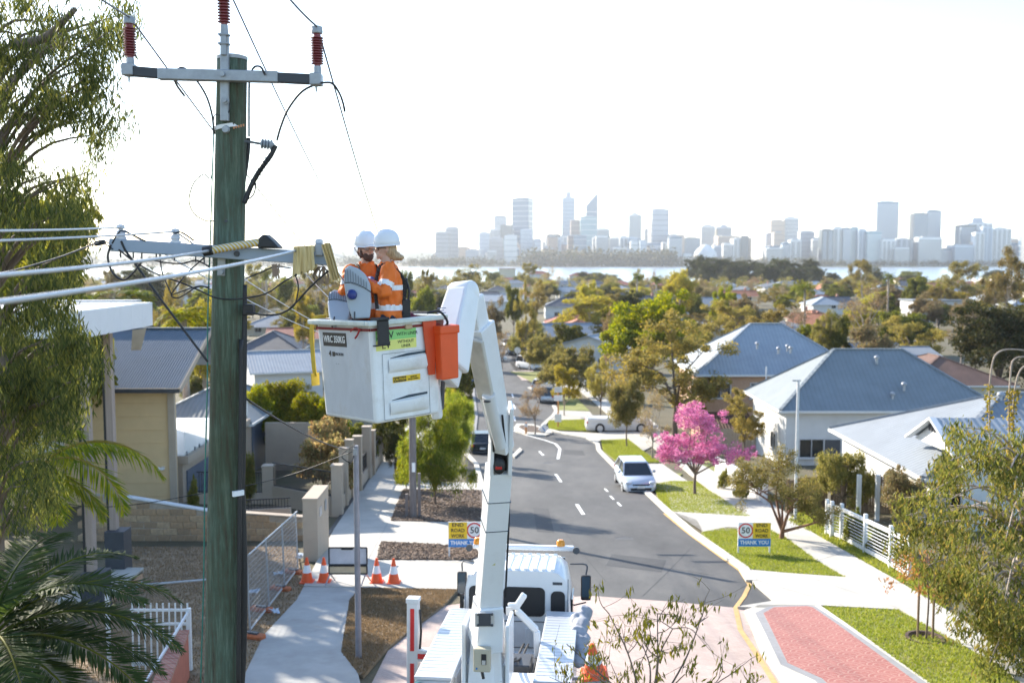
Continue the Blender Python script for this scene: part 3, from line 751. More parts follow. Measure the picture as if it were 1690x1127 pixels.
# trees of the far shore read as one wood
rg = np.random.default_rng(3)
cx, cyy, cz, cr = [], [], [], []
for a, b_, n_, t0, t1 in ((700, 1120, 240, 424, 434), (870, 1110, 220, 412, 430), (1120, 1350, 120, 424, 434), (1340, 1700, 200, 429, 436), (300, 720, 150, 422, 433), (0, 300, 60, 420, 432)):
    for k in range(n_):
        d = rg.uniform(2700, 2800); tp = rg.uniform(t0, t1); cx.append(XP(rg.uniform(a, b_), d)); cyy.append(d); zt = ZP(tp, d); cz.append(zt * .55 + Z(d) * .45); cr.append(max(3, (zt - Z(d)) * .5))
c = np.stack([cx, cyy, cz], 1); cr = np.array(cr); k = 60
ctr = np.repeat(c, k, 0) + rg.normal(0, 1, (len(c) * k, 3)) * np.repeat(cr, k)[:, None] * .5
s = np.repeat(cr, k)[:, None] * .16 * rg.uniform(.6, 1.4, (len(ctr), 1))
a = rg.normal(0, 1, (len(ctr), 3)); a /= np.linalg.norm(a, axis=1)[:, None]; b_ = np.cross(a, rg.normal(0, 1, (len(ctr), 3))); b_ /= np.linalg.norm(b_, axis=1)[:, None]
v = np.stack([ctr - a * s, ctr - b_ * s, ctr + a * s, ctr + b_ * s], 1).reshape(-1, 3)
tag(link('far_wood', fast_mesh('far_wood', v, np.arange(len(v)).reshape(-1, 4), LEAF['dark'])), kind='stuff')
# ---------------------------------------------------------------- trees
def rand_dirs(rg, n):
    a = rg.normal(0, 1, (n, 3)); return a / np.linalg.norm(a, axis=1)[:, None]
def leaf_quads(ctr, L, W, dr, rg, nrm=None):
    """one pointed leaf per centre, lying along dr"""
    n = len(ctr)
    b = np.cross(dr, rand_dirs(rg, n) if nrm is None else nrm); b /= (np.linalg.norm(b, axis=1)[:, None] + 1e-9)
    L = np.broadcast_to(np.asarray(L), (n,))[:, None] / 2; W = np.broadcast_to(np.asarray(W), (n,))[:, None] / 2
    v = np.stack([ctr - dr * L, ctr - b * W - dr * L * .1, ctr + dr * L, ctr + b * W - dr * L * .1], 1)
    return v.reshape(-1, 3)
def leafmesh(name, V, m):
    v = np.concatenate(V); return fast_mesh(name, v, np.arange(len(v)).reshape(-1, 4), m)
def skeleton(rg, h, w, th, r0, nl=6, sub=4, sub2=0, multi=1, up=.75, low=.0):
    segs, tips = [], []
    for q in range(multi):
        ph = rg.uniform(0, 6.28); off = .12 * w * (multi > 1)
        top = np.array([math.cos(ph) * off, math.sin(ph) * off, th])
        mid = top * .5 + np.array([rg.normal(0, .04 * th), rg.normal(0, .04 * th), 0])
        segs.append(([np.zeros(3) - [0, 0, .3], mid, top], [r0 * 1.15, r0 * .9, r0 * .75]))
        for i in range(nl):
            a = 6.283 * (i + rg.uniform(-.3, .3)) / nl + ph; u = rg.uniform(.45, .95); vz = rg.uniform(low, 1) ** up
            e = np.array([math.cos(a) * w / 2 * u * math.sqrt(max(.05, 1 - (vz * .9) ** 2)), math.sin(a) * w / 2 * u * math.sqrt(max(.05, 1 - (vz * .9) ** 2)), th + (h - th) * vz * .92])
            m1 = top * .6 + e * .4 + np.array([0, 0, (h - th) * .08]) + rg.normal(0, .05 * w, 3)
            segs.append(([top, m1, e], [r0 * .55, r0 * .36, r0 * .12])); tips.append(e)
            for j in range(sub):
                t = rg.uniform(.35, .95); s = m1 * (1 - t) + e * t; dv = rand_dirs(rg, 1)[0] * w * .22; dv[2] = abs(dv[2]) * .7
                e2 = s + dv; segs.append(([s, s + dv * .5 + rg.normal(0, .02 * w, 3), e2], [r0 * .2, r0 * .12, r0 * .05])); tips.append(e2)
                for k in range(sub2):
                    t2 = rg.uniform(.3, 1); s2 = s * (1 - t2) + e2 * t2; d2 = rand_dirs(rg, 1)[0] * w * .1; d2[2] = abs(d2[2])
                    segs.append(([s2, s2 + d2], [r0 * .06, r0 * .025])); tips.append(s2 + d2)
    return segs, np.array(tips)
def trunkmesh(name, segs, m, n=6):
    mb = MB()
    for pts, rr in segs: mb.tube([tuple(p) for p in pts], rr, n if rr[0] > .04 else 4, cap=False)
    me = bpy.data.meshes.new(name); me.from_pydata([tuple(p) for p in mb.v], [], mb.f); me.materials.append(m)
    me.polygons.foreach_set('use_smooth', [True] * len(me.polygons)); me.update(); return me
# kind: h, w, trunk, r0, limbs, sub, sub2, extra clumps, clump radius, leaves per clump, leaf L, W, droop, material, bark
KIND = {
 'dense': (8, 7, 1.4, .16, 8, 5, 0, 60, .75, 150, .30, .17, 0, 'dense', BARK), 'dark': (10, 9, 1.0, .25, 9, 6, 0, 110, .85, 130, .30, .13, .2, 'dark', BARK),
 'euc': (10, 9, 3.2, .2, 6, 5, 0, 14, .8, 190, .30, .10, .4, 'euc', BARKL), 'olive': (6, 7, 1.4, .18, 8, 5, 0, 40, .62, 210, .24, .09, .75, 'olive', BARK),
 'gold': (8, 8, 2.4, .2, 7, 5, 1, 8, .6, 190, .19, .09, .2, 'gold', BARK), 'lime': (9, 7, 2.0, .16, 8, 5, 0, 36, .7, 150, .26, .14, .1, 'lime', BARKL),
 'rich': (8, 10, 1.5, .22, 9, 5, 0, 130, .75, 260, .22, .14, 0, 'rich', BARK), 'bare': (9, 8, 2.2, .2, 7, 6, 5, 0, .5, 16, .22, .08, .2, 'bare', BARKL),
 'brown': (5, 7, .8, .12, 8, 5, 2, 30, .6, 100, .22, .11, .1, 'brown', BARK), 'bush': (2.2, 3, .2, .06, 8, 4, 0, 34, .38, 150, .14, .08, 0, 'shrub', BARK),
 'hedge': (2.2, 2.6, .2, .06, 8, 4, 0, 50, .34, 170, .12, .07, 0, 'rich', BARK), 'bronze': (2.6, 2.6, .3, .04, 7, 4, 1, 10, .35, 90, .13, .08, 0, 'bronze', BARK),
}
PROTO = {}
def proto(kind, seed):
    if (kind, seed) in PROTO: return PROTO[(kind, seed)]
    h, w, th, r0, nl, sub, sub2, ex, cr, npl, L, W, droop, lm, bk = KIND[kind]
    rg = np.random.default_rng(seed * 31 + len(kind))
    segs, tips = skeleton(rg, h, w, th, r0, nl, sub, sub2)
    if ex:
        d = rand_dirs(rg, ex); d[:, 2] = np.abs(d[:, 2]) * 1.0 - .25; u = rg.uniform(.55, .98, (ex, 1))
        e = d * u * [w / 2, w / 2, (h - th) * .62] + [0, 0, th + (h - th) * .36]; e[:, 2] = np.minimum(e[:, 2], h)
        tips = np.concatenate([tips, e])
    tips[:, 2] = np.maximum(tips[:, 2], th * .55)
    n = len(tips) * npl
    rc = np.repeat(rg.uniform(.6, 1.35, len(tips)) * cr, npl)[:, None]
    q = rand_dirs(rg, n) * (rg.uniform(0, 1, (n, 1)) ** .45) * rc; q[:, 2] *= .75
    ctr = np.repeat(tips, npl, 0) + q
    dr = rand_dirs(rg, n) + q / rc * .6; dr[:, 2] -= droop * 2; dr /= np.linalg.norm(dr, axis=1)[:, None]
    if droop > .3: ctr[:, 2] -= rg.uniform(0, droop * 1.1, n) * rc[:, 0]
    s = rg.uniform(.65, 1.35, n)
    V = [leaf_quads(ctr, L * s, W * s, dr, rg)]
    PROTO[(kind, seed)] = (trunkmesh(kind + '_trunk', segs, bk), leafmesh(kind + '_crown', V, LEAF[lm]), h, w)
    return PROTO[(kind, seed)]
TRND = random.Random(5)
def tree(kind, x, y, h, w, label, group=None, seed=None, name=None):
    tm, cm, h0, w0 = proto(kind, seed if seed is not None else TRND.randint(1, 2))
    nm = name or ('shrub' if kind in ('bush', 'hedge', 'bronze') else 'tree')
    t = thing(nm, label, nm, (x, y, Z(y)), TRND.uniform(0, 6.28), group)
    t.scale = (w / w0, w / w0, h / h0)
    link('trunk', tm, t); link('crown', cm, t); return t
def ptree(kind, px, d, top, wpx, label, group=None, **k):
    h = max(1.0, ZP(top, d) - Z(d)); return tree(kind, XP(px, d), d, h, wpx / F_PX * d, label, group, **k)
def frond(V, rg, base, az, el, L, curl, nleaf, ll, lw, droop=.5, spine=None, mb=None, r=.02):
    """arching palm frond with two rows of leaflets; its midrib goes into mb"""
    pts = []; p = np.array(base, float); e = el; n = 12
    for i in range(n + 1):
        pts.append(p.copy()); p = p + np.array([math.cos(az) * math.cos(e), math.sin(az) * math.cos(e), math.sin(e)]) * (L / n); e -= curl / n
    pts = np.array(pts)
    if mb is not None: mb.tube([tuple(q) for q in pts], list(np.linspace(r, r * .25, n + 1)), 5, cap=False)
    t = np.linspace(.12, .995, nleaf); f = t * n; i = np.minimum(f.astype(int), n - 1); u = (f - i)[:, None]
    pos = pts[i] * (1 - u) + pts[i + 1] * u; tan = pts[i + 1] - pts[i]; tan /= np.linalg.norm(tan, axis=1)[:, None]
    side = np.cross(tan, [0, 0, 1.0]); side /= np.linalg.norm(side, axis=1)[:, None] + 1e-9; upv = np.cross(side, tan)
    for s in (-1, 1):
        l = ll * np.sin(np.pi * (t * .82 + .16)) ** .6 * rg.uniform(.85, 1.1, nleaf)
        d = side * s * .8 + tan * .55 + upv * .25 - np.array([0, 0, droop]) * rg.uniform(.6, 1.3, (nleaf, 1)); d += rg.normal(0, .07, d.shape); d /= np.linalg.norm(d, axis=1)[:, None]
        V.append(leaf_quads(pos + d * l[:, None] / 2, l, lw, d, rg, nrm=upv + rg.normal(0, .25, d.shape)))
def palm(name, label, x, y, th, L, n, lm, ll=.4, lw=.035, nleaf=34, curl=1.9, droop=.5, r=.16, seed=1, group=None, z0=None, elmin=-.3, az0=None):
    rg = np.random.default_rng(seed); t = thing(name, label, 'palm tree', (x, y, Z(y)), 0, group); V = []; mb = MB()
    for k in range(n):
        frond(V, rg, (0, 0, th), 2.4 * k + rg.uniform(-.2, .2), rg.uniform(elmin, 1.35), L * rg.uniform(.85, 1.1), curl * rg.uniform(.7, 1.2), nleaf, ll, lw, droop, mb=mb)
    link('frond_leaflets', leafmesh('fronds', V, LEAF[lm]), t); mb.build('frond_stems', LEAF['lime'] if lm != 'date' else BARKL, t, smooth='all')
    tb = MB(); tb.tube([(0, 0, -.3), (.05, 0, th * .5), (0, 0, th)], [r * 1.2, r, r * .9], 10); tb.build('trunk', BARKL, t, smooth='all'); return t

# ---------------------------------------------------------------- houses
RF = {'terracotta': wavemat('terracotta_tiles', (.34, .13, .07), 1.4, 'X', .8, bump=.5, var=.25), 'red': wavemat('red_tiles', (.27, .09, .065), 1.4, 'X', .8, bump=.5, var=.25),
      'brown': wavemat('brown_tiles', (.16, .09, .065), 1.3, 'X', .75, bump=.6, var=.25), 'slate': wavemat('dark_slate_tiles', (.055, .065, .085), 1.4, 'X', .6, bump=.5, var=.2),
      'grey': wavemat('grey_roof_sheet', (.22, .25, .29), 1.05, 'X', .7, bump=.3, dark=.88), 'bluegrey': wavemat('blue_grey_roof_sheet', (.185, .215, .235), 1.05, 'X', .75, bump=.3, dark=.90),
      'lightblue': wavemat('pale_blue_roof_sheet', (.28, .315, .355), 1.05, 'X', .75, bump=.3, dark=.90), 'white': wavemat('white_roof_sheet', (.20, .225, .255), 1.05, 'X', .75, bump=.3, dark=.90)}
WL = {'white': WALLW, 'cream': WALLC, 'brick': BRICKR, 'red': BRICKD, 'beige': RENDER}
TRIM = mat('roof_trim', (.62, .62, .60), .5, var=.04)
WINF = mat('window_frame', (.55, .55, .55), .5, var=.03)
def add_window(par, c, n_, w, h, fr=WINF, gl=GLASS):
    """window box proud of a wall: c centre on the wall, n_ outward unit normal"""
    n_ = Vector(n_); a = Vector((-n_.y, n_.x, 0)); M = Matrix((a, n_, Vector((0, 0, 1)))).transposed()
    m = MB(); c = Vector(c); th = .07
    for x, z, ww, hh in ((0, h / 2, w + th * 2, th), (0, -h / 2, w + th * 2, th), (-w / 2 - th / 2, 0, th, h - th), (w / 2 + th / 2, 0, th, h - th), (0, 0, th * .6, h - th)):
        m.box(c + M @ Vector((x, .04, z)), (ww, .09, hh), M)
    o = m.build('window', fr, par)
    MB().box(c + M @ Vector((0, .01, 0)), (w, .03, h - th), M).build('pane', gl, o)
    MB().box(c + M @ Vector((0, .09, -h / 2 - .06)), (w + .3, .18, .06), M).build('sill', fr, o)
def roofparts(t, w, d, ez, rise, oh, kind, rm, ridge=None):
    """roof of sheet thickness .12 over a w x d plan, eave height ez; its own gutter and ridge caps"""
    W_, D_ = w / 2 + oh, d / 2 + oh; m = MB(); ez2 = ez - rise * oh / (min(w, d) / 2)
    if kind == 'hip':
        rl = max(.2, (w - d) / 2) if w >= d else 0; rd = max(.2, (d - w) / 2) if d > w else 0
        A, B = Vector((-rl, -rd, ez + rise)), Vector((rl, rd, ez + rise)); c = [Vector((-W_, -D_, ez2)), Vector((W_, -D_, ez2)), Vector((W_, D_, ez2)), Vector((-W_, D_, ez2))]
        faces = [[c[0], c[1], B, A], [c[1], c[2], B], [c[2], c[3], A, B], [c[3], c[0], A]] if w >= d else [[c[0], c[1], A], [c[1], c[2], B, A], [c[2], c[3], B], [c[3], c[0], A, B]]
        hips = [(c[0], A), (c[1], B if w >= d else A), (c[2], B), (c[3], A if w >= d else B), (A, B)]
    elif kind == 'gable':
        A, B = Vector((-W_, 0, ez + rise)), Vector((W_, 0, ez + rise)); c = [Vector((-W_, -D_, ez2)), Vector((W_, -D_, ez2)), Vector((W_, D_, ez2)), Vector((-W_, D_, ez2))]
        faces = [[c[0], c[1], B, A], [c[2], c[3], A, B]]; hips = [(A, B)]
    else:
        m.box((0, 0, ez + .15), (2 * W_, 2 * D_, .3)); faces = []; hips = []
    for f in faces:
        m.poly(f); m.poly([p - Vector((0, 0, .12)) for p in f][::-1])
        for i in range(len(f)):
            p, q = f[i], f[(i + 1) % len(f)]; m.poly([p, q, q - Vector((0, 0, .12)), p - Vector((0, 0, .12))])
    r = m.build('roof', rm, t)
    if hips:
        q = MB()
        for a, b in hips: q.bar(a + Vector((0, 0, .03)), b + Vector((0, 0, .03)), .22, .1)
        q.build('ridge_cap', rm, r)
        g = MB(); z = ez2 - .1
        g.bar((-W_, -D_ - .06, z), (W_, -D_ - .06, z), .12, .14); g.bar((-W_, D_ + .06, z), (W_, D_ + .06, z), .12, .14)
        if kind == 'hip':
            g.bar((-W_ - .06, -D_, z), (-W_ - .06, D_, z), .12, .14); g.bar((W_ + .06, -D_, z), (W_ + .06, D_, z), .12, .14)
        g.build('gutter', TRIM, t)
    return r
def house(label, x, y, w, d, top, kind='hip', roof='terracotta', wall='cream', yaw=0, pitch=.42, oh=.5, group=None, chim=False, nwin=3, base=None, win=True):
    z0 = Z(y) if base is None else base; H = max(3.0, top - z0)
    rise = min(pitch * min(w, d) / 2, H - 2.3) if kind != 'flat' else 0; ez = H - rise - (.3 if kind == 'flat' else 0)
    t = thing('house', label, 'house', (x, y, z0), yaw, group)
    m = MB(); m.box((0, 0, (ez - .1) / 2 - 1.2), (w, d, ez - .1 + 2.4))
    if kind == 'gable':
        for s in (-1, 1): m.prism([(-d / 2, ez - .1), (d / 2, ez - .1), (0, ez + rise - .12)], s * w / 2 - (.12 if s > 0 else 0), s * w / 2 + (.12 if s < 0 else 0), Matrix(((0, 0, 1, 0), (1, 0, 0, 0), (0, 1, 0, 0), (0, 0, 0, 1))))
    m.build('wall', WL[wall], t)
    r = roofparts(t, w, d, ez, rise, oh, kind, RF[roof])
    if win:
        for fl in range(1 if ez < 4.6 else 2):
            zc = 1.5 + fl * 2.8
            if zc + .7 > ez: continue
            for k in range(nwin):
                add_window(t, (-w / 2 + w * (k + .5) / nwin, -d / 2, zc), (0, -1, 0), min(1.5, w / nwin * .5), 1.2)
            for s in (-1, 1):
                add_window(t, (s * w / 2, -d * .18, zc), (s, 0, 0), min(1.2, d * .25), 1.1)
    if chim:
        c = MB(); c.box((w * .22, d * .1, ez + rise * .9), (.7, .7, 1.9)); c.box((w * .22, d * .1, ez + rise * .9 + 1.0), (.85, .85, .14)); c.build('chimney', BRICKD, r)
    return t
def phouse(label, px, d, wpx, top, dep=10, **k):
    ht = k.pop('ht', 5.4)                     # stand it where a house of its height shows its ridge at that line
    ds = np.linspace(70, 850, 1600); e = np.abs(np.interp(ds, KY, [q[1] for q in KN]) - ht - (top - 427) / F_PX * ds); d = float(ds[int(np.argmin(e))]) - dep / 2
    return house(label, XP(px, d), d + dep / 2, wpx / F_PX * d, dep, ZP(top, d + dep / 2), **k)
PH = phouse
PH('far house with red tile roof and pale wall under the big dark trees', 1252, 380, 56, 451, roof='red', wall='white', dep=14)
PH('far pale house with dark hip roof left of the red tiled far house', 1187, 370, 66, 453, roof='slate', wall='white', dep=13)
PH('far pale house with dark hip roof right of the red tiled far house', 1300, 375, 40, 457, roof='slate', wall='white', dep=12)
PH('white flat roofed box house left of the dark palm', 1305, 250, 32, 478, kind='flat', wall='white', dep=8)
PH('house with long terracotta roof in front of the river reach', 1374, 280, 56, 467, roof='terracotta', wall='cream', dep=14)
PH('terracotta gabled house with small white gable and chimney', 1340, 150, 46, 517, kind='gable', roof='terracotta', wall='red', yaw=R(-35), chim=True, pitch=.7, dep=7)
PH('white modern house with flat white roof among bare branches', 1552, 190, 88, 494, kind='flat', wall='white', roof='white', dep=10, nwin=5, ht=6.5)
for i, (px, w) in enumerate(((1618, 34), (1650, 34), (1682, 34))):
    h = PH('terrace house with red roof and white parapets, %s one of the row' % ('left hand', 'middle', 'right hand')[i], px, 250, w, 464, kind='gable', roof='red', wall='white', dep=11, yaw=R(0))
    m = MB(); ww = w / F_PX * 250
    for s in (-1, 1): m.prism([(-6.2, 2), (6.2, 2), (6.2, 4.4), (0, 7.2), (-6.2, 4.4)], s * ww / 2 - .2, s * ww / 2 + .2, Matrix(((0, 0, 1, 0), (1, 0, 0, 0), (0, 1, 0, 1.0), (0, 0, 0, 1))))
    m.build('parapet', WALLW, h)
PH('house with dark slate hip roof behind the tall bare tree', 1480, 210, 62, 478, roof='slate', wall='cream', dep=12)
PH('cream two storey flat block above the dark trees by the river', 837, 420, 27, 443, kind='flat', wall='cream', dep=10, nwin=4, ht=9)
PH('row of far white houses with red roofs right of the cream block', 890, 430, 34, 447, roof='red', wall='white', dep=12)
PH('far white house with red roof near the river edge', 960, 460, 40, 450, roof='red', wall='white', dep=12)
PH('wide cream house with dark blue hip roof behind the boom elbow', 808, 196, 74, 481, roof='slate', wall='cream', dep=13, nwin=4)
PH('low wing with dark blue hip roof left of the boom elbow', 735, 200, 74, 482, roof='slate', wall='cream', dep=11)
PH('pale house with shining light metal roof among the mid trees', 935, 300, 46, 463, kind='gable', roof='white', wall='white', dep=12, yaw=R(25))
PH('small house with steep dark gable beside the lime green tree', 1005, 280, 36, 458, kind='gable', roof='slate', wall='white', dep=9, yaw=R(70), pitch=.9)
PH('house with pale skillion roof below the steep dark gable', 1000, 270, 32, 470, kind='gable', roof='white', wall='white', dep=10, yaw=R(10))
PH('house with dull red hip roof right of the rich green tree', 1183, 165, 60, 495, roof='red', wall='cream', dep=13)
PH('white weatherboard house with pale metal roof behind the street trees', 988, 110, 46, 552, kind='gable', roof='lightblue', wall='white', dep=12, yaw=R(60), pitch=.8)
PH('small orange roofed house end peeping over the dark hedge', 955, 150, 40, 527, roof='terracotta', wall='white', dep=9)
PH('long low house with pink brown roof beyond the street trees', 1110, 330, 60, 466, roof='terracotta', wall='beige', dep=12)
PH('house with brown tile hip roof behind the blue grey roof', 1590, 80, 170, 586, roof='brown', wall='cream', dep=13, nwin=4)
PH('white rendered house peeping over the blue grey roof ridge', 1465, 105, 70, 566, roof='white', wall='white', dep=9, kind='gable')
PH('small white shed roof beyond the brown tiled house', 1530, 110, 40, 572, roof='white', wall='white', dep=7, kind='gable')
# left-hand side
PH('white house with dark slate tile roof left of the bucket', 436, 80, 100, 546, roof='slate', wall='white', dep=11, pitch=.5, yaw=R(3))
PH('plain white rendered house partly behind the bucket', 482, 92, 96, 541, kind='gable', roof='red', wall='white', dep=9, pitch=.3, yaw=R(8))
PH('house with wide grey blue hip roof behind the white house', 475, 118, 150, 513, roof='grey', wall='cream', dep=15, pitch=.45)
PH('house with dark blue grey gables in the left middle distance', 455, 160, 110, 482, kind='gable', roof='bluegrey', wall='cream', dep=14, pitch=.7, yaw=R(30))
PH('far house with dull red roof above the dark blue gables', 430, 230, 90, 466, roof='red', wall='cream', dep=13)
PH('far house with pale blue roof left of the timber pole', 275, 190, 70, 467, roof='lightblue', wall='white', dep=13)
PH('far house with red roof left of the timber pole', 310, 250, 60, 458, roof='red', wall='cream', dep=13)
PH('small grey roofed far house between wire loops', 320, 160, 40, 480, roof='grey', wall='white', dep=9)
PH('house with pale metal roof behind the workers', 700, 105, 60, 497, roof='lightblue', wall='cream', dep=10)
PH('pale blue roofed house above the clipped hedge trees', 447, 62, 112, 579, kind='gable', roof='lightblue', wall='white', dep=9, yaw=R(20), ht=6.2)
rnd = random.Random(21)
styles = [('terracotta', 'cream', 'distant house with terracotta roof among the trees'), ('slate', 'white', 'distant house with dark roof among the trees'), ('white', 'white', 'distant house with white metal roof among the trees'),
          ('red', 'cream', 'distant house with red roof among the trees'), ('grey', 'cream', 'distant house with grey roof among the trees'), ('lightblue', 'white', 'distant house with pale blue roof among the trees')]
SPOTS = []
for i in range(115):
    for _ in range(40):
        y = (170 if i < 55 else 290) * (780 / (170 if i < 55 else 290)) ** rnd.random(); px = rnd.uniform(-40, 1730); x = XP(px, y)
        if any((x - a) ** 2 + (y - b) ** 2 < 26 ** 2 for a, b in SPOTS): continue
        if abs(x + .012 * y) < 9 + .02 * y and y < 330: continue
        if y < 330 and 230 < px < 560: continue
        break
    SPOTS.append((x, y)); rf, wl, lb = rnd.choice(styles)
    house(lb, x, y, rnd.uniform(11, 17), rnd.uniform(9, 12), Z(y) + (rnd.uniform(4.2, 5.2) if y < 290 else rnd.uniform(5.2, 7.4)), rnd.choice(['hip', 'hip', 'gable']), rf, wl, yaw=rnd.choice([0, 0, R(90), R(8), R(-12)]), group=lb.replace('house', 'houses'), nwin=2, chim=rnd.random() < .25, win=y < 420)

# ---------------------------------------------------------------- trees of the suburb
PT = ptree
L_ = [('dark', 242, 300, 433, 100, 'broad grey green tree on the left rise, behind the wire loops'), ('euc', 187, 260, 441, 44, 'slim pale gum left of the broad grey green tree'), ('euc', 300, 280, 446, 40, 'small gum close behind the wire loops by the pole'),
 ('gold', 275, 95, 482, 52, 'golden shrubby tree behind the white fascia'), ('lime', 335, 90, 489, 56, 'yellow green tree just left of the timber pole'), ('dense', 165, 80, 484, 60, 'green bushy tree behind the white fascia, left'),
 ('euc', 430, 300, 432, 70, 'tall hazy gum right of the timber pole'), ('dense', 480, 270, 446, 50, 'bushy tree under the yellow insulating cover'), ('euc', 520, 240, 444, 60, 'olive gum left of the grey lamp heads'), ('lime', 500, 150, 478, 40, 'pale leafy tree between the left roofs and the bucket'),
 ('gold', 540, 330, 450, 50, 'tan tree just left of the workers'), ('euc', 775, 400, 430, 72, 'big dark gum directly above the boom elbow'), ('euc', 875, 500, 432, 40, 'dark rounded gum above the red far roofs'), ('bare', 906, 500, 439, 44, 'brownish bare tree by the river edge'),
 ('euc', 707, 260, 441, 34, 'upright gum right of the workers'), ('dense', 697, 195, 457, 46, 'rounded green tree right of the workers, below the upright gum'), ('dense', 668, 280, 440, 30, 'tree just behind the front worker'),
 ('dense', 848, 230, 459, 30, 'dense tree right of the dark blue roof'), ('gold', 885, 260, 470, 44, 'tan tree in the middle of the suburb'), ('gold', 867, 150, 478, 42, 'dark ochre tree right of the cream house'), ('brown', 811, 172, 507, 48, 'low brown bush below the cream house'),
 ('olive', 872, 165, 527, 66, 'farthest of the grey green pepper trees by the road bend'), ('olive', 900, 140, 543, 84, 'middle pepper tree of the grey green group by the road'), ('olive', 940, 112, 566, 96, 'nearest and broadest pepper tree beside the white van'),
 ('dense', 940, 165, 524, 64, 'dark green hedge tree behind the pepper trees'), ('lime', 932, 96, 601, 50, 'pale airy tree beside the dark wheelie bin'), ('gold', 993, 92, 588, 52, 'dark ochre bush left of the white gateposts'),
 ('rich', 1076, 122, 486, 182, 'big bright green rounded tree in the middle of the right side'), ('gold', 1118, 78, 536, 215, 'large spreading golden brown tree over the verge, with forked trunk'), ('bare', 1010, 125, 500, 46, 'bare grey tree left of the bright green tree'),
 ('euc', 1170, 95, 545, 120, 'loose olive tree in front of the brick house'), ('bare', 1080, 66, 640, 62, 'thin half bare street tree right of the parked utility'),
 ('dark', 1655, 122, 486, 165, 'huge very dark tree at the right edge'), ('gold', 1502, 130, 524, 120, 'spreading golden tree with bare limbs behind the brown tiles'), ('bare', 1430, 172, 462, 88, 'tall bare grey tree right of the terracotta gable'),
 ('euc', 1421, 400, 426, 62, 'olive rounded gum in front of the river reach'), ('dense', 1512, 300, 445, 44, 'dense green tree before the bright river reach'), ('euc', 1592, 330, 428, 76, 'gum with flat crown near the terrace houses'),
 ('euc', 1662, 240, 393, 84, 'tallest gum at the right, rising before the towers'), ('gold', 1272, 150, 503, 84, 'tan tree behind the pale blue hip roof'), ('bare', 1310, 160, 506, 66, 'bare tree left of the terracotta gable'), ('brown', 1232, 190, 492, 70, 'purplish brown tree right of the dull red roof'),
 ('rich', 1196, 215, 476, 56, 'flat topped green tree below the pale far houses'), ('lime', 1120, 260, 437, 70, 'large lime green tree in the middle distance'), ('lime', 972, 240, 456, 34, 'small lime green tree beside the shining roof'), ('dark', 1041, 230, 474, 56, 'dark dome of a tree below the steep dark gable'),
 ('euc', 1052, 420, 438, 30, 'hazy gum standing before the central river reach'), ('bare', 1075, 430, 443, 24, 'brown hazy tree before the central river reach'), ('dense', 1380, 130, 510, 50, 'green bush right of the terracotta gable'), ('brown', 1440, 120, 535, 80, 'brown scrubby tree behind the blue grey roof'),
 ('euc', 1365, 130, 500, 60, 'grey green tree behind the terracotta chimney'), ('dense', 1460, 260, 470, 40, 'green shrubby tree at the end of the slate roof'), ('euc', 1550, 260, 470, 60, 'low olive trees left of the terrace houses'), ('bare', 1590, 150, 505, 60, 'bare tree in front of the flat white house'),
 ('dense', 790, 120, 562, 36, 'green street tree left of the boom'), ('acacia' if 0 else 'lime', 738, 66, 640, 40, 'light green street tree between bucket and boom'), ('dense', 770, 150, 520, 40, 'green tree behind the orange pouch'), ('euc', 560, 180, 470, 50, 'olive tree behind the grey lamp heads'),
 ('gold', 640, 150, 480, 60, 'tan tree hidden low behind the workers'), ('dense', 670, 120, 505, 50, 'green tree right behind the bucket rim')]
for k, px, d, tp, w, lb in L_: PT(k, px, d, tp, w, lb)
for px, d, tp, w in ((1190, 760, 421, 62), (1150, 770, 418, 44), (1237, 750, 427, 70), (1290, 740, 423, 60), (1330, 730, 425, 50), (1265, 700, 432, 50), (1212, 720, 431, 50), (1345, 700, 437, 40), (1165, 700, 428, 40), (1310, 680, 437, 50)):
    rank = sorted((1190, 1150, 1237, 1290, 1330, 1265, 1212, 1345, 1165, 1310)).index(px)
    PT('dark', px, d, tp, w, '%s tree from the left in the dark belt on the near river bank' % ('first', 'second', 'third', 'fourth', 'fifth', 'sixth', 'seventh', 'eighth', 'ninth', 'tenth')[rank], group='belt of dark trees on the near bank')
rnd = random.Random(13)
for i in range(22):
    px = rnd.uniform(600, 1010) if i < 12 else rnd.uniform(1360, 1700); d = rnd.uniform(620, 840)
    PT(rnd.choice(['euc', 'dense', 'dark']), px, d, rnd.uniform(443, 457), rnd.uniform(24, 48), 'hazy tree along the near river bank, breaking the bright water', group='hazy trees along the near river bank')
rnd = random.Random(8); kinds = ['euc', 'dense', 'gold', 'olive', 'brown', 'bare', 'lime', 'dark', 'euc', 'dense', 'rich']
LBL = {'euc': 'distant olive gum scattered among the roofs', 'dense': 'distant dense green tree scattered among the roofs', 'gold': 'distant golden tree scattered among the roofs', 'olive': 'distant grey green rounded tree among the roofs', 'brown': 'distant brown scrubby tree among the roofs',
       'bare': 'distant bare tree scattered among the roofs', 'lime': 'distant lime green tree among the roofs', 'dark': 'distant very dark tree among the roofs', 'rich': 'distant bright green tree among the roofs'}
for i in range(215):
    for _ in range(30):
        y = 140 * (560 / 140) ** (rnd.random() ** .7); px = rnd.uniform(-60, 1760); x = XP(px, y)
        if any((x - a) ** 2 + (y - b) ** 2 < 100 for a, b in SPOTS): continue
        if abs(x + .012 * y) < 8 + .03 * y and y < 330: continue
        if px < 620 and y < 170: continue
        break
    k = rnd.choice(kinds); h = rnd.uniform(5.5, 10.5)
    tree(k, x, y, h, h * rnd.uniform(.95, 1.35), LBL[k], group=LBL[k].replace('tree', 'trees').replace('gum', 'gums'))
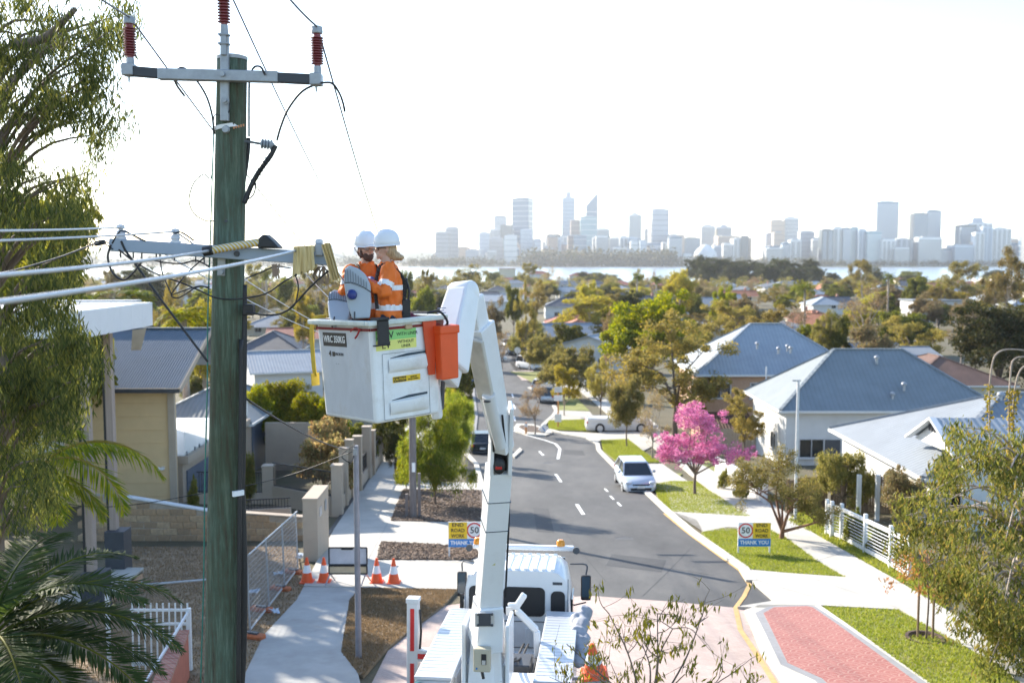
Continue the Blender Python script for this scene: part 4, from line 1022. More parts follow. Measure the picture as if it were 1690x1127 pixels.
for i in range(26):
    y = 66 + 75 * rnd.random(); px = 300 + 270 * rnd.random(); k = rnd.choice(['bush', 'olive', 'gold', 'dense', 'brown']); h = rnd.uniform(1.8, 3.6)
    tree(k, XP(px, y), y, h, h * 1.2, 'low garden %s in the gardens between the left hand houses' % {'bush': 'shrub', 'olive': 'grey green tree', 'gold': 'golden tree', 'dense': 'dense tree', 'brown': 'brown bush'}[k], group='low %s garden plants left of the street' % k)
rg = np.random.default_rng(17); nC = 330       # beyond that the trees run together into one wooded mass
yy = 520 * (890 / 520) ** rg.uniform(0, 1, nC); xx = (rg.uniform(-60, 1760, nC) - 845) / F_PX * yy; hh_ = rg.uniform(5, 11, nC); npl = 420
zz = np.interp(yy, KY, [CAMZ - q[1] for q in KN]); c = np.repeat(np.stack([xx, yy, zz + hh_ * .55], 1), npl, 0); sc_ = np.repeat(hh_, npl)[:, None]
lump = np.repeat(rand_dirs(rg, nC * 14) * rg.uniform(.5, 1, (nC * 14, 1)) * [.5, .5, .36], npl // 14, 0) * sc_
ctr = c + lump + rand_dirs(rg, nC * npl) * sc_ * .13; sz = rg.uniform(.5, 1.1, nC * npl)
tag(link('woodland', leafmesh('woodland', [leaf_quads(ctr, sz, sz * .6, rand_dirs(rg, nC * npl), rg)], LEAF['euc'])), kind='stuff')
for px, d, tp, L, sd, lb in ((1328, 185, 468, 2.6, 3, 'dark palm with thick trunk right of the white box house'), (1051, 300, 452, 2.2, 4, 'far palm with pale fronds near the central river reach'), (1083, 285, 456, 2.0, 5, 'slim far palm left of the lime green tree'),
                         (222, 78, 476, 2.2, 6, 'palm behind the white fascia, right one'), (150, 72, 486, 1.9, 7, 'palm behind the white fascia, beside the gum'), (302, 62, 508, 2.0, 8, 'feathery palm left of the timber pole'), (440, 260, 446, 2.6, 9, 'far palm right of the timber pole'), (1465, 240, 452, 2.4, 12, 'palm left of the dense green tree by the river')):
    th = max(1.2, ZP(tp, d) - Z(d) - L * .35); palm('palm_tree', lb, XP(px, d), d, th, L, 22, 'palm' if sd != 8 else 'fern', .75, .09, 22, 1.9, .5, .22, sd)
# ---------------------------------------------------------------- houses of the near street, right-hand side
def vent(par, p, name='roof_vent'):
    m = MB(); m.lathe([(.09, -.2), (.09, .16), (.16, .18), (.18, .27), (.13, .35), (.03, .39)], 12, Matrix.Translation(p)); return m.build(name, GALV, par, world=True, smooth=True)
hB = house('white house with broad blue grey hip roof at the right', 24.0, 66.9, 13.2, 8.6, 15.9, roof='bluegrey', wall='white', pitch=.71, nwin=4)
for px, py, d in ((1447, 596, 65.6), (1492, 640, 63.4), (1473, 656, 63)): vent(hB, P(px, py, d))
m = MB(); m.box((-3.6, -4.34, 1.0), (.95, .08, 2.1)); m.build('door', DKGREY, hB)
hD = house('brick house with pale blue hip roof behind the pink blossom tree', 21.3, 83.5, 12.6, 10, 16.55, roof='lightblue', wall='brick', pitch=.66, nwin=4)
for px, py, d in ((1250, 566, 79.6), (1285, 574, 79), (1300, 570, 79.5), (1305, 573, 79)): vent(hD, P(px, py + 6, d))
m = MB(); m.bar((-6.32, -5.1, 1.8), (-3.3, -8.0, .9), .2, .2); m.poly([(-6.0, -5.05, 2.6), (-2.6, -5.05, 2.6), (-2.2, -8.2, 1.5), (-6.4, -8.2, 1.5)]); m.build('lean_to_roof', RF['brown'], hD)
hC = house('white weatherboard house with white metal roof at the right edge', 23.6, 46.0, 12.6, 11, 15.75, roof='white', wall='white', pitch=.44, nwin=4)
gz = 13.0 - Z(46)                                       # front gable wing
m = MB(); rz, ez = 15.35 - Z(46), 14.2 - Z(46)
for a, b in ((-7.2, -4.6), (-10.2, -4.6)):
    m.poly([(-5.9, b, rz), (4, b, rz), (4, a, ez), (-5.9, a, ez)]); m.poly([(-5.9, b, rz - .12), (-5.9, a, ez - .12), (4, a, ez - .12), (4, b, rz - .12)])
m.f.pop(); m.f.pop(); m.m.pop(); m.m.pop()
m.poly([(-5.9, -4.6, rz), (4, -4.6, rz), (4, -2.4, ez), (-5.9, -2.4, ez)])
m.build('gable_roof', RF['lightblue'], hC)
m = MB(); m.prism([(-7.0, ez - .1), (-2.4, ez - .1), (-4.6, rz - .15)], -5.75, -5.55, Matrix(((0, 0, 1, 0), (1, 0, 0, 0), (0, 1, 0, 0), (0, 0, 0, 1)))); m.box((-.9, -6.8, (ez - .1) / 2 - .6), (9.4, .2, ez + 1.1)); m.build('gable_wall', WALLW, hC)
m = MB()
for s in (-1, 1): m.bar((-5.95, -4.6, rz - .02), (-5.95, -4.6 + s * 2.5, ez - .1), .1, .28, up=(1, 0, 0))
m.bar((-5.85, -7.25, ez - .14), (4, -7.25, ez - .14), .14, .2); m.build('barge_board', WHITE, hC)
m = MB()
for k in range(5): m.bar((-5.8, -4.6 - .55 + .27 * k, rz - .62), (-5.8, -4.6 - .55 + .27 * k, rz - .35), .14, .05, up=(0, 1, 0))
m.build('gable_louvre', DKGREY, hC)
for px, py in ((1419, 760), (1449, 795)):
    m = MB(); q = P(px, py, 41.5); m.box((q.x - 23.6, q.y - 46, gz / 2 - .9), (.16, .16, gz + 1.6)); m.build('verandah_post', WHITE, hC)
vent(hC, P(1651, 660, 45.5), 'satellite_dome')
def paling(name, label, a, b, h, m_, posts=4, cat='fence', w=.1):
    a, b = Vector(a), Vector(b); t = thing(name, label, cat, a); L = (b - a).length; n = int(L / (w + .012)); rd = random.Random(n)
    q = MB(); d = (b - a) / max(1, n)
    ang = Matrix.Rotation(math.atan2(d.y, d.x), 3, 'Z')
    for k in range(n):
        p = d * (k + .5); hh = h * rd.uniform(.97, 1.02); q.box((p.x, p.y, p.z + hh / 2), (w, .02 + rd.uniform(0, .008), hh), ang)
    tag(q.build('palings', m_, t), kind='stuff')
    off = ang @ Vector((0, .06, 0))
    for k in range(posts + 1):
        p = (b - a) * k / posts + off; MB().box((p.x, p.y, p.z + h * .5), (.1, .1, h * 1.02), ang).build('post', m_, t)
    for z in (.25, h - .25): MB().bar(off * .7 + Vector((0, 0, z)), (b - a) + off * .7 + Vector((0, 0, z)), .04, .09).build('rail', m_, t)
    return t
paling('paling_fence', 'brown timber paling fence beneath the olive verge tree', G(1300, 846), G(1364, 838), 1.5, TIMBER)
paling('paling_fence', 'brown timber paling fence behind the white post fence', G(1372, 838), G(1490, 850), 1.7, TIMBER, 6)
paling('picket_fence', 'white fence along the footpath beside the pink tree', G(1180, 784), G(1262, 834), 1.15, WHITE, 5, w=.11)
paling('paling_fence', 'beige board fence left of the white rendered house', G(1163, 745), G(1268, 748), 1.7, RENDER, 5, w=.16)
t = thing('post_and_rail_fence', 'white post and rail fence with wires beside the right footpath', 'fence', G(1427, 916))
bp = [G(1364, 885), G(1388, 894), G(1427, 916), G(1469, 940), G(1500, 960)]; o0 = t.location
for p in bp + [G(1372, 889)]:
    MB().box(p - o0 + Vector((0, 0, .72)), (.13, .13, 1.5), tap=(.96, .96)).build('post', WHITE, t, bevel=.012)
for p, q in zip(bp, bp[1:]):
    for z in (1.25, .22): MB().bar(p - o0 + Vector((0, 0, z)), q - o0 + Vector((0, 0, z)), .07, .13).build('rail', WHITE, t)
    for k in range(7): MB().bar(p - o0 + Vector((0, 0, .36 + .115 * k)), q - o0 + Vector((0, 0, .36 + .115 * k)), .02, .02).build('wire', WHITE, t)
t = thing('gatepost', 'small white garden wall with square openings beside the far footpath', 'wall', G(975, 640)); m = MB()
for x in (-.7, 0, .7): m.box((x, 0, .8), (.22, .3, 1.6))
m.box((0, 0, 1.66), (1.75, .34, .14)); m.box((0, 0, .25), (1.6, .2, .5)); m.build('wall', WHITE, t, bevel=.01)

# ---------------------------------------------------------------- vehicles
CARP = {n: mat(n, c, .25, metal=mt, var=.02) for n, c, mt in (('car_white', (.74, .74, .74), 0), ('car_silver_blue', (.60, .66, .72), .25), ('car_black', (.012, .013, .016), .1), ('car_navy', (.02, .03, .05), .2), ('car_silver', (.48, .49, .50), .5))}
CGL = glassmat('car_glass', (.012, .016, .02), .05); LAMP = glassmat('headlamp', (.65, .68, .70), .1); TAIL = glassmat('tail_lamp', (.45, .02, .02), .2); PLATE = mat('number_plate', (.75, .75, .72), .5)
def car(label, loc, heading, paint, L=4.0, W=1.7, H=1.5, prof=None, cabin=None, wr=.31, ub=.62, cat='car', name='parked_car', ute=False, wheels=True):
    """prof: top line of the lower body as (t, z); cabin: (base0, top0, top1, base1) fractions of L from the front"""
    t = thing(name, label, cat, loc, math.atan2(heading[1], heading[0]) - R(90))
    P_ = CARP[paint]; prof = prof or [(0, .52), (.03, .66), (.10, .80), (.30, .93), (.5, .95), (.85, .97), (.97, .93), (1, .60)]
    cb = cabin or (.22, .42, .86, .985); zb = .95
    m = MB(); n = 9; i0 = 0                                  # lower body: lofted cross sections, front at +y
    for tt, zt in prof:
        y = L / 2 - tt * L; k = (1 - .22 * max(0, (.12 - tt) / .12) ** 1.5 - .12 * max(0, (tt - .92) / .08)); hw = W / 2 * k; z0 = .2 + .06 * (tt in (0, 1))
        for x, z in ((-hw * .90, z0), (-hw * .985, z0 + .1), (-hw, z0 + (zt - z0) * .55), (-hw * .965, zt - .08), (-hw * .84, zt), (hw * .84, zt), (hw * .965, zt - .08), (hw, z0 + (zt - z0) * .55), (hw * .985, z0 + .1), (hw * .90, z0)):
            m.v.append(Vector((x, y, z)))
    k = 10
    for j in range(len(prof) - 1):
        for q in range(k):
            a = j * k + q; b = j * k + (q + 1) % k; m.f.append([a, b, b + k, a + k]); m.m.append(0)
    m.f.append(list(range(k))); m.f.append(list(range((len(prof) - 1) * k, len(prof) * k))[::-1]); m.m += [0, 0]
    m.build('body', P_, t, smooth=True)
    y0, y1, y2, y3 = [L / 2 - c * L for c in cb]; hb, ht = W / 2 * .87, W / 2 * .70; zr = H
    def quadbox(name, mat_, inset, za, zt_, mb=None):
        f = (za - zb) / (zr - zb); g = (zt_ - zb) / (zr - zb); lp = lambda a, b, u: a + (b - a) * u; o = []
        for u in (f, g):
            h_ = lp(hb, ht, u) + inset; ya, yb = lp(y0, y1, u) + inset, lp(y3, y2, u) - inset
            o += [(-h_, ya, zb + (zr - zb) * u), (h_, ya, zb + (zr - zb) * u), (h_, yb, zb + (zr - zb) * u), (-h_, yb, zb + (zr - zb) * u)]
        q = MB(); q.v = [Vector(p) for p in o]
        for fc in ((3, 2, 1, 0), (4, 5, 6, 7), (0, 1, 5, 4), (1, 2, 6, 5), (2, 3, 7, 6), (3, 0, 4, 7)): q.f.append(list(fc)); q.m.append(0)
        return q.build(name, mat_, t, bevel=.03)
    quadbox('windows', CGL, -.012, zb - .06, zr - .05); quadbox('roof', P_, .012, zr - .075, zr)
    for s in (-1, 1):
        hb2, ht2 = hb + .004, ht + .004
        for a, b in ((y0, y1), (y3, y2)): MB().bar((s * hb2, a, zb - .02), (s * ht2, b, zr - .05), .06, .06).build('pillar', P_, t)
        if cb[2] - cb[1] > .25: ym = (y1 + y2) / 2; MB().bar((s * hb2, ym, zb - .02), (s * ht2, ym, zr - .05), .05, .07).build('pillar', P_, t)
    if ute:
        q = MB(); yt = L / 2 - .985 * L; ym = y3 - .1
        for s in (-1, 1): q.box((s * W * .46, (yt + ym) / 2, .98), (.07, ym - yt, .22))
        q.box((0, yt + .03, .98), (W * .9, .07, .22)); q.build('tray', P_, t, bevel=.01)
    if wheels:
        for s in (-1, 1):
            for yy in (L / 2 - .19 * L, -L / 2 + .2 * L):
                w = thing('x', '', '') if 0 else None
                M = Matrix.Translation((s * (W / 2 - .1), yy, wr)) @ Matrix.Rotation(R(90), 4, 'Y')
                tyre = MB().lathe([(wr * .62, -.11), (wr * .95, -.11), (wr, -.06), (wr, .06), (wr * .95, .11), (wr * .62, .11)], 20, M).build('wheel', BLACK, t, smooth=True)
                rm = MB(); rm.lathe([(wr * .60, -.112), (wr * .60, .112)], 16, M)
                for a in range(5): rm.box(M @ Vector((math.cos(a * 1.256) * wr * .3, math.sin(a * 1.256) * wr * .3, .115 * s)), (.03, .06, .06))
                rm.build('rim', ALU, tyre)
    for s in (-1, 1):
        MB().ball((s * W * .36, L / 2 - .05 * L, .66), (W * .12, .16, .085), 10, 6).build('headlight', LAMP, t, smooth='all')
        MB().box((s * W * .40, -L / 2 + .012 * L, .82), (W * .13, .10, .17)).build('tail_light', TAIL, t, bevel=.02)
        m = MB(); m.ball((s * (W / 2 + .06), y0 - .35, zb + .06), (.10, .06, .08), 8, 6); m.build('mirror', P_, t, smooth='all')
    m = MB(); m.box((0, L / 2 - .012, .36), (W * .62, .05, .14)); m.box((0, L / 2 - .035, .58), (W * .5, .06, .07)); m.build('grille', BLACK, t, bevel=.01)
    for yy, z in ((L / 2 + .02, .47), (-L / 2 - .02, .62)): MB().box((0, yy, z), (.38, .02, .12)).build('number_plate', PLATE, t)
    m = MB(); m.box((0, -L / 2 + .01, .35), (W * .8, .06, .12)); m.build('bumper', DKGREY, t, bevel=.01)
    return t
car('light silver blue hatchback parked at the right kerb facing the camera', G(1048, 806) + Vector((0, .2, 0)), (.05, -1), 'car_silver_blue', 3.85, 1.72, 1.45, cabin=(.25, .46, .86, .985))
car('black sedan with red tail lights parked left of the boom', G(797, 744), (-.02, 1), 'car_black', 4.6, 1.8, 1.45, cabin=(.26, .42, .72, .86))
SUVP = [(0, .6), (.03, .8), (.10, .98), (.30, 1.08), (.5, 1.1), (.85, 1.1), (.97, 1.05), (1, .65)]
UTP = [(0, .62), (.03, .85), (.10, 1.0), (.28, 1.06), (.5, 1.06), (.98, 1.06), (.985, 1.06), (1, .7)]
def big(o, k): o.scale = (k, k, k); return o
ut = car('white dual cab utility parked side on across the right driveway', G(1021, 712), (1, .02), 'car_white', 5.3, 1.85, 1.8, UTP, (.24, .36, .56, .62), .38, cat='utility truck', name='utility_truck', ute=True); ut.scale = (1.1, 1.08, 1.16)
car('dark navy car facing the camera, just left of the boom', G(781, 637), (-.1, -1), 'car_navy', 4.6, 1.85, 1.68, SUVP, (.2, .36, .9, .98), .36)
car('white van parked on the verge in front of the pepper trees', G(873, 609), (.55, -.85), 'car_white', 4.9, 1.9, 2.0, SUVP, (.1, .22, .95, .99), .36, cat='van', name='parked_van')
car('silver four wheel drive parked facing away behind the bare island tree', G(903, 662), (.1, 1), 'car_silver', 4.8, 1.9, 1.85, SUVP, (.2, .34, .93, .99), .38)
car('white car parked beyond the silver four wheel drive', G(893, 645), (.2, 1), 'car_white', 4.5, 1.8, 1.6, SUVP, (.2, .36, .9, .98), .35)
car('dark four wheel drive parked at the far bend of the road', G(846, 585), (.1, -1), 'car_navy', 4.7, 1.9, 1.8, SUVP, (.2, .34, .93, .99), .37)
car('pale car at the far bend, beyond the dark four wheel drive', G(836, 572), (.2, -1), 'car_silver', 4.5, 1.8, 1.5)
car('pale car half hidden beneath the boom on the far left kerb', G(768, 609), (.9, -.3), 'car_silver', 4.5, 1.8, 1.5)
car('small pale car parked on the far side street', G(815, 596), (.9, .1), 'car_white', 4.3, 1.75, 1.5)

# ---------------------------------------------------------------- street furniture
def roadsign(label, px, pyt, pyb, w_px, base, swap):
    g = G(*base); d = g.y; q = P(px, (pyt + pyb) / 2, d); w = w_px / F_PX * d; h = (pyb - pyt) / F_PX * d
    t = thing('road_sign', label, 'road sign', g); c = q - g
    V = Matrix.Translation(c + Vector((0, -.02, 0))) @ Matrix.Rotation(R(90), 4, 'X'); s = -1 if swap else 1
    MB().box(c, (w, .03, h)).build('board', SIGNW, t)
    MB().box(c + Vector((-s * w * .22, -.018, h * .16)), (w * .545, .006, h * .66)).build('panel', YELLOW, t)
    MB().box(c + Vector((0, -.018, -h * .335)), (w * .99, .006, h * .32)).build('panel', BLUE, t)
    ring = MB(); n = 40; cx, cz, r1, r0 = s * w * .27, h * .165, h * .31, h * .25
    for k in range(n):
        a, b = 6.2832 * k / n, 6.2832 * (k + 1) / n
        ring.poly([c + Vector((cx + r * math.cos(u), -.019, cz + r * math.sin(u))) for r, u in ((r0, a), (r1, a), (r1, b), (r0, b))])
    ring.build('speed_ring', REDP, t)
    for body, z in (('END', .38), ('ROAD', .16), ('WORK', -.06)): text(body, h * .20, V @ Matrix.Translation((-s * w * .22, h * z, .004)), INK, t, bold=.004, fit=w * (.34 if body == 'END' else .40))
    text('50', h * .36, V @ Matrix.Translation((cx, cz, .004)), INK, t, bold=.004, fit=r0 * 1.35)
    text('THANK YOU', h * .22, V @ Matrix.Translation((0, -h * .335, .004)), SIGNW, t, bold=.006, fit=w * .88)
    for x in (-w * .48, w * .48): MB().box((c.x + x, .03, (c.z + h / 2) / 2 - .1), (.05, .03, c.z + h / 2 + .2)).build('stake', WHITE, t)
roadsign('road works END sign with the 50 circle on its right, left of the boom', 768, 860, 903, 57, (752, 926), False)
roadsign('road works END sign with the 50 circle on its left, on the right verge', 1245, 861, 902, 55, (1240, 917), True)
def cone(label, loc, h=.75, rot=None, name='traffic_cone'):
    t = thing(name, label, 'traffic cone', loc, rot=rot, group='orange traffic cones'); rb = .19
    r = lambda z: rb * (1 - z / h) + .03 * z / h
    m = MB()
    m.lathe([(r(.04), .03), (.032, h), (.01, h + .005)], 16); m.build('cone', CONEO, t, smooth=True)
    MB().lathe([(r(h * .4) + .004, h * .4), (r(h * .7) + .004, h * .7)], 16).build('reflective_band', TAPE, t, smooth=True)
    MB().box((0, 0, .02), (.42, .42, .04), tap=(.94, .94)).build('base', CONEO, t, bevel=.01); return t
up = Vector((0, 0, .1))
cone('orange traffic cone nearest to the mesh fence', G(507, 965) + up); cone('orange traffic cone second from the mesh fence, left of the board', G(535, 965) + up)
cone('orange traffic cone directly right of the board sign', G(622, 966) + up); cone('orange traffic cone on the concrete farthest right of the board', G(650, 967) + up)
t = thing('board_sign', 'two part roadwork board seen from behind between the cones', 'road sign', G(575, 968) + up); g = t.location; d = g.y
def bx(x0, x1, y0, y1): a, b = P(x0, y0, d) - g, P(x1, y1, d) - g; return a, b
for nm, y0, y1, m_ in (('panel', 903, 931, mat('board_back', (.62, .58, .60), .6, var=.12, scale=3)), ('panel', 933, 946, mat('board_back_yellow', (.66, .50, .32), .6, var=.12, scale=3))):
    a, b = bx(543, 606, y0, y1); MB().box((a + b) / 2, (b.x - a.x, .02, a.z - b.z)).build(nm, m_, t)
    f = MB()
    for p, q in (((a.x, a.z), (b.x, a.z)), ((a.x, b.z), (b.x, b.z)), ((a.x, a.z), (a.x, b.z)), ((b.x, a.z), (b.x, b.z))): f.bar((p[0], -.02, p[1]), (q[0], -.02, q[1]), .035, .035)
    f.build('frame', BLACK, t)
f = MB(); a, b = bx(545, 604, 946, 968)
for x in (a.x, b.x):
    for s in (-.35, .3): f.bar((x, 0, a.z), (x + s * .3, s, 0), .03, .03)
f.build('stand', GALV, t)
MB().box((-.02, -.03, P(575, 905, d).z - g.z), (.35, .012, .05)).build('clip', BLACK, t)
def post(name, label, cat, px, pyt, base, r, m_, n=10):
    g = G(*base); t = thing(name, label, cat, g); h = ZP(pyt, g.y) - g.z
    MB().tube([(0, 0, -.2), (0, 0, h)], [r * 1.1, r * .9], n).build('shaft', m_, t, smooth=True); return t, h
t, h = post('service_pole', 'grey steel service pole beside the cones in the left foreground', 'pole', 583, 735, (592, 1090), .065, mat('pole_grey', (.22, .22, .25), .5, var=.2, scale=3))
m = MB(); m.tube(curve_pts([(-.02, -.06, h - .15), (-.1, -.12, h - .35), (-.3, -.05, h - .2), (.02, -.05, h + .05)]), .012, 5); m.build('cable_loop', BLACK, t); MB().box((0, -.09, h - .12), (.08, .08, .14)).build('bracket', GALV, t)
t, h = post('service_pole', 'white steel service pole in front of the blue grey roof', 'pole', 1315, 628, (1312, 862), .06, mat('pole_white', (.6, .6, .6), .5))
m = MB(); m.bar((-.25, 0, h), (.1, 0, h), .06, .06); m.build('cap', GALV, t)
t, h = post('service_pole', 'thin pale pole beside the brick house', 'pole', 1263, 605, (1262, 742), .05, mat('pole_white', (.6, .6, .6), .5))
t, h = post('service_pole', 'thin pale pole among the dark ochre bush', 'pole', 1006, 575, (1006, 640), .07, mat('pole_white', (.6, .6, .6), .5))
POLEW = mat('old_pole_timber', (.20, .17, .16), .85, var=.3, scale=4, stretch=(6, 6, .5), bump=.4, bscale=20)
t, h = post('timber_pole', 'second timber power pole rising from the mulch bed behind the bucket', 'power pole', 681, 520, (682, 857), .15, POLEW)
for x in (-.28, .26): MB().bar((x, .05, -.2), (x, .05, 2.0 if x > 0 else 1.1), .12, .16).build('stub_brace', POLEW, t)
MB().box((.05, -.17, 2.3), (.14, .03, .4)).build('tag', SIGNW, t)
t, h = post('island_sign', 'orange post with two white sign plates on the road island', 'road sign', 921, 640, (921, 706), .07, mat('post_orange', (.62, .28, .10), .6))
for z, w, hh in ((h - .9, .75, .5), (.9, .6, .7)): MB().box((0, -.1, z), (w, .03, hh)).build('plate', SIGNW, t)
MB().box((0, -.1, h - .15), (.7, .03, .5)).build('plate', ALU, t)
t, h = post('island_post', 'short orange marker post on the road island', 'post', 868, 697, (868, 718), .09, mat('post_orange', (.62, .28, .10), .6)); MB().box((0, -.1, h * .8), (.22, .03, .3)).build('reflector', SIGNW, t)
t = thing('keep_left_sign', 'low square keep left sign at the end of the road island', 'road sign', G(897, 716)); MB().box((0, 0, .45), (.6, .08, .7), Matrix.Rotation(R(45), 3, 'Y')).build('plate', SIGNW, t); MB().box((0, .05, .2), (.08, .06, .5)).build('stake', GALV, t); MB().bar((-.12, -.05, .6), (.12, -.05, .3), .08, .02, up=(0, 1, 0)).build('arrow', BLUE, t)
t, h = post('round_sign', 'grey round sign back at the far bend of the road', 'road sign', 854, 578, (854, 606), .06, GALV); MB().lathe([(.5, -.02), (.5, .02)], 20, Matrix.Translation((0, 0, h)) @ Matrix.Rotation(R(90), 4, 'X')).build('plate', ALU, t)
t = thing('wheelie_bin', 'dark wheelie bin on the far verge lawn', 'bin', G(901, 636)); MB().box((0, 0, .55), (.62, .7, 1.0), tap=(1.12, 1.15)).build('bin_body', DKGREY, t, bevel=.02); MB().box((0, 0, 1.08), (.74, .85, .07)).build('lid', BLACK, t, bevel=.02)
for s in (-1, 1): MB().lathe([(.12, -.03), (.12, .03)], 12, Matrix.Translation((s * .28, .36, .12)) @ Matrix.Rotation(R(90), 4, 'Y')).build('wheel', BLACK, t)
for kind, px, d, tp, w, lb in (('bush', 1200, 51, 777, 22, 'low flowering bush at the foot of the white footpath fence'), ('bush', 1230, 47, 800, 26, 'green bush by the white fence, nearer the camera'), ('bush', 985, 112, 641, 14, 'small red flowered bush beside the white garden wall'), ('gold', 1232, 66, 652, 96, 'bright yellow bush between the brick and white houses'),
  ('bush', 1108, 66, 732, 40, 'low shrub in front of the driveway, right of the utility'), ('bush', 1420, 36, 845, 36, 'yellow green shrub inside the white post fence'), ('bush', 1480, 34, 868, 70, 'dark bushy plant at the end of the white post fence'), ('olive', 1400, 43, 735, 110, 'olive leafed tree over the timber fence, right of the sign tree'), ('brown', 1500, 40, 775, 90, 'brown vine hanging over the timber fence')):
    PT(kind, px, d, tp, w, lb, name='bush' if kind == 'bush' else 'tree')
KIND['pink'] = (5.0, 5.4, 1.2, .10, 9, 7, 4, 0, .28, 60, .09, .07, 0, 'pink', BARK)
KIND['signtree'] = (4.6, 6.2, .45, .17, 6, 7, 1, 16, .45, 170, .11, .045, .35, 'olive', BARKR)
KIND['acacia'] = (5, 4.2, .7, .07, 9, 7, 1, 30, .42, 230, .17, .028, .85, 'acacia', BARK)
KIND['weep'] = (4, 3.2, 1.6, .06, 8, 6, 1, 10, .36, 150, .16, .04, .8, 'olive', BARK)
g = G(1147, 818); PT('pink', 1152, g.y, 670, 150, 'pink blossom tree on the verge lawn', name='blossom_tree', seed=3)
g = G(1283, 892); PT('signtree', 1300, g.y, 738, 175, 'verge tree with reddish forked trunk behind the right road sign', seed=2)
g = G(716, 836); PT('acacia', 716, g.y, 648, 132, 'feathery yellow green tree in the mulch bed', seed=1); PT('acacia', 752, 62, 632, 60, 'second feathery tree beyond the mulch bed', seed=2)
g = G(1033, 738); PT('weep', 1037, g.y, 628, 70, 'small weeping tree on the lawn in front of the white utility', seed=1)
g = G(883, 719); PT('bare', 883, g.y, 620, 60, 'bare leafless tree on the road island', seed=4); PT('bare', 829, 150, 545, 36, 'far bare tree standing at the road bend')
# ---------------------------------------------------------------- left-hand properties
COLB = mat('blue_roof_sheet', (.15, .185, .225), .8, spec=.15, var=.06, scale=1)
zE, zR = ZP(641, 45), ZP(543, 50); z0 = Z(47)
hA = thing('house', 'cream two storey house with blue corrugated gable roof behind the limestone wall', 'house', (-20.6, 50, z0))
m = MB(); x0, x1 = -6.6, 5.45                    # corrugated sheet, ribs down the slope
nx = 200
for side in (-1, 1):
    i0 = len(m.v)
    for k in range(nx + 1):
        x = x0 + (x1 - x0) * k / nx; dz = .028 * (1 if k % 2 else 0)
        m.v += [Vector((x, side * 5.0, zE - z0 + dz)), Vector((x, 0, zR - z0 + dz))]
    for k in range(nx): a = i0 + 2 * k; m.f.append([a, a + 2, a + 3, a + 1]); m.m.append(0)
rA = m.build('roof', COLB, hA)
m = MB()
m.bar((x0, 0, zR - z0 + .05), (x1, 0, zR - z0 + .05), .3, .06); m.build('ridge_cap', COLB, rA)
m = MB(); m.bar((x0, -5.06, zE - z0 - .1), (x1, -5.06, zE - z0 - .1), .14, .2); m.build('gutter', DKGREY, hA)
m = MB()
for s in (-1, 1): m.bar((x1 + .02, s * 5.0, zE - z0 - .1), (x1 + .02, 0, zR - z0 - .1), .07, .24)
m.build('barge_board', RENDER, hA)
m = MB(); hw = zE - z0 - .2
m.box((-2.6, .2, hw / 2 - .8), (8.2, 8.6, hw + 1.6)); m.box((-.8, -4.35, hw / 2 - .8), (11.6, .3, hw + 1.6)); m.prism([(-4.6, hw), (4.6, hw), (0, zR - z0 - .2)], 1.3, 1.5, Matrix(((0, 0, 1, 0), (1, 0, 0, 0), (0, 1, 0, 0), (0, 0, 0, 1))))
m.build('wall', CREAM, hA)
for k in range(9): MB().box((-.8, -4.52, hw - .55 - k * .62), (11.62, .025, .03)).build('cladding_joint', CREAM, hA)
MB().box((-1.2, -4.56, hw - 1.2), (.55, .1, 2.2)).build('pilaster', RENDER, hA); MB().box((4.9, -4.52, hw / 2 - .4), (.3, .16, hw + .7)).build('corner_trim', RENDER, hA)
m = MB(); m.box((-3.1, -5.6, 3.1), (6.0, 2.2, .22)); m.box((-3.1, -6.6, 3.7), (6.0, .08, .9)); m.build('balcony', WHITE, hA, bevel=.01)
add_window(hA, (-3.4, -4.5, 4.4), (0, -1, 0), 2.2, 1.4)
m = MB(); m.box((4.45, -4.62, 1.95), (.12, .22, .12)); m.ball((4.3, -4.75, 1.95), .09, 8, 6); m.build('security_camera', SIGNW, hA)
# garage wing with glass balustrade, seen obliquely
gw = thing('garage_wing', 'garage wing with glass balustrade terrace and dark doors, behind the timber pole', 'house', (-18.2, 57, Z(57)))
def L(px, py, d): return P(px, py, d) - gw.location
zt = ZP(775, 45) - gw.location.z
m = MB(); m.box((0, -5, zt / 2 - 1), (5.2, 11, zt + 2)); m.build('wall', RENDER, gw)
m = MB(); m.box((.12, -5, zt + .16), (5.6, 11.3, .34)); m.build('terrace_slab', RENDER, gw); MB().box((0, -5, zt + .36), (5.3, 11, .06)).build('terrace_floor', SIGNW, gw)
for y, w in ((-7.8, 4.4), (-2.6, 4.0)):
    dr = MB(); dr.box((2.62, y, zt * .42 - .5), (.1, w, zt * .84 + 1)); o = dr.build('garage_door', mat('garage_door_blue', (.10, .13, .18), .5, var=.05), gw)
    for k in range(4): MB().box((2.68, y, .1 + zt * .2 * k), (.02, w, .02)).build('panel_joint', DKGREY, o)
GL2, gt, gb = nt('clear_glass'); gb.inputs['Base Color'].default_value = (.85, .92, .92, 1); gb.inputs['Roughness'].default_value = .02; gb.inputs['Alpha'].default_value = .22
for k in range(6):
    y = -9.6 + k * 1.9; g_ = MB().box((2.72, y, zt + .95), (.02, 1.82, 1.15)).build('glass_panel', GL2, gw)
    sp = MB()
    for q in (-.6, .6): sp.box((2.72, y + q, zt + .4), (.06, .06, .22))
    sp.build('spigot', DKGREY, g_)
for k in range(3): MB().box((.9 + k * .95 - .9, -10.55, zt + .95), (.9, .02, 1.15)).build('glass_panel', GL2, gw)
lwg = house('low wing with blue hip roof beyond the garage terrace', -18.55, 62.8, 5.6, 9.6, ZP(630, 64), roof='bluegrey', wall='beige', pitch=.5, nwin=1, win=False)
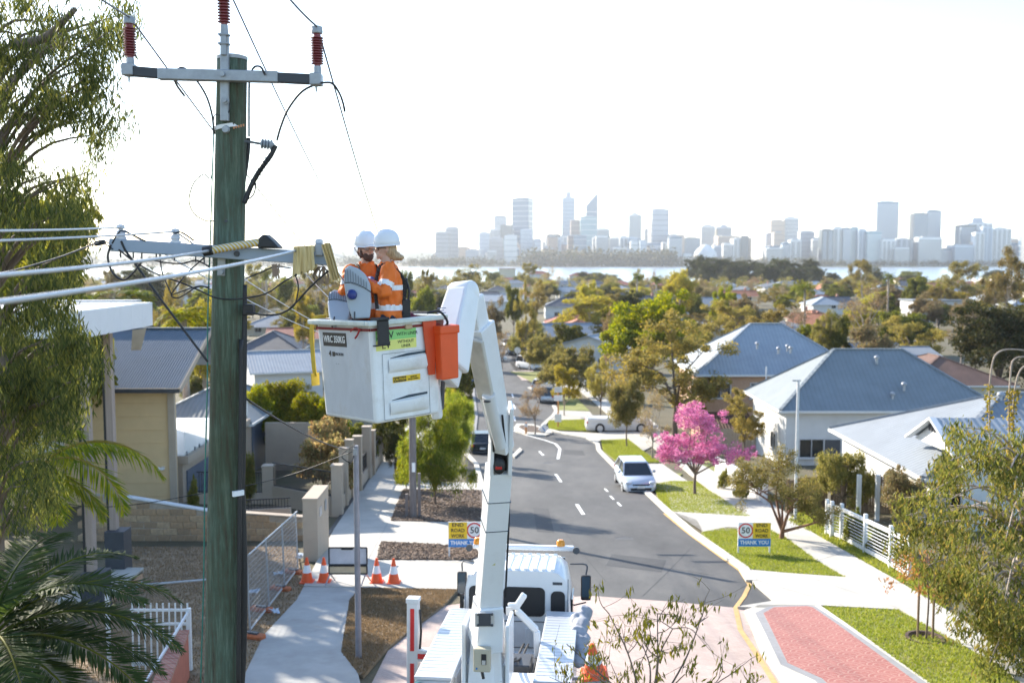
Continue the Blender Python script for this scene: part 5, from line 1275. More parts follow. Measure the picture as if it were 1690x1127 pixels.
MB().box((2.83, -1.2, 1.6), (.08, 4.2, 3.0)).build('garage_door', mat('garage_door_blue', (.10, .13, .18), .5, var=.05), lwg)
# portico on two tall posts
FASC = mat('white_fascia_panel', (.74, .75, .77), .35, var=.03)
zt, zb = ZP(515, 25), ZP(559, 25); g0 = Z(28)
pt = thing('portico', 'tall white portico slab on two slender posts with dark plinths', 'portico', (-11.5, 28, g0))
MB().box((-2.6, -.45, (zt + zb) / 2 - g0), (6.4, 5.0, zt - zb - .06)).build('roof_core', DKGREY, pt)
for k in range(6): MB().box((.625, -2.95 + .833 * (k + .5), (zt + zb) / 2 - g0), (.03, .825, zt - zb)).build('fascia_panel', FASC, pt, bevel=.004)
for k in range(7): MB().box((.6 - .92 * (k + .5), -2.975, (zt + zb) / 2 - g0), (.91, .03, zt - zb)).build('fascia_panel', FASC, pt, bevel=.004)
m = MB(); m.box((-2.6, -.45, zt - g0 + .0), (6.46, 5.06, .05)); m.build('roof_sheet', WHITE, pt)
m = MB(); m.bar((-5.8, 1.3, zt - g0 + .07), (.5, 1.3, zt - g0 + .1), .5, .05); m.build('flashing', GALV, pt)
CLAD = mat('grey_timber_cladding', (.34, .27, .23), .8, var=.15, scale=3, stretch=(8, 8, .3))
for x, y in ((.28, -2.0), (-.45, 1.35)):
    c = MB().box((x, y, (zb - g0) / 2), (.2, .24, zb - g0)).build('column', CLAD, pt)
    MB().box((x - .13, y, (zb - g0) / 2), (.07, .25, zb - g0 - .02)).build('column_channel', BLACK, c)
    hp = 1.55 if y > 0 else 1.35
    MB().box((x + .12, y - .05, hp / 2 - .2), (.58, .6, hp + .4)).build('plinth', mat('dark_plinth', (.045, .05, .06), .6), pt, bevel=.008)
MB().box((-.2, -.3, .35), (1.3, 3.0, .14)).build('step_slab', CONC, pt, bevel=.01)
MB().box((.2, -.3, .1), (.5, 2.8, .5)).build('step_side', BRICKR, pt); MB().box((.47, -.3, -.02), (.02, 2.6, .16)).build('membrane', mat('blue_membrane', (.25, .5, .6), .5), pt)
q = P(225, 560, 27) - pt.location
m = MB()
for k in range(3): m.poly([q + Vector((-.1, 0, .25)), q + Vector((.25, .1, .3)), q + Vector((.1, .05, -.1 - .1 * k)), q + Vector((-.15, .02 * k, -.3))])
m.build('loose_wrap', mat('loose_brown_wrap', (.35, .28, .2), .7), pt)
# limestone block wall, block by block
LS = [mat('limestone', c, .9, var=.22, scale=4, bump=.5, bscale=25, dirt=(.10, .085, .065), dscale=1.6, damt=.85) for c in ((.42, .28, .16), (.50, .36, .22), (.34, .235, .14))]
y0 = 37.0; xa, xb = XP(128, y0), XP(494, y0); zg = Z(y0)
lw = thing('limestone_wall', 'limestone block wall with white coping at the back of the dry lot', 'wall', ((xa + xb) / 2, y0, zg))
def topz(px): return np.interp(px, [128, 200, 338, 405, 494], [ZP(812, y0), ZP(820, y0), ZP(843, y0), ZP(847, y0), ZP(853, y0)]) - zg
meshes = []
for k in range(4):
    rd = random.Random(k); b = MB().box((0, 0, 0), (.485, .3, .235))
    for v in b.v: v += Vector((rd.uniform(-.012, .012), rd.uniform(-.02, .02), rd.uniform(-.01, .01)))
    o = b.build('limestone_block', LS[k % 3], None, bevel=.015); meshes.append(o.data); bpy.data.objects.remove(o)
rd = random.Random(4); n = int((xb - xa) / .5); px_ = lambda x: 845 + x / y0 * F_PX
for r_ in range(9):
    for k in range(n + 1):
        x = xa + .5 * k + (.25 if r_ % 2 else 0)
        if .12 + .25 * r_ + .13 > topz(px_(x)) or x > xb - .2: continue
        o = link('limestone_block', meshes[rd.randrange(4)], lw); o.location = (x - lw.location.x, rd.uniform(-.012, .012), .12 + .25 * r_); o.rotation_euler = (0, 0, rd.uniform(-.01, .01))
ppts = [128, 200, 338, 405, 494]
m = MB(); m.prism([(XP(128, y0) - lw.location.x, -.3)] + [(XP(494, y0) - lw.location.x, -.3)] + [(XP(p, y0) - lw.location.x, topz(p) - .03) for p in ppts[::-1]], -.12, .12, Matrix.Rotation(R(90), 4, 'X'))
m.build('mortar_core', mat('mortar', (.34, .29, .23), .95, var=.2, scale=5), lw)
for a, b in zip(ppts[1:], ppts[2:]):
    MB().bar((XP(a, y0) - lw.location.x, -.02, topz(a) + .03), (XP(b, y0) - lw.location.x, -.02, topz(b) + .03), .32, .05).build('coping', WALLW if a < 300 else RENDER, lw)
# front fence: rendered piers, low walls and black rails
pier_px = [(433, 452, 771, 832), (547, 565, 770, 853), (560, 574, 742, 838), (570, 583, 728, 824), (583, 597, 722, 813), (598, 612, 706, 792), (606, 619, 712, 786), (618, 632, 699, 765)]
PH_ = []
for i, (a, b, tp, bs) in enumerate(pier_px):
    g = G((a + b) / 2, bs); w = (b - a) / F_PX * g.y; h = ZP(tp, g.y) - g.z; PH_.append((g, h))
    nm = ('first', 'second', 'third', 'fourth', 'fifth', 'sixth', 'seventh', 'eighth')[i]
    t = thing('fence_pier', 'beige rendered fence pier, %s counted from the timber pole along the garden fence' % nm, 'pier', g)
    MB().box((0, w / 2, h / 2 - .1), (w, w, h + .2)).build('shaft', RENDER, t, bevel=.012); MB().box((0, w / 2, h + .03), (w + .06, w + .06, .07)).build('cap', RENDER, t, bevel=.01)
t = thing('fence_pier', 'broad beige rendered pier with letterbox at the end of the limestone wall', 'pier', G(514, 926)); g = t.location; h = ZP(824, g.y) - g.z
MB().box((0, .9, h / 2 - .1), (.5, 2.0, h + .2)).build('shaft', RENDER, t, bevel=.012); MB().box((0, .9, h + .02), (.54, 2.04, .08)).build('cap', RENDER, t, bevel=.01)
MB().box((.26, .4, h - .5), (.03, .36, .3)).build('letterbox', ALU, t); MB().box((.27, 1.3, h - .5), (.02, .3, .35)).build('meter_panel', GALV, t)
def railing(label, a, b, wall, top):
    a, b = Vector(a), Vector(b); t = thing('garden_fence', label, 'fence', a); d = b - a; n = int(d.length / .12)
    MB().bar((0, 0, wall / 2 - .15), d + Vector((0, 0, wall / 2 - .15)), .2, wall + .3).build('low_wall', RENDER, t)
    for z in (wall + .06, top): MB().bar((0, 0, z), d + Vector((0, 0, z)), .04, .05).build('rail', BLACK, t)
    m = MB()
    for k in range(1, n): p = d * k / n; m.box((p.x, p.y, p.z + (wall + top) / 2), (.025, .025, top - wall))
    tag(m.build('bars', BLACK, t), kind='stuff'); return t
p1, p2 = PH_[0][0], PH_[1][0]
railing('black railing on low wall between the first two beige piers', p1 + Vector((.2, .15, 0)), p2 + Vector((-.2, .15, 0)), .85, 1.95)
railing('black railing left of the first beige pier, behind the timber pole', p1 + Vector((-3.4, .2, 0)), p1 + Vector((-.2, .15, 0)), .5, 1.5)
for i in range(1, 7): railing('black railing on low wall after the %s beige pier along the footpath' % ('second', 'third', 'fourth', 'fifth', 'sixth', 'seventh')[i - 1], PH_[i][0] + Vector((0, .2, 0)), PH_[i + 1][0] + Vector((0, .1, 0)), .7, 1.6)
railing('short black railing along the top of the low terrace behind the limestone wall', P(400, 842, 39.5), P(480, 838, 39.5), .02, .42)
t = thing('garden_wall', 'pale grey rendered garden wall beneath the hedge', 'wall', G(505, 800) + Vector((0, 14, 0))); z = t.location.z
a, b = P(438, 697, 60) - t.location, P(560, 745, 60) - t.location
MB().box((a + b) / 2 - Vector((0, 0, .75)), (b.x - a.x, .25, a.z - b.z + 1.5)).build('wall', RENDER, t); MB().box((-1.9, -.2, (a.z + b.z) / 2 - .3), (1.5, .1, 1.5)).build('gate', BLACK, t); MB().box((-1.9, -.26, (a.z + b.z) / 2 - .3), (1.5, .03, .07)).build('gate_rail', SIGNW, t)
KIND['clipped'] = (5, 4.6, .8, .12, 9, 5, 0, 70, .55, 210, .17, .09, 0, 'rich', BARK)
for i, (px, d, tp, w) in enumerate(((418, 63, 618, 92), (462, 64, 622, 92), (506, 62, 632, 92), (545, 61, 650, 66))):
    PT('clipped', px, d, tp, w, ('clipped yellow green hedge tree right beside the timber pole', 'clipped yellow green hedge tree, second from the timber pole', 'clipped yellow green hedge tree, third from the timber pole', 'small clipped hedge tree below the bucket')[i], seed=1 + i % 2)
PT('bronze', 530, 47.5, 690, 100, 'shrub with bronze leaves behind the black railing', seed=1); PT('bronze', 548, 53, 662, 50, 'taller bronze leaved shrub below the bucket', seed=2); PT('bare', 540, 57, 672, 70, 'twiggy grey shrub beneath the bucket corner', name='shrub')
PT('dense', 640, 64, 668, 70, 'dark green garden tree below the bucket'); PT('dark', 650, 56, 700, 44, 'dark shrub behind the beige piers'); PT('dense', 590, 62, 690, 60, 'dark garden bush behind the pale garden wall'); PT('bush', 310, 41, 795, 22, 'slim young shrub in front of the dark garage door'); PT('bush', 405, 44, 740, 20, 'young pale shrub right of the timber pole')
PT('dense', 760, 100, 590, 50, 'green tree by the far left kerb, behind the boom'); PT('hedge', 668, 50, 742, 36, 'low hedge at the edge of the left footpath')
# temporary mesh fence
a, b = G(413, 1049), G(492, 945); t = thing('mesh_fence', 'leaning temporary mesh fence of galvanised tube beside the path', 'fence', a); d = b - a; hgt = 2.0
for u in (0, .33, .66, 1): p = d * u; MB().tube([p + Vector((0, 0, .05)), p + Vector((-.05, 0, hgt))], .024, 8).build('post', GALV, t, smooth=True)
for z in (.15, hgt): MB().tube([(0, 0, z), d + Vector((0, 0, z))], .022, 8).build('rail', GALV, t, smooth=True)
m = MB(); n = int(d.length / .09)
for k in range(n): p = d * k / n; m.bar(p + Vector((0, 0, .15)), p + Vector((-.04, 0, hgt)), .005, .005)
for k in range(14): z = .2 + .13 * k; m.bar((0, 0, z), d + Vector((0, 0, z)), .005, .005)
tag(m.build('wire_mesh', GALV, t), kind='stuff')
for i, (px, py) in enumerate(((484, 950), (463, 978), (432, 1013), (417, 1058))):
    f = thing('rubber_block', ('orange fence foot nearest the broad pier', 'orange fence foot second from the broad pier', 'orange fence foot third from the broad pier', 'orange fence foot nearest the timber pole')[i], 'fence foot', G(px, py) + Vector((0, 0, .08)), R(70))
    m = MB(); m.box((0, 0, .05), (.24, .62, .13)); m.build('block', mat('foot_orange', (.45, .13, .05), .8, var=.2, scale=6), f, bevel=.03); MB().box((0, 0, .13), (.1, .3, .05)).build('slot', DKGREY, f)
rd = random.Random(2)
for i, (px, py) in enumerate(((495, 925), (462, 952), (418, 985), (452, 1018))):
    o = MB()
    for k in range(7): o.poly([Vector((rd.uniform(-.2, .2), rd.uniform(-.2, .2), rd.uniform(0, .14))) for _ in range(4)])
    o = o.build('plastic_scrap', mat('scrap_blue', (.45, .55, .68), .4), None); o.location = G(px, py) + Vector((0, 0, .1)); tag(o, ('crumpled pale blue plastic at the foot of the broad pier', 'scrap of pale plastic left of the fence, near the wall', 'white scrap of plastic on the dry lawn behind the fence', 'scrap of plastic lying under the mesh fence')[i], 'litter')
# white palisade and brick pier in the left foreground
a, b = P(214, 1007, 20.5), P(311, 1007, 20.5); t = thing('palisade_fence', 'white steel palisade fence behind the date palm', 'fence', (a.x, 20.5, Z(20.5))); zt = a.z - Z(20.5)
for z in (zt, zt - .3, .2): MB().box(((b.x - a.x) / 2, .03, z), (b.x - a.x, .04, .05)).build('rail', WHITE, t)
for k in range(10):
    x = (b.x - a.x) * (k + .3) / 9.6; MB().bar((x, 0, .08), (x + .02, 0, zt + .16), .03, .02).build('picket', WHITE, t)
MB().box((b.x - a.x, 0, zt / 2), (.09, .09, zt + .1)).build('post', WHITE, t); MB().box((-.55, .2, zt / 2 + .2), (.07, .07, zt + .3)).build('post', WHITE, t)
MB().bar((b.x - a.x, 0, zt - .02), (b.x - a.x + .15, -3.2, zt - .35), .04, .05).build('rail', WHITE, t)
MB().tube([(-.6, .2, zt + .42), (1.9, .9, zt + .42)], .025, 8).build('top_rail', GALV, t)
a, b = P(300, 1042, 20.0), P(262, 1100, 17.3); t = thing('brick_wall', 'low red painted brick wall behind the date palm', 'wall', (a.x, 20, Z(20)))
d = Vector((b.x - a.x, -2.7, 0)); zt = a.z - t.location.z
MB().bar((0, 0, zt / 2 - .1), d + Vector((0, 0, zt / 2 - .1)), .26, zt + .1).build('wall', mat('red_painted_brick', (.42, .13, .08), .8, var=.12, scale=4, bump=.4, bscale=12), t)
for k in range(11): p = d * (k + .5) / 11; MB().box(p + Vector((0, 0, zt)), (.3, .225, .08), Matrix.Rotation(math.atan2(d.y, d.x) + R(90), 3, 'Z')).build('coping_brick', BRICKD, t)
# ---------------------------------------------------------------- big gum on the left
rg = np.random.default_rng(12)
clumps = []
for px, py, rx, ry, n in ((10, 20, 60, 60, 9), (70, 30, 60, 60, 9), (130, 40, 45, 50, 5), (40, 110, 70, 60, 10), (120, 100, 50, 40, 5), (212, 22, 32, 34, 5), (20, 200, 70, 70, 10), (110, 170, 50, 50, 6), (60, 290, 80, 70, 11), (135, 210, 40, 30, 3), (185, 180, 28, 24, 3), (25, 390, 70, 70, 11),
   (100, 340, 45, 70, 9), (60, 470, 60, 70, 10), (20, 560, 60, 80, 11), (70, 590, 45, 60, 8), (20, 690, 60, 80, 11), (75, 680, 30, 60, 6), (120, 400, 26, 50, 4), (130, 560, 20, 22, 3), (25, 790, 50, 60, 7), (75, 780, 25, 50, 4), (150, 290, 14, 20, 1), (150, 600, 22, 40, 4), (95, 640, 40, 60, 7), (60, 540, 70, 60, 8), (150, 120, 25, 40, 3), (-60, 100, 70, 120, 9), (-60, 350, 70, 130, 9), (-60, 600, 70, 130, 9)):
    for k in range(n):
        q = P(px + rg.uniform(-rx, rx) * .85, py + rg.uniform(-ry, ry) * .85, rg.uniform(13.2, 17.5)); clumps.append((q.x, q.y, q.z))
cl = np.array(clumps); npl = 185; n = len(cl) * npl
tw = np.repeat(cl, npl, 0); q = rand_dirs(rg, n) * (rg.uniform(0, 1, (n, 1)) ** .5) * [.30, .30, .26]; ctr = tw + q; ctr[:, 2] -= rg.uniform(0, .38, n)
dr = rand_dirs(rg, n) * .6 + [0, 0, -1.0]; dr /= np.linalg.norm(dr, axis=1)[:, None]; s = rg.uniform(.6, 1.3, n)
ctr0 = np.array([-8.6, 15.8, Z(16)])
gum = thing('gum_tree', 'tall weeping gum tree with dense hanging leaves at the left edge', 'tree', tuple(ctr0))
link('crown', leafmesh('gum_crown', [leaf_quads(ctr - ctr0, .155 * s, .021 * s, dr, rg)], LEAF['gum']), gum)
m = MB(); tp = [(0, 0, -.3), (.1, 0, 4), (-.3, .2, 8), (.2, 0, 12), (0, 0, 17)]; m.tube(curve_pts(tp, 5), list(np.linspace(.3, .1, 21)), 10)
m.build('trunk', BARK, gum, smooth='all'); m = MB()
for k in range(0, len(cl), 2):
    e = Vector(cl[k] - ctr0); s0 = Vector((0, 0, max(1.5, min(16, e.z - 1.2 - .35 * abs(e.x))))); m.tube(curve_pts([s0, s0.lerp(e, .5) + Vector((0, 0, .5)), e], 4), list(np.linspace(.05, .008, 9)), 5, cap=False)
for a_, b_, c_ in ((P(20, 75, 14.5), P(75, 62, 14.3), P(125, 15, 14.2)), (P(-20, 560, 14.2), P(10, 600, 14), P(25, 650, 14))): m.tube(curve_pts([a_ - Vector(ctr0), b_ - Vector(ctr0), c_ - Vector(ctr0)], 5), list(np.linspace(.08, .035, 11)), 6)
m.build('branch', BARK, gum, smooth='all')
# neighbouring tree mostly hidden behind the gum; it shades the dry lot
for x_, y_, h_, w_, lb in ((-21.5, 43, 16, 7.5, 'tall dark tree behind the weeping gum, in front of the cream house'), (-20.2, 38.5, 16, 7, 'tall dark tree behind the weeping gum, second from the cream house'), (-24.5, 39, 16, 7, 'tall dark tree behind the weeping gum, farthest left beside the cream house')): tree('dense', x_, y_, h_, w_, lb)
# palms
palm('cocos_palm', 'backlit feathery palm with drooping fronds in front of the white portico', P(75, 760, 13.5).x, 13.5, 0, 2.3, 1, 'fern') if 0 else None
rg = np.random.default_rng(4); base = P(62, 775, 22); cp_ = thing('feather_palm', 'backlit feathery palm with drooping yellow green fronds by the gum', 'palm tree', (base.x, base.y, Z(13.5))); hb_ = base.z - Z(13.5)
V = []; m = MB(); kf = 1.62
for az, el, L_, cu in ((.12, .8, 2.0, 1.95), (-.3, .62, 1.8, 2.1), (.6, .8, 1.5, 1.6), (-.9, .4, 1.3, 2.0), (2.6, .8, 1.6, 1.9), (3.6, .6, 1.6, 2.0), (1.6, .9, 1.6, 1.6), (-1.7, .6, 1.3, 2.0), (4.3, .3, 1.3, 1.8), (.1, -.1, 1.2, 1.3)):
    frond(V, rg, (0, 0, hb_), az, el, L_ * kf, cu, 84, .75, .04, .8, mb=m, r=.026)
link('frond_leaflets', leafmesh('fronds', V, LEAF['fern']), cp_); m.build('frond_stems', LEAF['lime'], cp_, smooth='all'); MB().tube([(0, 0, -.2), (0, 0, hb_)], [.09, .06], 10).build('trunk', BARK, cp_, smooth='all')
base = P(-20, 1060, 11.5); dp = thing('date_palm', 'big dark date palm with long arching fronds in the lower left corner', 'palm tree', (base.x, base.y, Z(11.5))); hb_ = base.z - Z(11.5)
V = []; m = MB(); rg = np.random.default_rng(9)
for az, el, L_, cu in ((.05, .62, 2.5, 1.5), (-.25, .38, 2.4, 1.3), (.45, .85, 2.5, 1.7), (.95, 1.0, 2.3, 1.6), (-.55, .15, 2.3, 1.0), (1.5, 1.1, 2.2, 1.5), (-.1, 1.05, 2.3, 1.7), (2.2, 1.0, 2.2, 1.5), (3.0, .8, 2.2, 1.5), (3.8, .7, 2.2, 1.5), (4.6, .6, 2.0, 1.5), (.25, .25, 2.2, 1.2), (.7, .45, 2.3, 1.4), (-.9, .6, 2.0, 1.4), (1.1, .35, 2.2, 1.2)):
    frond(V, rg, (0, 0, hb_), az, el, L_, cu, 120, .46, .03, .3, mb=m, r=.022)
link('frond_leaflets', leafmesh('fronds', V, LEAF['date']), dp); m.build('frond_stems', LEAF['palm'], dp, smooth='all'); MB().tube([(0, 0, -.2), (0, 0, hb_)], [.3, .24], 12).build('trunk', BARKL, dp, smooth='all')
# ---------------------------------------------------------------- right-hand foreground foliage
rg = np.random.default_rng(15); clumps = []
for px, py, rx, ry, n, d0, d1 in ((1660, 740, 60, 40, 12, 19, 23), (1600, 790, 70, 50, 16, 19, 24), (1540, 850, 50, 50, 11, 19, 24), (1640, 880, 80, 60, 22, 18, 24), (1560, 930, 55, 40, 9, 19, 23), (1660, 980, 50, 60, 13, 18, 22), (1600, 990, 35, 30, 5, 19, 22), (1670, 1080, 40, 60, 10, 18, 21), (1495, 870, 22, 30, 3, 19, 22), (1640, 1040, 30, 40, 5, 18, 21), (1600, 720, 30, 20, 3, 20, 23), (1740, 900, 50, 170, 18, 18, 23)):
    for k in range(n): q = P(px + rg.uniform(-rx, rx), py + rg.uniform(-ry, ry), rg.uniform(d0, d1)); clumps.append((q.x, q.y, max(q.z, Z(q.y) + .4)))
cl = np.array(clumps); npl = 165; n = len(cl) * npl; c0 = np.array([11.3, 21.5, Z(21.5)])
ctr = np.repeat(cl, npl, 0) + rand_dirs(rg, n) * (rg.uniform(0, 1, (n, 1)) ** .5) * [.36, .36, .30] - c0; ctr[:, 2] -= rg.uniform(0, .4, n)
dr = rand_dirs(rg, n) * .7 + [0, 0, -1.0]; dr /= np.linalg.norm(dr, axis=1)[:, None]; s = rg.uniform(.6, 1.3, n)
t = thing('peppermint_tree', 'drooping yellow green tree filling the lower right corner', 'tree', tuple(c0))
link('crown', leafmesh('right_crown', [leaf_quads(ctr, .15 * s, .034 * s, dr, rg)], LEAF['shrub']), t); m = MB()
m.tube(curve_pts([(0, 0, -.3), (-.2, 0, 1.2), (.1, .2, 2.6), (0, 0, 4.4)], 5), list(np.linspace(.2, .07, 16)), 8)
for k in range(0, len(cl), 2):
    e = Vector(cl[k] - c0); s0 = Vector((0, .1, max(.6, min(4.2, e.z - .2)))); m.tube(curve_pts([s0, s0.lerp(e, .5) + Vector((0, 0, .35)), e], 4), list(np.linspace(.04, .008, 9)), 5, cap=False)
m.build('trunk', BARKL, t, smooth='all')
# leafy arches of a climber at the right edge
t = thing('climber', 'bare arching canes with yellow leaves in front of the white metal roof', 'climber', (13.0, 25.5, Z(25.5))); m = MB(); V = []
for pts in (((1633, 690), (1636, 610), (1650, 580), (1690, 578), (1720, 590)), ((1665, 700), (1668, 615), (1675, 592), (1700, 588)), ((1672, 690), (1680, 620), (1700, 600), (1720, 605))):
    c = curve_pts([P(x, y, 25.5) - t.location for x, y in [(pts[0][0] + 6, 820)] + list(pts)], 6); m.tube(c, .022, 6)
    for k in range(160):
        p = c[int(rg.integers(2, 10))]; V.append(leaf_quads(np.array([p]) + rg.normal(0, .07, (1, 3)), .11, .06, rand_dirs(rg, 1), rg))
m.build('canes', BARKL, t, smooth='all'); link('leaves', leafmesh('cane_leaves', V, LEAF['lime']), t)
# young staked street tree on the near lawn
g = G(1528, 1060); t = thing('sapling', 'young staked tree with reddish leaves on the near lawn', 'tree', g); m = MB(); m.tube(curve_pts([(0, 0, 0), (.03, 0, 1.0), (0, .05, 1.7), (-.05, 0, 2.3)], 4), list(np.linspace(.025, .008, 13)), 6); rg = np.random.default_rng(2); V = []
for k in range(14):
    z = rg.uniform(1.1, 2.2); e = np.array([rg.normal(0, .45), rg.normal(0, .45), z + rg.uniform(-.1, .35)]); m.tube(curve_pts([(0, 0, z), tuple(e * .5 + [0, 0, z * .5 + .12]), tuple(e)], 3), list(np.linspace(.009, .004, 7)), 4, cap=False)
    c = e + rg.normal(0, .09, (46, 3)); d_ = rand_dirs(rg, 46) * .6 + [0, 0, -1]; d_ /= np.linalg.norm(d_, axis=1)[:, None]; V.append(leaf_quads(c, .10, .03, d_, rg))
m.build('trunk', BARK, t, smooth='all'); link('crown', leafmesh('sapling_leaves', V, leafmat('leaf_red', [(.30, .10, .05), (.38, .18, .08), (.25, .15, .05)])), t)
for x in (-.16, .2): MB().tube([(x, .1, -.1), (x, .1, 1.75)], .03, 8).build('stake', TIMBER, t, smooth=True)
MB().lathe([(.42, 0), (.45, .12), (.38, .12), (.3, .05)], 18, Matrix.Translation((0, .05, 0))).build('mulch_ring', MULCH, t)
# twigs rising in front of the truck, close to the camera
rg = np.random.default_rng(33); d0 = 7.5; g = P(1075, 1180, d0); t = thing('twiggy_tree', 'sparse twiggy tree top with few yellow leaves in front of the paving', 'tree', (g.x, d0, Z(d0))); off = Vector(t.location); m = MB(); V = []
m.tube([(0, 0, 0), g - off], [.05, .03], 7)
LTW = leafmat('leaf_twig', [(.10, .11, .02), (.20, .18, .03), (.32, .24, .03), (.14, .13, .04)], .4)
def twig(p, q, r, lv):
    mid = p.lerp(q, .5) + Vector(rg.normal(0, .035, 3)) * (q - p).length * 2
    c = curve_pts([p, mid, q], 5); m.tube(c, list(np.linspace(r, r * .45, len(c))), 5, cap=False)
    if lv == 0:
        for k in range(int(rg.integers(2, 6))):
            u = c[int(rg.integers(3, len(c)))]; d_ = np.array([[rg.normal(0, .35), rg.normal(0, .35), -1]]); d_ /= np.linalg.norm(d_); nq = int(rg.integers(1, 5)); cc = np.array([u]) + rg.normal(0, .022, (nq, 3)) - [0, 0, .02]
            V.append(leaf_quads(cc, rg.uniform(.045, .075, nq), .016, np.repeat(d_, nq, 0) + rg.normal(0, .2, (nq, 3)), rg))
        return
    for k in range(int(rg.integers(3, 5))):
        s_ = c[int(rg.integers(3, len(c)))]; dv = (q - p).normalized() * rg.uniform(.06, .18) + Vector(rg.normal(0, .12, 3)); twig(s_, s_ + dv, r * .5, lv - 1)
for px, py, dd in ((1005, 960, 0), (935, 1010, .2), (1110, 985, -.3), (1160, 960, .1), (1190, 1070, .2), (905, 1075, -.1), (1060, 1010, .3), (1130, 1060, -.4), (980, 1060, .4), (1220, 1100, 0), (1040, 1090, -.3), (870, 1120, .3), (1085, 960, .3)):
    twig(P(1075 + (px - 1075) * .25, 1150, d0) - off, P(px, py + 52, d0 + dd) - off, .009, 2)
m.build('twigs', BARK, t, smooth='all'); link('leaves', leafmesh('twig_leaves', V, LTW), t)
# ---------------------------------------------------------------- truck with its boom
CHECK, ct, cb_ = nt('checker_plate'); cb_.inputs['Base Color'].default_value = (.62, .63, .65, 1); cb_.inputs['Metallic'].default_value = .7; cb_.inputs['Roughness'].default_value = .35
ck = N(ct, 'ShaderNodeTexChecker'); ck.inputs['Scale'].default_value = 26; tcc = N(ct, 'ShaderNodeTexCoord'); ct.links.new(tcc.outputs['Object'], ck.inputs['Vector']); addbump(ct, cb_, ck.outputs[1], .6, .01)
LID = mat('aluminium_lid', (.52, .54, .57), .38, metal=.35, var=.05, scale=3, dirt=(.5, .5, .5), dscale=4, damt=.3)
trk = thing('bucket_truck', 'white cherry picker truck with aluminium lockers and folded boom arm', 'truck', (-.29, 14.5, Z(14.5)), rot=(R(-3.2), 0, R(-5.4)))
m = MB(); n = 8                                          # cab: rounded cross sections, rear wall at y 3.85
rows = [(3.85, 0, .02), (3.93, .03, 0), (4.9, .03, 0), (5.25, .0, .03), (5.5, -.12, .1)]
for y, dz, ins in rows:
    hw, zt = 1.04 - ins, 2.58 + dz
    prof = [(-hw, .75), (-hw, 1.5), (-hw + .03, 2.1), (-hw + .1, zt - .16), (-hw + .24, zt - .03), (-hw + .4, zt)]
    prof += [(-x, z) for x, z in prof[::-1]]
    for x, z in prof: m.v.append(Vector((x, y, z)))
k = 12
for j in range(len(rows) - 1):
    for q in range(k): a = j * k + q; b = j * k + (q + 1) % k; m.f.append([a, b, b + k, a + k]); m.m.append(0)
m.f.append(list(range(k))[::-1]); m.f.append(list(range((len(rows) - 1) * k, len(rows) * k))); m.m += [0, 0]
cab = m.build('cab', TRUCKW, trk, smooth=True)
m = MB()
for q in range(9): x = -.68 + .17 * q; m.bar((x, 3.88, 2.60), (x, 5.05, 2.62), .085, .045)
m.build('roof_rib', TRUCKW, cab, bevel=.015, seg=2)
def rr(w, h, r, n=5):
    o = []
    for cx, cz, a0 in ((w / 2 - r, h / 2 - r, 0), (-w / 2 + r, h / 2 - r, 90), (-w / 2 + r, -h / 2 + r, 180), (w / 2 - r, -h / 2 + r, 270)):
        for k in range(n + 1): a = R(a0 + 90 * k / n); o.append((cx + r * math.cos(a), cz + r * math.sin(a)))
    return o
RY = Matrix.Rotation(R(90), 4, 'X')
for x, z, w, h in ((.15, 2.0, .72, .48), (.79, 1.96, .2, .44), (-.62, 2.0, .5, .48)):
    fr = MB().prism(rr(w + .07, h + .07, .1), 0, .02, Matrix.Translation((x, 3.845, z)) @ RY).build('window_seal', BLACK, cab)
    MB().prism(rr(w, h, .08), 0, .012, Matrix.Translation((x, 3.84, z)) @ RY).build('rear_window', CGL, cab)
m = MB()
for x in (-.35, 0, .35): m.bar((x - .13, 3.83, 1.5), (x - .13, 3.83, 1.15), .1, .03, up=(0, 1, 0))
m.box((0, 3.78, 1.0), (1.9, .1, .1)); m.build('cab_back_panel', TRUCKW, cab, bevel=.01)
for s in (-1, 1): MB().box((s * 1.05, 4.5, 1.72), (.03, .8, .55)).build('side_window', CGL, cab)
MB().prism([(-.95, 1.6), (.95, 1.6), (.85, 2.45), (-.85, 2.45)], -5.56, -5.5, RY).build('windscreen', CGL, cab)
bar_ = MB(); bar_.bar((-1.0, 5.1, 2.74), (1.05, 5.1, 2.74), .14, .09); bb = bar_.build('beacon_bar', TRUCKW, trk, bevel=.02)
for x in (-.9, .78): MB().lathe([(.085, 0), (.08, .09), (.05, .12)], 14, Matrix.Translation((x, 5.1, 2.79))).build('beacon', mat('amber_lens', (.75, .28, .02), .25, var=.03), bb, smooth=True)
for x in (-1.05, 1.1): MB().lathe([(.06, 0), (.07, .1)], 12, Matrix.Translation((x, 5.0, 2.74)) @ RY).build('work_lamp', DKGREY, bb)
for s, x, z in ((-1, -1.17, 2.05), (1, 1.3, 2.05)):
    q = MB().box((x, 4.75, z), (.2, .09, .5)).build('mirror', BLACK, trk, bevel=.04, seg=2); MB().box((x, 4.70, z + .03), (.15, .012, .4)).build('mirror_glass', GLASSB, q)
    a = MB(); a.tube(curve_pts([(s * .98, 5.0, 2.45), (x, 4.85, 2.48), (x, 4.78, 2.3)], 4), .016, 6); a.tube([(s * .98, 5.0, 1.6), (x, 4.78, 1.75)], .016, 6); a.build('mirror_arm', DKGREY, q)
MB().bar((-1.06, 3.9, 1.55), (-1.06, 3.9, 2.1), .05, .06).build('air_intake', BLACK, trk)
m = MB(); m.box((0, 1.2, .62), (1.0, 8.0, .3)); m.box((0, .8, .9), (2.3, 5.2, .12)); m.build('chassis', DKGREY, trk)
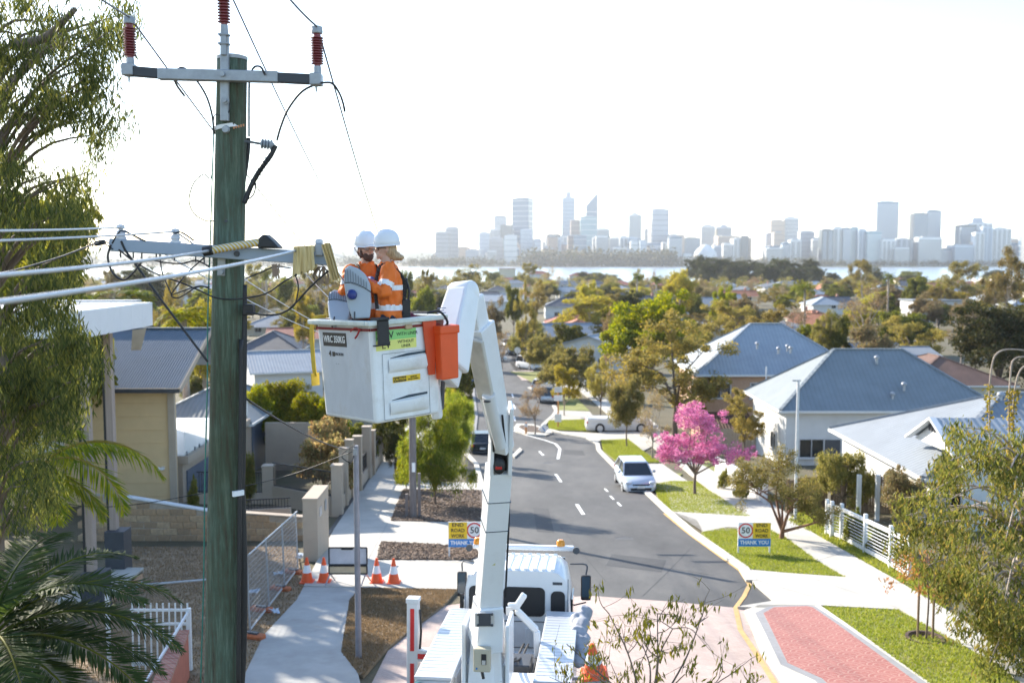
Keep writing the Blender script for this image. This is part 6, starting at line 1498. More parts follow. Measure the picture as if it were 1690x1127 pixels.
for s in (-1, 1):
    for y in (4.6, -.6):
        w = MB().lathe([(.28, -.14), (.46, -.14), (.48, -.1), (.48, .1), (.46, .14), (.28, .14)], 24, Matrix.Translation((s * .95, y, .46)) @ Matrix.Rotation(R(90), 4, 'Y')).build('wheel', BLACK, trk, smooth=True)
        MB().lathe([(.27, -.12), (.27, .12)], 16, Matrix.Translation((s * .95, y, .46)) @ Matrix.Rotation(R(90), 4, 'Y')).build('rim', GALV, w)
for s in (-1, 1):
    b = MB().box((s * .9, 1.6, 1.42), (.54, 3.5, 1.0)).build('locker', LID, trk, bevel=.012)
    m = MB(); m.box((s * .9, 1.6, 1.95), (.58, 3.54, .05)); l = m.build('locker_lid', LID, b, bevel=.008)
    m = MB()
    for k in range(22): m.bar((s * .9 - .26, .1 + k * .152, 1.978), (s * .9 + .26, .1 + k * .152, 1.976), .03, .003)
    tag(m.build('lid_tread', LID, b), kind='stuff')
    MB().box((s * .9, 3.45, 1.9), (.62, .3, .06), Matrix.Rotation(R(-14), 3, 'X')).build('lid_flap', LID, b)
    MB().box((s * .61, 1.0, 1.5), (.03, 1.6, .7)).build('locker_door', CHECK, b); MB().box((s * .595, 1.0, 1.6), (.03, .3, .06)).build('latch', GALV, b)
b = MB().box((-.9, -.9, 1.36), (.54, 1.5, .9)).build('locker', CHECK, trk, bevel=.01); MB().box((-.9, -.9, 1.83), (.58, 1.54, .04)).build('locker_lid', CHECK, b, bevel=.006); MB().box((-1.12, -.2, 1.87), (.12, .05, .03)).build('strap', mat('teal_strap', (.02, .3, .35), .6), b)
b = MB().box((.9, -.9, 1.3), (.54, 1.5, .9)).build('locker', LID, trk, bevel=.01); MB().box((.9, -.9, 1.77), (.58, 1.54, .04)).build('locker_lid', LID, b, bevel=.006)
ped = MB().lathe([(.42, .9), (.42, 1.5), (.34, 1.7), (.34, 2.3)], 20, Matrix.Translation((-.06, -.25, 0))).build('pedestal', TRUCKW, trk, smooth=True)
m = MB(); m.box((-.06, -.25, 2.45), (.52, .62, .85), tap=(.8, 1)); m.box((.26, -.2, 2.45), (.06, .75, .95)); m.box((-.38, -.2, 2.45), (.06, .75, .95)); m.build('turret', TRUCKW, ped, bevel=.03, seg=2)
cbx = MB().box((0, 0, 0), (.24, .14, .33)).build('control_box', mat('beige_box', (.52, .46, .34), .55, var=.04), trk, bevel=.02, seg=2)
cc = wmat(trk).inverted() @ P(796, 1087, 13.6); cbx.location = cc
MB().box((.03, -.072, .02), (.07, .012, .15)).build('control_panel', BLACK, cbx); MB().box((.03, -.08, -.02), (.05, .012, .06)).build('switch_plate', ALU, cbx); MB().lathe([(.012, 0), (.012, .02)], 8, Matrix.Translation((-.07, -.07, -.11)) @ RY).build('button', BLUE, cbx)
m = MB(); m.tube([cc + Vector((0, -.02, -.17)), cc + Vector((.02, -.02, -.27))], .022, 8); m.build('cable_gland', BLACK, trk)
m = MB()
for z in (1.12, 1.62): m.box((0, 3.842, z), (1.9, .012, .012))
for x in (-.98, .98): m.box((x, 3.842, 1.7), (.012, .012, 1.5))
m.build('panel_seam', DKGREY, cab)
for x, z, w, h, mt in ((.62, 1.42, .16, .10, YELLOW), (-.52, 1.42, .12, .09, REDP), (.78, 2.36, .18, .05, DKGREY)): MB().box((x, 3.838, z), (w, .01, h)).build('decal', mt, cab)
m = MB()
for k in range(6): y = 2.9 - .5 * k; m.tube(curve_pts([(-.30, y, 1.5), (-.32, y - .25, 1.62 + .04 * (k % 2)), (-.30, y - .5, 1.5)], 4), .018, 6)
for x in (-.05, .03): m.tube(curve_pts([(x, .3, 2.5), (x + .1, .7, 2.0), (x + .25, 1.4, 1.75), (x + .3, 2.6, 1.6)], 5), .02, 7)
m.build('hydraulic_hose', BLACK, trk)
for s in (-1, 1): MB().tube([(s * .98, 3.86, 1.3), (s * .98, 3.78, 1.35), (s * .98, 3.78, 2.0), (s * .98, 3.86, 2.05)], .016, 6).build('grab_handle', GALV, cab)
# boom rest bracket
def TB(px, py, d): return wmat(trk).inverted() @ P(px, py, d)
m = MB()
for a, b in (((850, 1004), (866, 980)), ((838, 1000), (858, 1000)), ((852, 1006), (886, 1040)), ((886, 1040), (887, 1085))): m.bar(TB(*a, 16.2), TB(*b, 16.2), .11, .10, up=(0, 1, 0))
br = m.build('boom_rest', TRUCKW, trk, bevel=.02); MB().bar(TB(835, 1008, 16.1), TB(846, 1008, 16.1), .14, .03, up=(0, 1, 0)).build('rest_pad', ALU, br)
m = MB(); m.box((.22, 1.0, 1.35), (.6, 2.2, .5)); m.box((.3, 1.4, 1.65), (.35, .6, .2)); m.build('machine_bay', DKGREY, trk, bevel=.02); MB().box((.35, .55, 1.66), (.5, .7, .1)).build('bay_cover', TRUCKW, trk, bevel=.01)
rg = random.Random(6); m = MB()
for k in range(13): m.ball((1.27 + rg.uniform(-.06, .06), 3.1 - k * .13, 2.03 - .03 * k + rg.uniform(-.04, .04)), (.15, .16, .14 - .004 * k), 10, 8)
me = remesh(m, .03, 2, .05, 5); me.materials.append(mat('grey_tarp', (.30, .31, .34), .6, var=.15, scale=4)); link('rolled_tarp', me, trk)
# outrigger with red and white panels
ox, oy = -1.72, 2.5
org = MB().box((ox, oy, 1.17), (.2, .2, 2.3)).build('outrigger', WHITE, trk, bevel=.012); MB().box((ox, oy, 2.36), (.23, .23, .08)).build('outrigger_cap', WHITE, org, bevel=.006)
for z, h in ((1.85, .75), (.95, .6)): MB().box((ox, oy - .105, z), (.07, .012, h)).build('red_panel', REDP, org)
MB().box((ox + .38, oy, 1.38), (.6, .18, .2)).build('outrigger_beam', WHITE, org, bevel=.01); MB().box((ox + .3, oy - .1, 1.38), (.4, .012, .09)).build('red_panel', REDP, org); MB().tube([(ox + .13, oy - .05, 2.2), (ox + .15, oy - .05, 1.8), (ox + .13, oy - .05, 1.5)], .022, 6).build('hose', BLACK, org); MB().box((ox, oy, .03), (.45, .45, .06)).build('foot_plate', DKGREY, org)
YGRB = mat('faded_label', (.55, .50, .22), .6, var=.1, scale=20)
# boom
W_ = lambda px, py, d: P(px, py, d)
A0, A1 = P(806, 990, 13.85), P(823, 772, 13.2)
o = MB().bar(A0, A1, .32, .36, w1=.30).build('outer_boom', TRUCKW, trk, world=True, bevel=.018, seg=2)
dB = (A1 - A0).normalized()
MB().tube([P(834, 985, 13.72), P(839, 880, 13.4), P(842, 770, 13.05)], .016, 6).build('boom_hose', BLACK, o, world=True)
MB().box(P(812, 925, 13.46), (.09, .004, .13)).build('load_chart', YGRB, o, world=True); MB().box(P(820, 842, 13.22), (.12, .004, .05)).build('decal', DKGREY, o, world=True)
for py in (816, 862):
    c = A0.lerp(A1, (990 - py) / 218); MB().bar(c - dB * .006, c + dB * .006, .328, .368).build('boom_seam', GLASSB, o, world=True)
MB().bar(P(806, 992, 13.84), P(801, 1062, 14.0), .345, .40, w1=.40, h1=.52).build('boom_heel', TRUCKW, trk, world=True, bevel=.015)
hl = MB().box(P(800, 1022, 13.56), (.27, .03, .2)).build('roller_plate', ALU, trk, world=True, bevel=.004); MB().box(P(800, 1022, 13.54), (.17, .02, .18)).build('roller', DKGREY, hl, world=True)
for q in ((789, 1013), (812, 1013), (789, 1031), (812, 1031)): MB().lathe([(.016, -.01), (.016, .02)], 8, Matrix.Translation(P(*q, 13.535)) @ RY).build('bolt', DKGREY, hl, world=True)
for px, x1, py1, d1 in ((809.5, 812, 700, 12.95), (839.5, 843.5, 668, 12.85)):
    MB().bar(P(px, 776, 13.15), P(x1, py1, d1), .055, .32, w1=.05, h1=.26).build('boom_fork', TRUCKW, trk, world=True, bevel=.015, seg=2)
MB().bar(P(825, 774, 13.22), P(828, 712, 13.1), .2, .16).build('fork_recess', BLACK, trk, world=True); MB().ball(P(824, 768, 12.98), (.085, .06, .12), 12, 8).build('recess_lip', BLACK, trk, world=True, smooth='all'); MB().box(P(823, 772, 12.93), (.09, .02, .05)).build('red_lamp', TAIL, trk, world=True, bevel=.01)
UPV = (.52, .85, 0)
lo = MB().bar(P(832, 742, 13.0), P(789, 536, 12.2), .20, .22, up=UPV, w1=.29, h1=.32).build('inner_boom', TRUCKW, trk, world=True, bevel=.015, seg=2)
MB().tube([P(826, 737, 12.78), P(806, 652, 12.38)], [.078, .085], 18).build('ram_cover', WHITE, trk, world=True, smooth=True)
MB().bar(P(803, 660, 12.5), P(783, 560, 12.02), .24, .06, up=UPV).build('boom_face_plate', mat('beige_boom_face', (.58, .55, .50), .5, var=.15, scale=4), lo, world=True, bevel=.01); MB().ball(P(804, 662, 12.33), (.05, .02, .02), 12, 6).build('slot', DKGREY, lo, world=True)  # beige plate over the arm's underside face, darker than its white sides
for px, py in ((815, 700), (835, 705)): MB().tube([P(px, py + 45, 12.9), P(px - 6, py - 20, 12.6)], .014, 6).build('hydraulic_hose', BLACK, lo, world=True)
T0, B0 = P(765, 482, 11.95), P(735, 606, 11.45)
jb = MB().bar(T0, B0, .30, .30, up=UPV, w1=.42, h1=.40).build('jib', TRUCKW, trk, world=True, bevel=.04, seg=3)
ax = (B0 - T0).normalized().cross(Vector(UPV)).normalized().to_track_quat('Z', 'Y').to_matrix().to_4x4()
m = MB(); m.lathe([(.01, -.15), (.115, -.15), (.138, -.142), (.148, -.12), (.148, .12), (.138, .142), (.115, .15), (.01, .15)], 32, Matrix.Translation(T0 + (B0 - T0).normalized() * .02) @ ax); m.build('jib_head', TRUCKW, trk, world=True, smooth=True)
MB().bar(P(783, 490, 12.05), P(795, 548, 12.2), .12, .26, up=UPV).build('knuckle_plate', TRUCKW, trk, world=True, bevel=.03, seg=2)
MB().lathe([(.05, -.10), (.05, .10)], 16, Matrix.Translation(P(786, 543, 12.2)) @ ax).build('knuckle_pin', DKGREY, trk, world=True)
MB().bar(P(751, 512, 11.72), P(733, 516, 11.70), .001, .001).build('pin', ALU, trk, world=True)
m = MB()
for k in range(5): m.bar(P(722, 509 + 4 * k, 11.38), P(736 - 3 * (k % 2), 509 + 4 * k - 1, 11.36), .003, .011, up=(0, 0, 1))
m.build('decal_lines', mat('decal_blue', (.30, .36, .50), .5), jb, world=True)
m = MB(); m.bar(P(735, 604, 11.45), P(728, 632, 11.35), .34, .28); m.bar(P(716, 632, 11.2), P(722, 690, 11.2), .12, .2); m.build('jib_foot', TRUCKW, trk, world=True, bevel=.03, seg=2)
m = MB(); m.tube([P(720, 622, 11.2), P(721, 672, 11.2)], .035, 10); m.tube([P(731, 628, 11.3), P(729, 675, 11.3)], .025, 8); m.build('levelling_ram', DKGREY, trk, world=True)
c = MB().box(P(803, 537, 24), (.35, .3, .2)); c = None
cq = P(981, 1113, 14.6); cone('traffic cone stowed in a holder on the right side of the truck', cq, .5, rot=(R(4), R(-5), 0))
MB().box(cq + Vector((0, 0, -.03)), (.4, .4, .04)).build('cone_holder', GALV, trk, world=True); MB().bar(cq + Vector((-.35, 0, -.05)), cq + Vector((0, 0, -.05)), .06, .05).build('holder_arm', GALV, trk, world=True)

# ---------------------------------------------------------------- bucket
yaw, WR, WL_, HB = R(42), .9, 1.07, 1.1
Rm = Matrix.Rotation(R(-2.5), 3, 'Y') @ Matrix.Rotation(yaw, 3, 'Z')
bc = P(611, 533, 10.3) - Rm @ Vector((-WR / 2, -WL_ / 2, HB))
bk = thing('bucket', 'white fibreglass work bucket with stickers carrying two workers', 'bucket', bc, rot=Rm.to_euler())
TP = .945
def ring(f, z): return [Vector((sx * WR / 2 * f, sy * WL_ / 2 * f, z)) for sx, sy in ((-1, -1), (1, -1), (1, 1), (-1, 1))]
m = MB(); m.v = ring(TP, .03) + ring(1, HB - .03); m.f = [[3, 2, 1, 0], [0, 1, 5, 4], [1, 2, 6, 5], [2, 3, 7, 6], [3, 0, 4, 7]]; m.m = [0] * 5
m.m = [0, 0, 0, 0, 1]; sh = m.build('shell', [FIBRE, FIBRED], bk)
bm = bmesh.new(); bm.from_mesh(sh.data); bmesh.ops.bevel(bm, geom=[e for e in bm.edges if not e.is_boundary], offset=.045, segments=3, profile=.6, affect='EDGES'); bm.to_mesh(sh.data); bm.free()
sh.data.polygons.foreach_set('use_smooth', [True] * len(sh.data.polygons)); sh.data.set_sharp_from_angle(angle=R(50))
m = MB(); m.v = [v * 1 for v in ring(.94, HB - .03) + ring(.86, .24)]; m.f = [[0, 1, 5, 4], [1, 2, 6, 5], [2, 3, 7, 6], [3, 0, 4, 7], [4, 5, 6, 7]]; m.m = [0] * 5; m.build('liner', DKGREY, bk)
LIP = mat('bucket_lip', (.62, .66, .62), .45, var=.12, scale=5, dirt=(.35, .4, .36), dscale=6, damt=.6)
m = MB(); hw, hl = WR / 2 + .035, WL_ / 2 + .035
for s in (-1, 1): m.box((0, s * hl, HB - .005), (2 * hw + .07, .085, .055)); m.box((s * hw, 0, HB - .005), (.085, 2 * hl - .07, .055))
m.build('rim', LIP, bk, bevel=.015, seg=2)
m = MB(); zz = HB - .075; f = .996
for s in (-1, 1): m.bar((-WR / 2 * f, s * (WL_ / 2 * f + .008), zz), (WR / 2 * f, s * (WL_ / 2 * f + .008), zz), .012, .028); m.bar((s * (WR / 2 * f + .008), -WL_ / 2 * f, zz), (s * (WR / 2 * f + .008), WL_ / 2 * f, zz), .012, .028)
st = m.build('red_strap', mat('dark_red_webbing', (.22, .03, .03), .8), bk); MB().box((.02, -WL_ / 2 - .02, zz), (.09, .03, .05)).build('buckle', mat('tan_buckle', (.5, .36, .22), .6), st, bevel=.006)
m = MB(); m.tube(curve_pts([(-WR / 2 - .02, -.36, zz), (-WR / 2 - .03, -.33, zz - .05), (-WR / 2 - .03, -.28, zz - .09)], 4), .01, 6); m.tube(curve_pts([(-WR / 2 - .02, -.38, zz), (-WR / 2 - .04, -.3, zz + .02), (-WR / 2 - .03, -.2, zz - .02)], 4), .008, 6); m.build('strap_tail', mat('red_webbing', (.4, .04, .04), .8), st)
sl_ = (1 - TP) * WL_ / 2 / HB; slx = (1 - TP) * WR / 2 / HB
def MF(x, z, o=.004): return Matrix.Translation((x, -WL_ / 2 + sl_ * (HB - z) - o, z)) @ Matrix.Rotation(R(90) + math.atan(sl_), 4, 'X')
def ML(y, z, o=.004): return Matrix.Translation((-WR / 2 + slx * (HB - z) - o, y, z)) @ Matrix(((0, -slx, -1, 0), (-1, 0, 0, 0), (0, 1, -slx, 0), (0, 0, 0, 1)))
def plate(name, M, w, h, mt, par=bk, t_=.004): return MB().prism([(-w / 2, -h / 2), (w / 2, -h / 2), (w / 2, h / 2), (-w / 2, h / 2)], -t_, 0, M).build(name, mt, par)
GRN = mat('sticker_green', (.28, .66, .20), .5, var=.03); YGR = mat('sticker_yellow', (.80, .80, .22), .5, var=.03)
a = plate('sticker', MF(-.13, .955), .52, .105, GRN); b = plate('sticker', MF(-.13, .85), .52, .105, YGR)
text('33kV', .105, MF(-.275, .952, .006), INK, a, bold=.001); text('WITH LINER', .05, MF(.01, .955, .006), INK, a, sx=1.0)
text('LV', .105, MF(-.265, .848, .006), INK, b); text('WITHOUT', .045, MF(-.01, .872, .006), INK, b, sx=1.0); text('LINER', .045, MF(-.01, .826, .006), INK, b)
a = plate('sticker', ML(.18, .905), .47, .15, INK); text('WRC 350KG', .105, ML(.18, .905, .0065), SIGNW, a, sx=.74, bold=.002)
a = plate('logo_mark', ML(.22, .745), .05, .05, INK); text('4', .085, ML(.29, .745, .006), INK, a, bold=.002); text('MICRON', .045, ML(.10, .745, .006), INK, a, sx=.9); text('-  -', .05, ML(.15, .645, .006), INK, a)
pn = plate('step_panel', MF(-.02, .41, .006), .62, .70, FIBRE)
m = MB()
for s in (-1, 1): m.prism([(s * .30 - .002, -.35), (s * .30 + .002, -.35), (s * .30 + .002, .35), (s * .30 - .002, .35)], 0, .002, MF(-.02, .41, .006)); m.prism([(-.3, s * .35 - .002), (.3, s * .35 - .002), (.3, s * .35 + .002), (-.3, s * .35 + .002)], 0, .002, MF(-.02, .41, .006))
m.build('panel_joint', DKGREY, pn)
for z in (.64, .19):
    m = MB(); M = MF(0, z, .006)                        # step hood: bulges out, open slot above
    n = 10
    for i in range(n + 1):
        u = i / n; x = -.25 + .5 * u; dpt = .05 * math.sin(math.pi * min(1, u * 1.15 + .02) * .93) ** .6
        m.v += [M @ Vector((x, .075 - .02 * (1 - u), .004 + dpt * .9)), M @ Vector((x, -.045, .012 + dpt)), M @ Vector((x, -.085, .004))]
    for i in range(n):
        for q in (0, 1): a = 3 * i + q; m.f.append([a, a + 1, a + 4, a + 3]); m.m.append(0)
    h_ = m.build('step_hood', FIBRE, pn, smooth='all'); MB().prism([(-.22, .066), (.25, .086), (.25, .11), (.0, .105), (-.22, .072)], .001, .004, M).build('step_slot', GLASSB, h_)
a = plate('sticker', MF(-.02, .475, .012), .36, .065, YELLOW); plate('sticker_block', MF(-.11, .475, .0145), .165, .052, INK, a, .002); text('CAUTION', .042, MF(-.11, .475, .0155), YELLOW, a, sx=.85, bold=.001); text('REMOVE', .022, MF(.07, .485, .0155), INK, a); text('BEFORE CLIMBING', .02, MF(.065, .462, .0155), INK, a, sx=.85)
m = MB(); m.prism([(-.115, -.28), (.115, -.28), (.125, .28), (-.125, .28)], 0, .12, MF(.47, .70, .03)); po = m.build('tool_pouch', mat('orange_vinyl', (.80, .10, .02), .45, var=.06, scale=3, bump=.1, bscale=8), bk, bevel=.018, seg=2)
m = MB(); m.prism([(-.133, -.045), (.133, -.045), (.133, .045), (-.133, .045)], -.01, .14, MF(.47, .965, .03)); m.build('pouch_lid', mat('orange_vinyl', (.80, .10, .02), .45, var=.06, scale=3), po, bevel=.015, seg=2)
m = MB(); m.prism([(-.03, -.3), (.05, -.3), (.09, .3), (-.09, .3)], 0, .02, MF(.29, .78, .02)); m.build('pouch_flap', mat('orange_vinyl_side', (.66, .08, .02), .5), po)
m = MB(); x = -.35; m.box((x, -hl - .045, HB - .11), (.14, .03, .26)); m.box((x, -hl, HB + .035), (.14, .16, .03)); m.box((x - .03, -hl - .05, HB - .235), (.2, .05, .014)); m.build('rim_clip', BLACK, bk, bevel=.008)
m = MB(); c = curve_pts([(-.30, hl, HB + .03), (-.42, hl + .05, HB + .02), (-.46, hl + .06, HB - .12), (-.46, hl + .06, HB - .5), (-.44, hl + .07, HB - .62)], 6)
for p, q in zip(c, c[1:]): m.bar(p, q, .06, .012, up=(1, .2, 0))
m.box((-.445, hl + .07, HB - .66), (.10, .015, .14)); m.build('yellow_strap', mat('yellow_webbing', (.58, .40, .04), .7, var=.15, scale=8), bk)
m = MB(); m.tube(curve_pts([(.30, -hl + .05, HB + .05), (.42, -hl - .02, HB + .06), (.5, -hl - .05, HB - .06), (.48, -hl, HB - .12)], 5), .014, 7); m.build('hose', BLACK, bk); MB().ball((.44, -hl + .12, HB - .06), (.12, .1, .08), 12, 8).build('control_handle', mat('brown_boot', (.20, .10, .08), .7), bk, smooth='all')
rg = random.Random(9)
m = MB(); m.ball((.28, .0, HB + .0), (.2, .3, .06), 12, 6); mm = remesh(m, .02, 2, .03, 9); mm.materials.append(mat('maroon_cloth', (.16, .03, .05), .9)); gear = link('work_gear', mm); M0 = Matrix.LocRotScale(bc, Rm.to_quaternion(), None); gear.matrix_world = M0; tag(gear, 'maroon cloth and dark tool gear piled on the right bucket rim', 'gear')
# street lamp heads carried in the bucket
def lamphead(label, M, sensor=True):
    t = thing('street_lamp_head', label, 'lamp head', M.translation, rot=M.to_euler()); ol = [(-.14, .16), (-.125, .25), (-.075, .285), (.02, .245), (.09, .18), (.135, .07), (.135, -.12), (.11, -.285), (-.07, -.285), (-.11, -.17), (-.14, .05)]
    LG = mat('lamp_grey', (.40, .45, .50), .42, var=.04)
    MB().prism(ol, -.05, .05).build('housing', LG, t, bevel=.022, seg=3)
    f = MB()
    for k in range(9):
        x = -.125 + .027 * k; zt = .235 - max(0, (k - 2)) * .022; zb = .115 - .012 * k; f.bar((x, zb, .054), (x, zt, .054), .010, .012, up=(0, 0, 1))
    f.build('cooling_fins', mat('lamp_fin', (.22, .25, .28), .5), t)
    c = MB(); c.tube(curve_pts([(-.14, .10, .05), (-.05, .095, .054), (.05, .05, .054), (.135, -.01, .05)], 5), .006, 6); c.build('cover_joint', DKGREY, t)
    if sensor: MB().lathe([(.055, 0), (.055, .035), (.045, .06), (.02, .07)], 18, Matrix.Translation((-.065, -.03, .05))).build('blue_sensor', mat('sensor_blue', (.012, .03, .20), .35), t, smooth=True)
    c = MB(); c.tube([(-.05, -.285, .055), (-.045, -.21, .055)], .008, 6); c.build('latch', DKGREY, t); MB().prism([(-.1, -.25), (.1, -.25), (.12, .1), (-.12, .1)], -.075, -.05).build('lens', BLACK, t, bevel=.01); return t
lamphead('grey street lamp head standing upright on the bucket rim with blue sensor', Matrix.Translation(P(591, 482, 10.6)) @ Matrix.Rotation(R(8), 4, 'Z') @ Matrix.Rotation(R(84), 4, 'X') @ Matrix.Rotation(R(2), 4, 'Z'))
lamphead('grey street lamp head lying tilted behind the upright one', Matrix.Translation(P(562, 508, 11.0)) @ Matrix.Rotation(R(-10), 4, 'Z') @ Matrix.Rotation(R(38), 4, 'X') @ Matrix.Rotation(R(12), 4, 'Z'), False)

# ---------------------------------------------------------------- the two workers
def hand(mb, w, d, n):
    w, d, n = Vector(w), Vector(d).normalized(), Vector(n); s = d.cross(n).normalized(); n = s.cross(d).normalized()
    rot = Matrix((s, d, n)).transposed(); mb.ball(w + d * .05, (.043, .055, .02), 10, 8, rot)
    for k, ln in enumerate((.82, .95, 1.0, .85)):
        b = w + d * .085 + s * ((1.5 - k) * .022); c = curve_pts([b - d * .03, b + d * .03 * ln, b + d * .055 * ln + n * .02, b + d * .055 * ln + n * .05 * ln], 3); mb.tube(c, list(np.linspace(.0115, .009, len(c))), 8); mb.ball(c[-1], .009, 8, 6)
    b = w + d * .02 + s * .035; c = curve_pts([w + d * .01, b, b + s * .025 + d * .03 + n * .012, b + s * .02 + d * .06 + n * .03], 3); mb.tube(c, list(np.linspace(.016, .010, len(c))), 8); mb.ball(c[-1], .010, 8, 6)
def person(label, loc, rz, female, armL, armR, hands, headturn=0, lean=0, gl=()):
    t = thing('person', label, 'person', loc, rz); H = Matrix.Translation((0, -.02 - lean, 1.56)) @ Matrix.Rotation(headturn, 4, 'Z') @ Matrix.Translation((0, .02, -1.56)); hp = lambda p: H @ Vector(p)
    HR = H.to_3x3(); b = MB()
    b.ball((0, 0, 1.26), (.165, .105, .24), 14, 10); b.ball((0, .01, 1.0), (.155, .11, .2), 14, 10)
    for s in (-1, 1): b.tube([(s * .09, 0, .95), (s * .10, -.01, .5), (s * .10, .02, .09)], [.085, .058, .042], 10); b.ball((s * .10, -.05, .045), (.045, .12, .045), 10, 8)
    b.tube([(0, .01, 1.40), (0, -.01 - lean * .5, 1.49), hp((0, -.02, 1.60))], [.075, .056, .056], 12)
    b.ball(hp((0, -.01, 1.655)), (.076, .094, .105), 16, 12, HR); b.ball(hp((0, -.06, 1.585)), (.054, .05, .048), 12, 8, HR); b.ball(hp((0, -.095, 1.558)), (.026, .02, .02), 8, 6, HR)
    b.tube([hp((0, -.097, 1.668)), hp((0, -.122, 1.622)), hp((0, -.105, 1.608))], [.011, .017, .014], 8); b.ball(hp((0, -.088, 1.678)), (.055, .02, .014), 10, 6, HR); b.ball(hp((0, -.104, 1.585)), (.024, .01, .008), 8, 6, HR); b.ball(hp((0, -.102, 1.576)), (.022, .011, .008), 8, 6, HR)
    for s in (-1, 1): b.ball(hp((s * .079, .0, 1.64)), (.012, .02, .032), 8, 6, HR); b.ball(hp((s * .042, -.072, 1.628)), (.025, .02, .02), 8, 6, HR)
    arms = []
    for s, (e, w) in ((1, armL), (-1, armR)):
        S = Vector((s * .185, 0, 1.41)); e, w = Vector(e), Vector(w); arms.append((S, e, w)); b.tube([S, S.lerp(e, .5), e, e.lerp(w, .5), w], [.058, .05, .042, .038, .028], 10); b.ball(S, .06, 10, 8); b.ball(e, .043, 10, 8)
    for (S, e, w), (d, n) in zip(arms, hands): hand(b, w, d, n)
    me = remesh(b, .0085, 3); me.materials.append(SKIN); link('body', me, t)
    s_ = MB(); rings = [(.86, .195, .14), (.93, .20, .145), (1.05, .19, .14), (1.16, .195, .14), (1.28, .21, .14), (1.37, .205, .125), (1.43, .16, .10), (1.475, .09, .085)]
    n = 20; i0 = 0
    for z, rx, ry in rings:
        for q in range(n): a = 6.2832 * q / n; s_.v.append(Vector((rx * math.cos(a), ry * math.sin(a) * (1.1 if math.sin(a) > 0 else 1) - lean * max(0, (z - 1.2)) * 1.2, z)))
    for j in range(len(rings) - 1):
        for q in range(n): a = j * n + q; c = j * n + (q + 1) % n; s_.f.append([a, c, c + n, a + n]); s_.m.append(0)
    s_.f.append(list(range(n))[::-1]); s_.f.append([(len(rings) - 1) * n + q for q in range(n)]); s_.m += [0, 0]
    for S, e, w in arms:
        w2 = e.lerp(w, .86); s_.tube([S * 1 + Vector((-.05 * (1 if S.x > 0 else -1), 0, .0)), S, S.lerp(e, .5), e, e.lerp(w2, .5), w2], [.085, .083, .072, .066, .060, .052], 14); s_.ball(S, .085, 12, 8); s_.ball(e, .067, 12, 8)
    for q in range(10):
        a, c = 6.2832 * q / 10, 6.2832 * (q + 1) / 10; s_.bar((.07 * math.cos(a), .065 * math.sin(a) - lean, 1.485), (.07 * math.cos(c), .065 * math.sin(c) - lean, 1.485), .022, .06)
    sm_ = remesh(s_, .011, 2, .026, 12, 3 if female else 9); sm_.materials.append(ORANGE); so = link('shirt', sm_, t)
    bm = bmesh.new(); bm.from_mesh(sm_); bm.normal_update(); kill = []
    def inarm(p):
        for S, e, w in arms:
            for A, B in ((S, e), (e, w)):
                d = B - A; u = max(0, min(1, (p - A).dot(d) / d.length_squared))
                if (p - (A + d * u)).length < .098: return (A is S, u)
        return None
    for f in bm.faces:
        c = f.calc_center_median(); ia = inarm(c); keep = False
        if ia is not None and abs(c.x) > .15:
            keep = ia[0] and .50 < ia[1] < .74
        else: keep = .985 < c.z < 1.045 or 1.205 < c.z < 1.26
        if not keep: kill.append(f)
    bmesh.ops.delete(bm, geom=kill, context='FACES'); bm.normal_update()
    for v in bm.verts: v.co += v.normal * .0045
    tm = bpy.data.meshes.new('reflective_tape'); bm.to_mesh(tm); bm.free(); tm.materials.append(TAPE); link('reflective_tape', tm, so)
    p_ = MB(); p_.ball((0, .005, .93), (.185, .135, .13), 14, 8)
    for s in (-1, 1): p_.tube([(s * .09, 0, .93), (s * .105, -.01, .5), (s * .105, .02, .1)], [.105, .085, .07], 12)
    pm = remesh(p_, .014, 2, .012, 8); pm.materials.append(mat('navy_trousers', (.02, .025, .045), .85)); link('trousers', pm, t)
    for s in (-1, 1): MB().ball((s * .10, -.05, .05), (.055, .14, .06), 12, 8).build('boot', mat('tan_boot', (.2, .12, .06), .8), t, smooth='all')
    HM = H @ Matrix.Translation((0, .002, 1.742)) @ Matrix.Rotation(R(5), 4, 'X') @ Matrix.Diagonal((.94, 1.14, 1, 1))
    hlm = MB().lathe([(.118, -.055), (.127, -.05), (.126, -.01), (.118, .045), (.098, .085), (.062, .112), (.02, .121), (.002, .122)], 26, HM).build('helmet', mat('helmet_white', (.80, .80, .82), .25, var=.02), t, smooth='all')
    m = MB(); m.lathe([(.124, -.052), (.142, -.058), (.143, -.064), (.122, -.060)], 26, HM); m.ball(HM @ Vector((0, -.135, -.052)), (.085, .055, .009), 14, 6, HR); m.build('helmet_brim', mat('helmet_white', (.80, .80, .82), .25, var=.02), hlm, smooth='all')
    m = MB()
    for x in (-.035, 0, .035): m.tube(curve_pts([HM @ Vector((x, -.095, .075)), HM @ Vector((x, -.03, .119)), HM @ Vector((x, .06, .106)), HM @ Vector((x, .1, .065))], 5), .0065, 6)
    m.build('helmet_ridge', mat('helmet_white', (.80, .80, .82), .25, var=.02), hlm, smooth='all'); MB().ball(HM @ Vector((.03, -.108, .03)), (.014, .006, .007), 8, 6, HR).build('helmet_badge', DKGREY, hlm)
    g = MB(); fr = MB()
    for s in (-1, 1): g.ball(hp((s * .036, -.103, 1.652)), (.032, .008, .02), 12, 8, HR); fr.tube(curve_pts([hp((s * .07, -.092, 1.662)), hp((s * .083, -.04, 1.66)), hp((s * .082, .01, 1.652))], 3), .0045, 6)
    fr.bar(hp((-.068, -.106, 1.674)), hp((.068, -.106, 1.674)), .006, .006); fo = fr.build('glasses', DKGREY, t); g.build('lens', glassmat('lens_glass', (.30, .26, .24), .05), fo, smooth='all')
